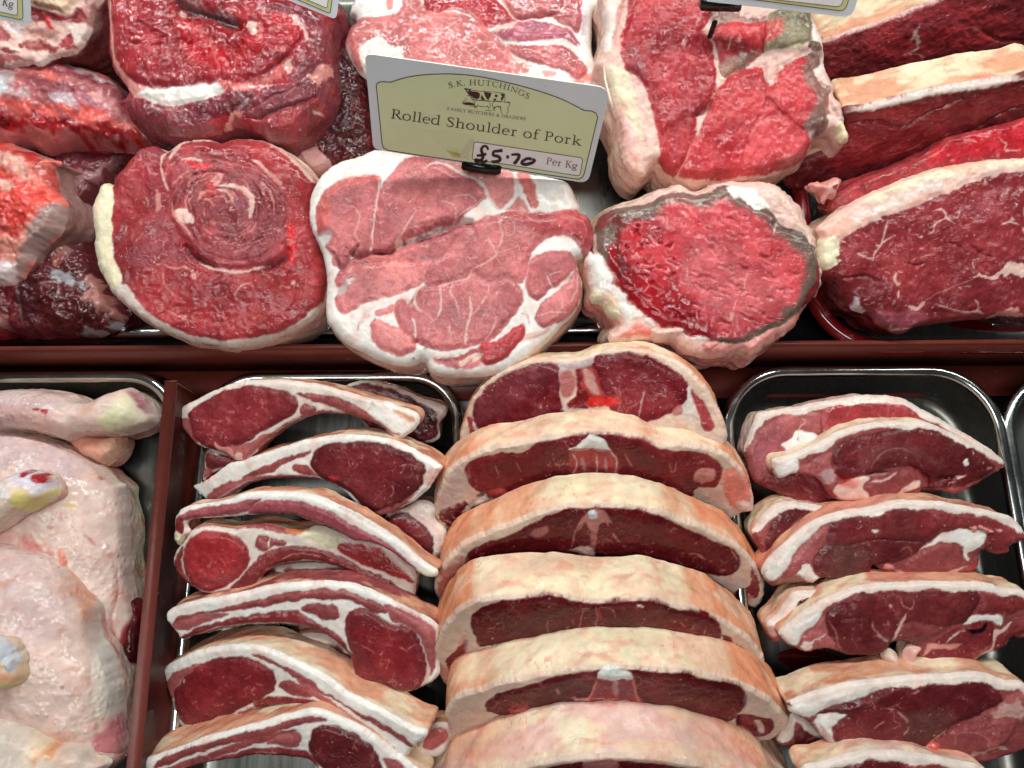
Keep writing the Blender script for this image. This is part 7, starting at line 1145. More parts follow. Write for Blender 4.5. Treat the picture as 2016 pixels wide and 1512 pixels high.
sir("big dark marbled sirloin in front, a thick cream fat band arching over it", Plane(1840, 480, .082, 18),
 ('Y', [(200,670),(175,610),(260,545),(350,475),(480,395),(600,335),(720,285),(850,235),(1000,185),(1150,155),(1300,135),(1480,112),(1642,110),(1900,100),(2000,1200),(1642,1240),(1500,1230),(1380,1250),(1200,1260),(1000,1290),(880,1310),(820,1345),(740,1355),(660,1320),(600,1290),(560,1230),(470,1200),(420,1180),(400,1120),(350,1050),(310,980),(230,940),(180,850),(175,760),(190,690)]), [
 P('fatp','Y',[(160,660),(200,560),(350,450),(600,300),(850,200),(1150,120),(1500,80),(2000,70),(2000,190),(1700,205),(1500,222),(1350,265),(1150,335),(950,420),(760,490),(620,540),(480,600),(370,660),(310,720),(220,720)],f=1.3,wob=1,h=.8,part=1), P('faty','Y',[(500,410),(700,310),(850,250),(1150,165),(1500,120),(1900,100),(1900,160),(1500,180),(1200,220),(1000,260),(800,330),(600,420)],a=.8,f=4,wob=2), P('fatw','Y',[(450,520),(700,410),(950,300),(1050,280),(1000,340),(850,390),(650,470),(480,550)],a=.5,f=4,wob=2), P((226,160,130,1,.3),'Y',[(1100,170),(1300,160),(1350,210),(1150,240)],a=.5,f=4,wob=2), P((226,160,130,1,.3),'Y',[(220,640),(330,560),(420,560),(360,650),(260,700)],a=.5,f=4,wob=2), P('faty','Y',[(180,680),(300,690),(300,800),(290,860),(240,900),(190,850),(170,760)],f=1.2,wob=2.4,h=.8,part=1),
 P('meat','Y',[(350,700),(600,560),(900,450),(1300,320),(1700,240),(1700,600),(1500,880),(1200,960),(900,1150),(600,1150),(450,1100),(340,950)],a=.5,f=12,wob=3), P('dark','Y',[(330,980),(450,950),(620,980),(700,1100),(680,1200),(560,1180),(440,1100)],a=.45,f=7), P((150,70,80),'Y',[(1180,430),(1350,440),(1450,520),(1300,560),(1150,500)],a=.5,f=7,wob=2), P('meatd','Y',[(1100,1050),(1250,990),(1440,960),(1642,950),(1642,1150),(1400,1230),(1150,1240),(950,1180)],a=.6,f=3,h=.6),
 L('fatp','Y',[(640,580),(620,660),(605,730),(560,790),(540,850)],w=12), L('fatp','Y',[(610,720),(680,675)],w=9), L('fatp','Y',[(560,745),(600,740)],w=8), L('fatp','Y',[(430,795),(490,825),(540,830)],w=9), L('fatp','Y',[(980,490),(1035,490),(1060,550),(1110,590)],w=11), L('fatp','Y',[(1050,550),(980,590),(960,650),(920,665)],w=9), L('fatp','Y',[(1160,490),(1130,550)],w=9), L('fatp','Y',[(1460,450),(1500,540),(1570,610),(1630,680),(1640,760),(1600,880)],w=20,brk=.9), L('fatp','Y',[(1430,590),(1500,575),(1560,600)],w=10), L('fatp','Y',[(1590,480),(1620,580),(1625,650)],w=10), L('fatr','Y',[(1500,330),(1480,370),(1450,380),(1445,395)],w=9),
 L('fatp','Y',[(1240,970),(1350,950),(1450,930),(1500,880),(1560,900),(1642,930)],w=22,wob=2), P('fatp','Y',[(1480,860),(1540,890),(1600,880),(1620,940),(1500,940),(1420,950)],f=1.2,wob=2), L('fatr','Y',[(920,1120),(1000,1080),(1150,1010),(1250,970)],w=6,a=.7), L('fatp','Y',[(700,935),(690,980),(710,1010),(735,1000)],w=14), L('fatp','Y',[(730,1050),(725,1110)],w=8), L('fatp','Y',[(790,1170),(860,1180),(910,1130)],w=22), L('fatp','Y',[(1000,1150),(1100,1190),(1210,1210),(1290,1200),(1330,1220)],w=7), L('fatp','Y',[(1250,1120),(1280,1150),(1285,1200)],w=7), L('fatp','Y',[(1240,850),(1250,910)],w=7), L('fatp','Y',[(1240,840),(1290,830)],w=6), L('fatr','Y',[(870,830),(920,810),(980,800)],w=8), L('fatr','Y',[(1140,650),(1190,670),(1280,700)],w=9,brk=.9),
 P('silver','Y',[(420,1110),(460,1130),(520,1190),(480,1220),(430,1180)],f=1.5,wob=2), P('mauve','Y',[(560,1210),(700,1200),(880,1200),(960,1260),(860,1320),(740,1345),(640,1300)],f=1.5,h=.8,hr=3), L('fatp','Y',[(680,1290),(700,1330),(780,1320),(840,1310)],w=8), P('fatr','Y',[(1380,1240),(1450,1190),(1600,1200),(1642,1210),(1600,1240)],f=1.2,wob=2,h=.8), L((60,12,20),'Y',[(765,860),(850,875),(900,860)],w=6,h=-1.5,a=.8), L((70,14,24),'Y',[(1230,740),(1300,800),(1380,820)],w=9,h=-1.5,a=.7), L((70,14,24),'Y',[(330,970),(500,950),(620,1000)],w=6,h=-1.5,a=.8), L((80,20,30),'Y',[(1050,720),(1120,730),(1200,790)],w=6,h=-1.2,a=.8)],
 T=.040, side='rindy', side2='fatp', bulge=.006, hn=.6, group=GR)
# ------------------------------------------------------------------ left end of the back tray
SHM = meat_mat('shoulder_film', grain=1.2, fatbump=1.6, rough=.30, marb=.3)
cut('lamb_joint', "pale pink cut end of a joint in the top left corner, under the ticket", 'joint of lamb', Plane(90, 60, .108, 18),
 ('O', [(-300,-150),(830,-150),(810,120),(790,220),(770,290),(740,340),(700,400),(640,460),(560,480),(510,470),(430,510),(350,560),(310,570),(260,540),(180,560),(60,600),(-300,640)]), 'fatp', [
 P('meatd','O',[(150,30),(270,60),(400,90),(560,150),(650,130),(680,60),(760,120),(760,200),(640,210),(460,200),(270,200),(100,190)],f=2,h=-1), P('rind','O',[(270,-60),(680,-60),(660,60),(620,130),(590,155),(470,110),(270,45)],h=3,hr=3,f=1.2), P('rindo','O',[(400,-60),(660,-60),(600,50),(540,30),(420,-10)],a=.8,f=3,h=.5), P('lambq','O',[(800,-50),(830,100),(800,200),(690,190),(720,60)],a=.6,f=3),
 P('lambp','O',[(-100,230),(30,260),(110,300),(90,370),(-100,390)],f=2,h=.5,wob=2), P('lambq','O',[(200,390),(280,360),(380,370),(480,400),(510,430),(420,460),(300,440)],f=1.4,h=.8,wob=2), P('lambq','O',[(30,450),(100,440),(190,470),(160,495),(60,490)],f=1.4,wob=1.5), P('meatp','O',[(520,370),(600,310),(660,320),(660,400),(600,440),(540,430)],f=2,wob=2), P('lambp','O',[(-100,500),(100,500),(240,540),(60,590),(-100,600)],f=2), P('lambp','O',[(240,230),(420,250),(500,300),(470,360),(380,350),(200,290)],f=3,a=.5,wob=3),
 P((226,60,66,.4,.7),'O',[(440,150),(465,190),(470,240),(490,270),(450,265),(415,215)],f=1,h=1), P((226,224,232,1,.6),'O',[(50,230),(200,240),(260,270),(200,300),(100,290)],a=.6,f=3,wob=2), P('fatw','O',[(270,540),(400,490),(520,470),(510,490),(400,540),(320,570)],f=1,h=.8,wob=1.5), L('fat','O',[(20,580),(140,570),(230,545)],w=16,wob=1.5,h=.6), P('fat','O',[(600,240),(780,230),(760,300),(700,370),(660,310)],a=.8,f=2,wob=2)],
 T=.07, side='lambp', side2='fatp', sideb='lambq', bulge=.003, rnd=.004, mat=SHM, hn=1, wob=1.2)
sh = cut('lamb_shoulder', "bloodied shoulder with its shank pointing right towards the beef joints", 'lamb shoulder', Plane(130, 215, .068, 10, 6),
 ('O', [(-350,680),(0,610),(200,585),(400,575),(560,580),(760,635),(1000,700),(1100,800),(1160,900),(1260,1050),(1400,1150),(1425,1240),(1420,1275),(1330,1280),(1160,1335),(1000,1330),(850,1320),(700,1330),(560,1352),(400,1345),(280,1300),(200,1330),(0,1400),(-350,1400)]), (176,98,100,.4,.6), [
 P((128,56,62),'O',[(40,640),(200,600),(420,590),(560,600),(760,690),(960,790),(1100,850),(960,870),(760,830),(560,750),(360,730),(180,690)],f=4,wob=3,a=.9,h=.8), P((110,30,40),'O',[(540,590),(700,620),(850,690),(960,770),(900,760),(760,690),(620,640)],f=2.5,a=.8), P('silver','O',[(420,590),(560,600),(700,660),(900,740),(1080,820),(1060,840),(850,770),(650,690),(500,630)],a=.7,f=3,wob=3), P((150,84,84,.3,.5),'O',[(-50,680),(160,690),(340,760),(200,800),(-50,760)],a=.8,f=5,wob=3),
 P('silver','O',[(-50,770),(150,760),(300,830),(330,930),(300,1000),(200,960),(100,880),(-50,830)],f=4,wob=4,a=.85), P((208,214,216,.9,.8),'O',[(130,850),(230,840),(280,920),(230,970),(180,930)],f=2.5,wob=2,a=.8), P((222,112,104,.5,.6),'O',[(420,790),(560,770),(700,820),(760,880),(640,880),(500,840)],f=4,wob=3,a=.9), P((140,70,82),'O',[(420,860),(560,860),(760,900),(860,980),(760,1000),(560,970),(440,930)],f=4,a=.8,wob=2), P((196,176,182,.8,.7),'O',[(620,980),(780,965),(820,1040),(740,1080),(640,1040)],f=3,wob=3,a=.8), P('silver','O',[(320,980),(440,960),(460,1030),(360,1040)],f=3,wob=3,a=.6), P((188,124,134,.4,.6),'O',[(800,960),(960,960),(1100,1080),(1160,1140),(1000,1120),(860,1060)],f=4,a=.8), P((226,160,160,.6,.6),'O',[(930,950),(1040,940),(1120,1040),(1180,1110),(1060,1060),(960,1010)],f=3,a=.8,wob=2),
 P((232,96,84,.6,.8),'O',[(-50,850),(60,880),(200,1000),(380,1060),(600,1080),(800,1090),(1000,1100),(1200,1150),(1260,1200),(1000,1190),(700,1150),(480,1160),(280,1100),(100,1060),(-50,1000)],f=5,wob=5,a=.85), P((176,16,22,.1,1),'O',[(-50,1080),(100,1130),(300,1140),(500,1150),(700,1190),(900,1200),(1200,1200),(1340,1270),(1160,1300),(900,1290),(700,1260),(500,1240),(300,1240),(100,1220),(-50,1160)],f=3.5,wob=4,a=.9), P((100,6,12,0,1),'O',[(60,1140),(200,1150),(240,1200),(150,1230),(80,1190)],f=2.5,wob=3), P((110,10,16,0,1),'O',[(480,1150),(640,1170),(840,1220),(1000,1240),(1200,1290),(1000,1300),(760,1240),(560,1200)],f=2.5,wob=3,a=.7), P((190,100,96,.5,.6),'O',[(240,1240),(500,1260),(760,1290),(1000,1310),(700,1335),(480,1340),(300,1300)],f=4,wob=3,a=.8), P((230,116,104,.6,.7),'O',[(1060,1130),(1180,1140),(1250,1200),(1100,1200)],f=3,wob=2,a=.7), P('silver','O',[(1240,1170),(1320,1150),(1400,1170),(1410,1260),(1340,1250),(1280,1210)],f=2,wob=2)],
 T=.03, side=(150,40,44,.2,.7), side2='meatd', bulge=0, pillow=.030, rnd=.002, mat=SHM, hn=1.4, wob=1.2, parts=False, lean_name='shank', side_name='underside', res=.85)
cut('', '', '', Plane(40, 400, .074, 12, -12),
 ('Q', [(-300,40),(0,60),(100,90),(200,120),(270,170),(340,180),(390,195),(380,225),(350,220),(355,290),(375,380),(410,440),(440,500),(425,620),(395,680),(330,740),(260,810),(200,890),(150,970),(100,1030),(50,1055),(-20,1050),(-300,1000)]), (222,120,108,.5,.8), [
 P((226,70,60,.4,.9),'Q',[(-50,180),(100,260),(240,360),(360,420),(300,560),(220,700),(100,640),(-50,560)],f=6,wob=6,a=.8), P((226,176,160,.9,.6),'Q',[(40,180),(150,180),(260,260),(270,330),(160,300),(80,240)],f=4,wob=4,a=.8), P((230,180,164,.9,.6),'Q',[(90,370),(160,360),(200,400),(120,420)],f=3,wob=4,a=.8), P((176,20,22,.1,1),'Q',[(-50,440),(100,480),(200,560),(260,600),(180,700),(60,620),(-50,540)],f=4,wob=6,a=.55), P((150,20,22,0,1),'Q',[(60,660),(160,690),(200,740),(120,720)],f=3,wob=4,a=.8), P((176,16,20,.1,1),'Q',[(150,120),(260,160),(330,220),(250,210),(160,180)],f=3,wob=4,a=.8), P((140,14,18,0,1),'Q',[(300,220),(370,300),(400,420),(360,400),(320,320)],f=3,wob=3,a=.7), P((196,50,44,.3,.9),'Q',[(-50,60),(100,110),(120,180),(60,160),(-50,130)],f=4,wob=3,a=.8),
 P((222,150,136,.9,.5),'Q',[(60,740),(180,740),(240,660),(300,600),(280,680),(160,880),(100,900)],f=4,wob=3,a=.9), P((222,206,208,1,.6),'Q',[(-50,930),(60,880),(150,900),(110,1010),(50,1050),(-50,1040)],f=3,wob=2), P((150,70,72,.2,.6),'Q',[(-40,740),(20,750),(48,840),(20,930),(-40,930)],f=1.5,h=-1),
 P((170,140,134,.8,.4),'Q',[(375,520),(430,500),(440,600),(400,680),(320,750),(200,890),(110,1020),(130,960),(180,820),(240,720),(300,620)],f=2,wob=1.5,h=-.8), L((180,70,64,.5,.5),'Q',[(60,740),(50,880),(60,960)],w=20,f=4,a=.4)],
 T=.03, side=(150,110,104,.7,.4), side2=(170,130,124,.8,.4), bulge=.004, pillow=.008, rnd=.004, mat=SHM, hn=1.8, wob=1.4, parts=False, lean_name='blade_end', side_name='blade_skin', parent=sh, res=.85)
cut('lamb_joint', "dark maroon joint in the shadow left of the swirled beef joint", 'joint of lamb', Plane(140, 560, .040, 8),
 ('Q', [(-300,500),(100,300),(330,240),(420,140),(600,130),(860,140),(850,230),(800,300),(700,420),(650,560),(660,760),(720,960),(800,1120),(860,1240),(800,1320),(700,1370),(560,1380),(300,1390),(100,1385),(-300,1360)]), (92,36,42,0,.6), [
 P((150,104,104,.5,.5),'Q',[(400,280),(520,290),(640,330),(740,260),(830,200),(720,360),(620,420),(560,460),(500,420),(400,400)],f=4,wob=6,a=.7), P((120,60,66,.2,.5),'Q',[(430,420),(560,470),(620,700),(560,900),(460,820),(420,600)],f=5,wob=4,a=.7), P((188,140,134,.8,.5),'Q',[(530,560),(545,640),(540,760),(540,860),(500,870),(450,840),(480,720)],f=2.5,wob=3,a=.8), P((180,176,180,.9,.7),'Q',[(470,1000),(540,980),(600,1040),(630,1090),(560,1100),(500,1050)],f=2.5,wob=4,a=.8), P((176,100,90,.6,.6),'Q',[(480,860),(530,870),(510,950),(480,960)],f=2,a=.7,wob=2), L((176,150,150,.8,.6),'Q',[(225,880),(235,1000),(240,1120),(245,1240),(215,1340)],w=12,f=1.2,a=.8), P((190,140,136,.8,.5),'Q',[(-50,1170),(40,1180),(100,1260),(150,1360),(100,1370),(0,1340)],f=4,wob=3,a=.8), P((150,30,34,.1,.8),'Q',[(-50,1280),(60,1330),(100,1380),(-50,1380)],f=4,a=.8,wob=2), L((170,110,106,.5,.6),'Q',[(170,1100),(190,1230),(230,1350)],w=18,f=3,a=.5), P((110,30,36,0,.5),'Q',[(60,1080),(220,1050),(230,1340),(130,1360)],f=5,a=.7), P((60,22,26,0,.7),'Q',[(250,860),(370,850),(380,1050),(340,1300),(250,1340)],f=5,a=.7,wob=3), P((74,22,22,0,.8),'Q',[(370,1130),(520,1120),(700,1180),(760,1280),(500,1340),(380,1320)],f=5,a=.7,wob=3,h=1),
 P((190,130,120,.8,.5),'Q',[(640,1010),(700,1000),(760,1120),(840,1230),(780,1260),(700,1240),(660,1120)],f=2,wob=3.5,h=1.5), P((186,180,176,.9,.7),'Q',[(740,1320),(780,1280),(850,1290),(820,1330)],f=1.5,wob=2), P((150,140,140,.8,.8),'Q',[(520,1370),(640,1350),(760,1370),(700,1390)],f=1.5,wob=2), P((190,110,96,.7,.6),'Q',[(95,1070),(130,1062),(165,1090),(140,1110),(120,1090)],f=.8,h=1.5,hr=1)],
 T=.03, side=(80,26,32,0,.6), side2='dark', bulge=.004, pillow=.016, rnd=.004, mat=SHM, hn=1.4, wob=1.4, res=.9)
# ------------------------------------------------------------------ price tickets
def flat_mat(name, col, rough=.35, coat=.3, alpha=1.0):
    m = simple_mat(name, col, rough, 0, .03, 40, coat=coat)
    if alpha < 1: m.node_tree.nodes["Principled BSDF"].inputs['Alpha'].default_value = alpha
    return m
TGREY = flat_mat('ticket_card', (226, 236, 242)); TGREEN = flat_mat('ticket_green', (226, 238, 190)); TMAR = flat_mat('maroon_ink', (66, 18, 30)); TINK = flat_mat('black_marker', (14, 14, 16)); TPAPER = flat_mat('price_paper', (250, 250, 250)); TEDGE = flat_mat('ticket_edge', (232, 232, 218))
TAPE = flat_mat('clear_tape', (236, 232, 205), .10, .8, .06); TAPEY = flat_mat('clear_tape_yellow', (232, 230, 130), .15, .6, .4); TGRN2 = flat_mat('pale_edge', (222, 222, 160)); TCLIP = flat_mat('black_clip', (16, 16, 17), .3, .2); TBROWN = flat_mat('faint_ink', (110, 62, 66))
class Ticket:
    def __init__(s, label, plane, fm, outline, thick=.0009, group="price tickets"):
        s.pl = plane; s.fm = fm; s.g = group
        uv = s.uv(outline); org = plane.world(uv).mean(0); s.org = org
        s.root = thing('price_ticket', label, 'price ticket', org, group)
        s.poly('card', outline, 0.0, TGREY, thick, TEDGE, bevel=True)
    def uv(s, pts): return s.pl.uv(fr(s.fm, pts))
    def poly(s, name, pts, h, mat, thick=.00012, edge=None, bevel=False, parent=None):
        uv = s.uv(pts); n = len(uv)
        ar = 0.5*np.sum(uv[:, 0]*np.roll(uv[:, 1], -1)-np.roll(uv[:, 0], -1)*uv[:, 1])
        if ar < 0: uv = uv[::-1]
        top = s.pl.world(uv, h)-s.org; bot = s.pl.world(uv, h-thick)-s.org
        V = np.concatenate([top, bot]); F = [tuple(t) for t in tessellate_polygon([[Vector((*p, 0)) for p in uv]])]
        F = [f if np.cross(uv[f[1]]-uv[f[0]], uv[f[2]]-uv[f[0]]) > 0 else f[::-1] for f in F]
        F += [tuple(i+n for i in f[::-1]) for f in F]; nt_ = len(F)
        F += [(i, i+n, (i+1) % n+n, (i+1) % n) for i in range(n)]
        o = mesh_obj(name, V, F, mat, parent or s.root, None, False)
        if edge is not None:
            o.data.materials.append(edge)
            for p in o.data.polygons[nt_:]: p.material_index = 1
        return o
    def ribbons(s, name, lines, h, mat, parent=None):
        """lines: lists of (x,y,w) in crop pixels; one flat mesh"""
        V = []; F = []
        if name == 'written_price': lines = [[(a, b, c*1.25) for a, b, c in ln] for ln in lines]
        for ln in lines:
            p = np.array([(a[0], a[1]) for a in ln], float); w_ = np.array([a[2] for a in ln], float)
            if len(p) > 2:
                q = catmull(p, False, 5); w_ = np.interp(np.linspace(0, len(p)-1, len(q)), np.arange(len(p)), w_); p = q
            t = np.gradient(p, axis=0); nn = np.stack([-t[:, 1], t[:, 0]], -1); nn /= np.linalg.norm(nn, axis=1)[:, None]+1e-9
            a = s.uv(p+nn*w_[:, None]/2); b = s.uv(p-nn*w_[:, None]/2); k = len(V)//1
            Wd = np.concatenate([s.pl.world(a, h), s.pl.world(b, h)])-s.org; n = len(p)
            V.extend(map(tuple, Wd)); F += [(k+i, k+i+1, k+n+i+1, k+n+i) for i in range(n-1)]
        return mesh_obj(name, V, F, mat, parent or s.root, None, False)
TH, TN = .088, .036
def bar(x0, x1, y, w=TN): return [(x0, y, w), (x1, y, w)]
def arc(cx, cy, rx, ry, a0, a1, wt=TH, wn=TN, n=9):
    o = []
    for i in range(n):
        a = R(a0+(a1-a0)*i/(n-1)); o.append((cx+rx*math.cos(a), cy+ry*math.sin(a), wn+(wt-wn)*abs(math.cos(a))**1.3))
    return o
def stem(x, y0, y1, w=TH): return [(x, y0, w), (x, y1, w)]
G = {
 'R': (.60, [stem(.16,0,.66), bar(.05,.28,.012), bar(.05,.18,.648), bar(.16,.32,.645), arc(.30,.495,.15,.15,90,-90), bar(.16,.32,.345), [(.30,.34,TH),(.42,.16,TH),(.56,.01,TH)], bar(.50,.64,.012)]),
 'P': (.54, [stem(.16,0,.66), bar(.05,.28,.012), bar(.05,.18,.648), bar(.16,.31,.645), arc(.29,.485,.16,.16,90,-90), bar(.16,.31,.325)]),
 'S': (.48, [[(.40,.52,.04),(.36,.62,.04),(.24,.66,.05),(.11,.58,.07),(.13,.45,.09),(.26,.35,.10),(.38,.24,.09),(.38,.09,.07),(.24,.0,.05),(.11,.03,.04),(.07,.15,.04)], stem(.40,.50,.62,.03), stem(.07,.03,.17,.03)]),
 'o': (.52, [arc(.26,.22,.19,.22,0,360,n=17)]),
 'l': (.27, [stem(.14,0,.70), bar(.03,.25,.012), bar(.03,.14,.69)]),
 'e': (.46, [bar(.08,.38,.25), arc(.24,.22,.17,.22,5,310,n=13)]),
 'd': (.53, [arc(.23,.22,.17,.22,60,330,n=13), stem(.40,.02,.70), bar(.28,.40,.69), bar(.40,.50,.02)]),
 'h': (.56, [stem(.14,0,.70), bar(.03,.14,.69), bar(.04,.25,.012), [(.14,.33,TN),(.24,.42,.05),(.36,.42,.06),(.42,.32,TH),(.42,.0,TH)], bar(.32,.53,.012)]),
 'u': (.56, [[(.13,.43,TH),(.13,.12,TH),(.20,.01,.06),(.31,.02,.05),(.42,.12,TN)], stem(.42,.0,.44), bar(.03,.13,.43), bar(.31,.42,.43), bar(.42,.52,.015)]),
 'r': (.40, [stem(.15,0,.43), bar(.04,.15,.43), bar(.04,.27,.012), [(.15,.30,TN),(.23,.40,.05),(.34,.41,.08)]]),
 'f': (.32, [stem(.15,0,.56), [(.15,.55,TH),(.18,.66,.06),(.27,.70,.04),(.37,.66,.07)], bar(.04,.30,.42,.04), bar(.04,.27,.012)]),
 'k': (.54, [stem(.14,0,.70), bar(.03,.14,.69), bar(.04,.25,.012), [(.16,.2,TN),(.38,.41,TN)], bar(.28,.48,.42), [(.22,.26,TH),(.46,.01,TH)], bar(.38,.55,.012)]),
 'K': (.64, [stem(.16,0,.66), bar(.05,.28,.012), bar(.05,.28,.648), [(.18,.28,TN),(.48,.64,TN)], bar(.38,.60,.648), [(.26,.38,TH),(.54,.01,TH)], bar(.46,.66,.012)]),
 'g': (.50, [arc(.22,.27,.15,.15,0,360,n=15), bar(.30,.48,.40,.05), [(.14,.13,.05),(.12,.05,.06),(.24,.01,.08),(.38,-.03,.07),(.40,-.14,.05),(.24,-.21,.05),(.08,-.16,.06),(.10,-.05,.05),(.18,.0,.04)]]),
 'H': (.74, [stem(.16,0,.66), stem(.56,0,.66), bar(.05,.28,.012), bar(.05,.28,.648), bar(.45,.68,.012), bar(.45,.68,.648), bar(.16,.56,.34)]),
 'U': (.70, [[(.15,.65,TH),(.15,.18,TH),(.24,.02,.06),(.36,.0,.05),(.50,.06,.05),(.56,.2,TN),(.56,.65,TN)], bar(.04,.27,.648), bar(.47,.66,.648)]),
 'T': (.60, [stem(.30,0,.64), bar(.04,.56,.645), stem(.05,.52,.65,.03), stem(.55,.52,.65,.03), bar(.19,.41,.012)]),
 'C': (.62, [arc(.34,.33,.26,.33,45,315,n=13), stem(.54,.48,.64,.03)]),
 'I': (.32, [stem(.16,0,.66), bar(.05,.27,.012), bar(.05,.27,.648)]),
 'N': (.72, [stem(.14,0,.66,TN), stem(.58,0,.66,TN), [(.12,.65,TH),(.58,.02,TH)], bar(.03,.25,.012), bar(.48,.69,.648)]),
 'G': (.68, [arc(.34,.33,.26,.33,45,330,n=13), stem(.56,.05,.30), bar(.45,.65,.30), stem(.54,.48,.64,.03)]),
 'F': (.52, [stem(.16,0,.66), bar(.05,.28,.012), bar(.05,.48,.645), bar(.16,.40,.34), stem(.48,.54,.66,.03)]),
 'A': (.66, [[(.10,0,TN),(.32,.66,TN)], [(.32,.66,TH),(.56,0,TH)], bar(.18,.46,.22), bar(.02,.20,.012), bar(.45,.66,.012)]),
 'M': (.84, [[(.12,0,TN),(.18,.65,TN)], [(.18,.65,TH),(.42,.04,TH)], [(.42,.04,TN),(.66,.65,TN)], stem(.70,0,.66), bar(.03,.22,.012), bar(.60,.82,.012)]),
 'L': (.52, [stem(.16,0,.66), bar(.05,.28,.648), bar(.05,.50,.015), stem(.49,.0,.14,.03)]),
 'Y': (.62, [[(.08,.65,TH),(.31,.30,TH)], [(.54,.65,TN),(.31,.30,TN)], stem(.31,0,.32), bar(.2,.42,.012), bar(.0,.18,.648), bar(.45,.62,.648)]),
 'B': (.58, [stem(.16,0,.66), bar(.05,.30,.012), bar(.05,.30,.648), arc(.30,.50,.14,.15,90,-90), arc(.31,.18,.17,.17,90,-90), bar(.16,.30,.345)]),
 'E': (.56, [stem(.16,0,.66), bar(.05,.50,.015), bar(.05,.48,.645), bar(.16,.40,.34), stem(.49,.0,.13,.03), stem(.47,.54,.66,.03)]),
 'Z': (.56, [bar(.07,.50,.645), [(.48,.64,TH),(.09,.02,TH)], bar(.06,.52,.015), stem(.52,.0,.14,.03)]),
 '&': (.70, [[(.62,.34,.03),(.5,.1,.05),(.3,.0,.07),(.12,.08,.08),(.14,.24,.07),(.34,.42,.05),(.40,.56,.05),(.30,.66,.05),(.2,.56,.07),(.3,.38,TH),(.48,.14,TH),(.64,.01,.06)]]),
 '.': (.24, [[(.07,.045,.09),(.155,.045,.09)]]), ' ': (.26, []),
}
def text(tk, s_, path, size, mat, h=.00045, name='lettering', width=None, stretch=1.0, wmul=1.0, parent=None):
    """set a line of text along a path of crop pixels; size = em height in pixels"""
    path = catmull(np.array(path, float), False, 8) if len(path) > 2 else np.array(path, float)
    Lc = np.r_[0, np.cumsum(np.linalg.norm(np.diff(path, axis=0), axis=1))]
    adv = sum(G[c][0] for c in s_)*size; sx = (width or Lc[-1])/adv
    lines = []; x = 0
    for c in s_:
        a, st = G[c]
        mid = (x+a*size*sx/2)
        k = np.clip(np.searchsorted(Lc, mid)-1, 0, len(path)-2); d = path[k+1]-path[k]; d = d/np.linalg.norm(d); up = np.array([d[1], -d[0]])
        base = path[k]+d*(mid-Lc[k])
        for ln in st:
            lines.append([(*(base+d*((px_-a/2)*size*sx)+up*py_*size*stretch), w_*size*wmul) for px_, py_, w_ in ln])
        x += a*size*sx
    return tk.ribbons(name, lines, h, mat, parent)
def rounded(pts, r):
    """polygon with rounded corners; r one radius or a list"""
    pts = np.array(pts, float); n = len(pts); o = []; rs = r if hasattr(r, '__len__') else [r]*n
    for i in range(n):
        p, a, b = pts[i], pts[i-1], pts[(i+1) % n]; r_ = rs[i]
        if r_ == 0: o.append(tuple(p)); continue
        da = (a-p)/np.linalg.norm(a-p); db = (b-p)/np.linalg.norm(b-p)
        for k in range(7):
            t = k/6; q = (1-t)**2*(p+da*r_)+2*t*(1-t)*p+t*t*(p+db*r_); o.append(tuple(q))
    return o
# -- the ticket in the middle
pl = Plane(945, 335, .112, 72, 0)
tk = Ticket("large price ticket reading Rolled Shoulder of Pork, standing over the front pork joint", pl, 'T', rounded([(70,60),(1950,325),(1775,1050),(135,790)], [60,110,70,50]))
arch = [(158,300),(170,282),(200,273),(268,277)]+[(p[0], p[1]) for p in catmull(np.array([(268,277),(400,238),(560,218),(750,215),(950,235),(1180,285),(1400,345),(1580,410),(1745,493)]), False, 6)]+[(1800,497),(1832,512),(1848,545)]
green = arch+[(1745,975),(1730,1005),(1700,1018),(1400,975),(900,895),(520,840),(250,797),(215,780),(203,750)]
tk.poly('green_panel', green, .00014, TGREEN)
loop = green+[green[0]]
tk.ribbons('border_line', [[(*loop[i], 7), (*loop[i+1], 7)] for i in range(len(loop)-1)], .0002, TMAR)
pb_ = rounded([(905,730),(1735,855),(1712,993),(890,862)], [22,22,26,8])
PBX = tk.poly('price_box', pb_, .00026, TPAPER)
lp = pb_+[pb_[0]]; tk.ribbons('price_box_line', [[(*lp[i], 5), (*lp[i+1], 5)] for i in range(len(lp)-1)], .00032, TMAR, parent=PBX)
text(tk, "S.K. HUTCHINGS", [(708,322),(780,308),(860,298),(960,300),(1060,310),(1160,335),(1240,365),(1320,405)], 62, TMAR, wmul=1.05)
text(tk, "FAMILY BUTCHERS & GRAZIERS", [(698,487),(1298,566)], 34, TMAR, wmul=1.1)
text(tk, "Rolled Shoulder of Pork", [(262,548),(1722,760)], 108, TMAR, wmul=1.05, stretch=.98)
text(tk, "Per Kg", [(1450,898),(1692,938)], 76, TBROWN, wmul=1.1, parent=PBX)
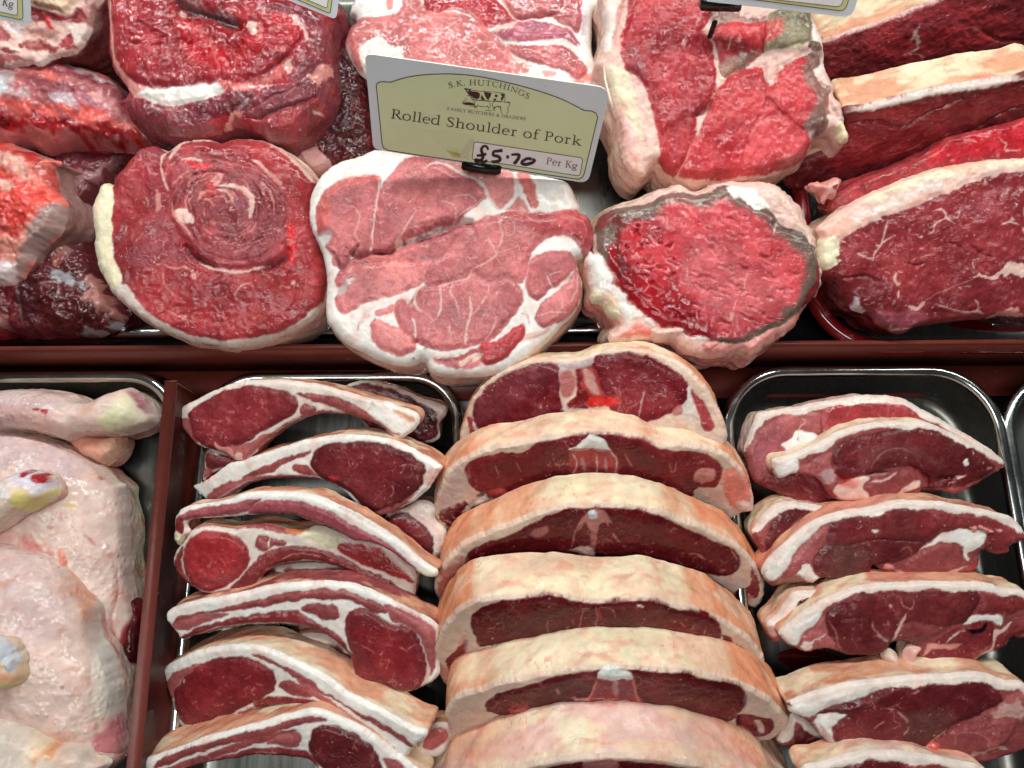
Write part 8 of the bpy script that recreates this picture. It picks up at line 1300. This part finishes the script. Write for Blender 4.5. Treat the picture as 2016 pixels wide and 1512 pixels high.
# the herd: cow, sheep and pig in brown line work
tk.ribbons('herd_drawing', [
 [(828,325,7),(860,330,9),(878,345,6)], [(835,322,5),(850,345,9),(862,362,10)], [(880,325,7),(866,340,6)],
 [(880,335,3),(960,345,3),(1060,350,3),(1130,362,4),(1140,385,4),(1138,430,3)], [(862,362,7),(876,380,6),(890,400,5),(905,418,3),(960,410,3),(1040,420,3),(1120,425,3)],
 [(850,380,3),(880,378,4),(905,400,3)], [(848,395,3),(835,415,3),(815,435,4),(850,445,10),(895,442,14),(905,450,5)], [(880,400,3),(915,410,4),(960,415,3),(1010,422,3),(1030,440,3),(1022,470,3)], [(905,420,3),(910,450,4),(920,470,4)],
 [(930,450,3),(960,462,4),(1000,460,3)], [(905,455,5),(912,475,4)], [(1005,455,6),(1018,480,4)], [(930,452,4),(925,472,3)], [(1050,430,3),(1046,450,4),(1055,490,3)], [(1050,428,3),(1080,420,3),(1130,425,3),(1160,430,5),(1185,434,5)], [(1165,418,3),(1175,450,4),(1160,470,3)],
 [(1055,470,8),(1080,462,5),(1110,465,8)], [(1105,462,6),(1112,500,4),(1120,512,3)], [(1160,470,4),(1165,495,4),(1155,515,3)], [(1062,470,4),(1060,495,3)], [(990,490,3),(1040,494,3)], [(870,455,3),(930,462,3)]], .0004, TMAR)
for q in ([(858,340),(885,345),(930,350),(950,362),(945,395),(930,405),(905,398),(885,380),(868,365)], [(980,350),(1038,358),(1030,385),(1012,412),(1000,400),(985,375)], [(1062,372),(1082,370),(1084,388),(1064,390)], [(1105,365),(1138,368),(1132,395),(1115,420),(1108,400),(1118,385)], [(1050,405),(1075,400),(1070,415),(1052,418)], [(962,372),(985,405),(975,412),(955,400)], [(818,432),(862,428),(898,436),(900,452),(850,446)]):
    tk.poly('herd_patch', q, .00038, TMAR, .00005)
# the hand written price
tk.ribbons('written_price', [
 [(1012,790,14),(1000,765,14),(975,765,16),(960,790,18),(968,820,18),(972,850,18),(950,875,18),(920,880,16),(910,862,12)], [(925,835,14),(960,832,18),(998,822,16)], [(910,862,12),(940,870,18),(975,885,20),(1005,870,14)],
 [(1122,795,20),(1085,800,18),(1055,805,16),(1052,832,18),(1085,840,20),(1102,855,20),(1095,875,20),(1060,882,20),(1035,878,12)], [(1150,845,20),(1172,845,20)],
 [(1188,830,12),(1215,826,16),(1248,830,18),(1240,860,20),(1215,892,20),(1210,900,16)], [(1345,862,18),(1310,858,18),(1275,878,18),(1270,895,18),(1300,902,20),(1345,890,20),(1368,872,16),(1350,860,14)]], .0005, TINK, parent=PBX)
tk.poly('clear_tape', [(520,620),(900,680),(893,860),(860,870),(700,800),(600,720)], .0007, TAPE, .0001)
tk.poly('clear_tape', [(690,790),(800,815),(870,700),(905,712),(860,860),(760,838)], .0009, TAPEY if False else TAPE, .0001)
tk.poly('clear_tape', [(690,790),(790,812),(800,845),(740,838)], .0010, TAPEY, .0001)
cl = box('ticket_clip', -.0125, .0125, -.003, .003, -.004, .0035, TCLIP)
pt_ = pl.world(pl.uv(fr('T', [(960, 915)])))[0]; cl.location = tuple(pt_+np.array([0, .001, -.002])); cl.rotation_euler = (R(60), 0, 0); cl.rotation_euler.rotate_axis('Z', R(-8))
tag(cl, "black plastic clip gripping the foot of the large ticket", 'ticket clip', 'ticket clips')
# -- top left ticket, the word end Kg
def corner_ticket(label, fm, plane, outl, box1, box2):
    t = Ticket(label, plane, fm, outl)
    t.poly('pale_panel', box1, .00014, TGRN2); l_ = box1+[box1[0]]; t.ribbons('border_line', [[(*l_[i], 5), (*l_[i+1], 5)] for i in range(len(l_)-1)], .0002, TMAR)
    t.poly('price_box', box2, .00026, TPAPER); l_ = box2+[box2[0]]; t.ribbons('price_box_line', [[(*l_[i], 4), (*l_[i+1], 4)] for i in range(len(l_)-1)], .00032, TMAR)
    return t
t1 = corner_ticket("corner of a ticket reading Kg in the top left corner of the photo", 'O', Plane(30, 40, .135, 60), rounded([(-900,-500),(265,-300),(268,225),(-1000,-40)], [10,40,55,10]),
 rounded([(-900,-450),(185,-250),(203,175),(-950,-60)], [10,10,34,10]), rounded([(-900,-400),(150,-230),(155,135),(-900,-100)], [10,10,26,10]))
text(t1, "Kg", [(15,42),(118,66)], 96, TBROWN, wmul=1.1)
corner_ticket("narrow ticket corner hanging over the wet beef joint", 'N', Plane(655, 10, .150, 60), rounded([(1300,-400),(1850,-300),(1790,150),(1200,-90)], [10,20,40,10]),
 rounded([(1300,-350),(1790,-250),(1745,103),(1250,-110)], [10,10,22,10]), rounded([(1320,-330),(1760,-250),(1722,62),(1300,-120)], [10,10,18,10]))
corner_ticket("ticket corner over the greying rump joint at the top edge", 'V', Plane(1540, 5, .150, 66), rounded([(1150,-700),(2150,-560),(1930,130),(860,10)], [10,40,75,10]),
 rounded([(1150,-600),(2060,-500),(1880,82),(1000,-30)], [10,10,50,10]), rounded([(1200,-560),(2020,-500),(1850,50),(1050,-40)], [10,10,40,10]))
c2_ = box('ticket_clip', -.0125, .0125, -.004, .004, -.005, .005, TCLIP); p2 = at(1160+965/3.7333, 18/3.7333, .146); c2_.location = tuple(p2); c2_.rotation_euler = (R(60), 0, R(-2))
tag(c2_, "black plastic clip with a spike stuck into the greying rump joint", 'ticket clip', 'ticket clips')
sp = box('spike', -.0016, .0016, -.0012, .0012, -.018, .0, TCLIP, parent=c2_)
sp.location = (0, -.012, -.004); sp.rotation_euler = (R(-60), 0, 0)
# string on the rump joint
STR = flat_mat('string', (226, 214, 196), .8, 0)
def tube(name, pts, rad, mat, parent=None):
    P_ = [Vector(p) for p in pts]; V = []; F = []
    for i, p in enumerate(P_):
        t = (P_[min(i+1, len(P_)-1)]-P_[max(i-1, 0)]).normalized(); a = t.orthogonal().normalized(); b = t.cross(a)
        for k in range(8): V.append(p+a*rad*math.cos(k*math.pi/4)+b*rad*math.sin(k*math.pi/4))
    for i in range(len(P_)-1):
        for k in range(8): F.append((i*8+k, i*8+(k+1) % 8, (i+1)*8+(k+1) % 8, (i+1)*8+k))
    F += [tuple(range(8))[::-1], tuple(range(len(V)-8, len(V)))]
    return mesh_obj(name, V, F, mat, parent, None, True, np.array(P_[0]))
st = tube('string_end', [at(1189, 132, .113), at(1192, 160, .116), at(1200, 190, .117), at(1207, 215, .114)], .0007, STR); tag(st, "loose end of white butcher's string beside the large ticket's right corner", 'string')
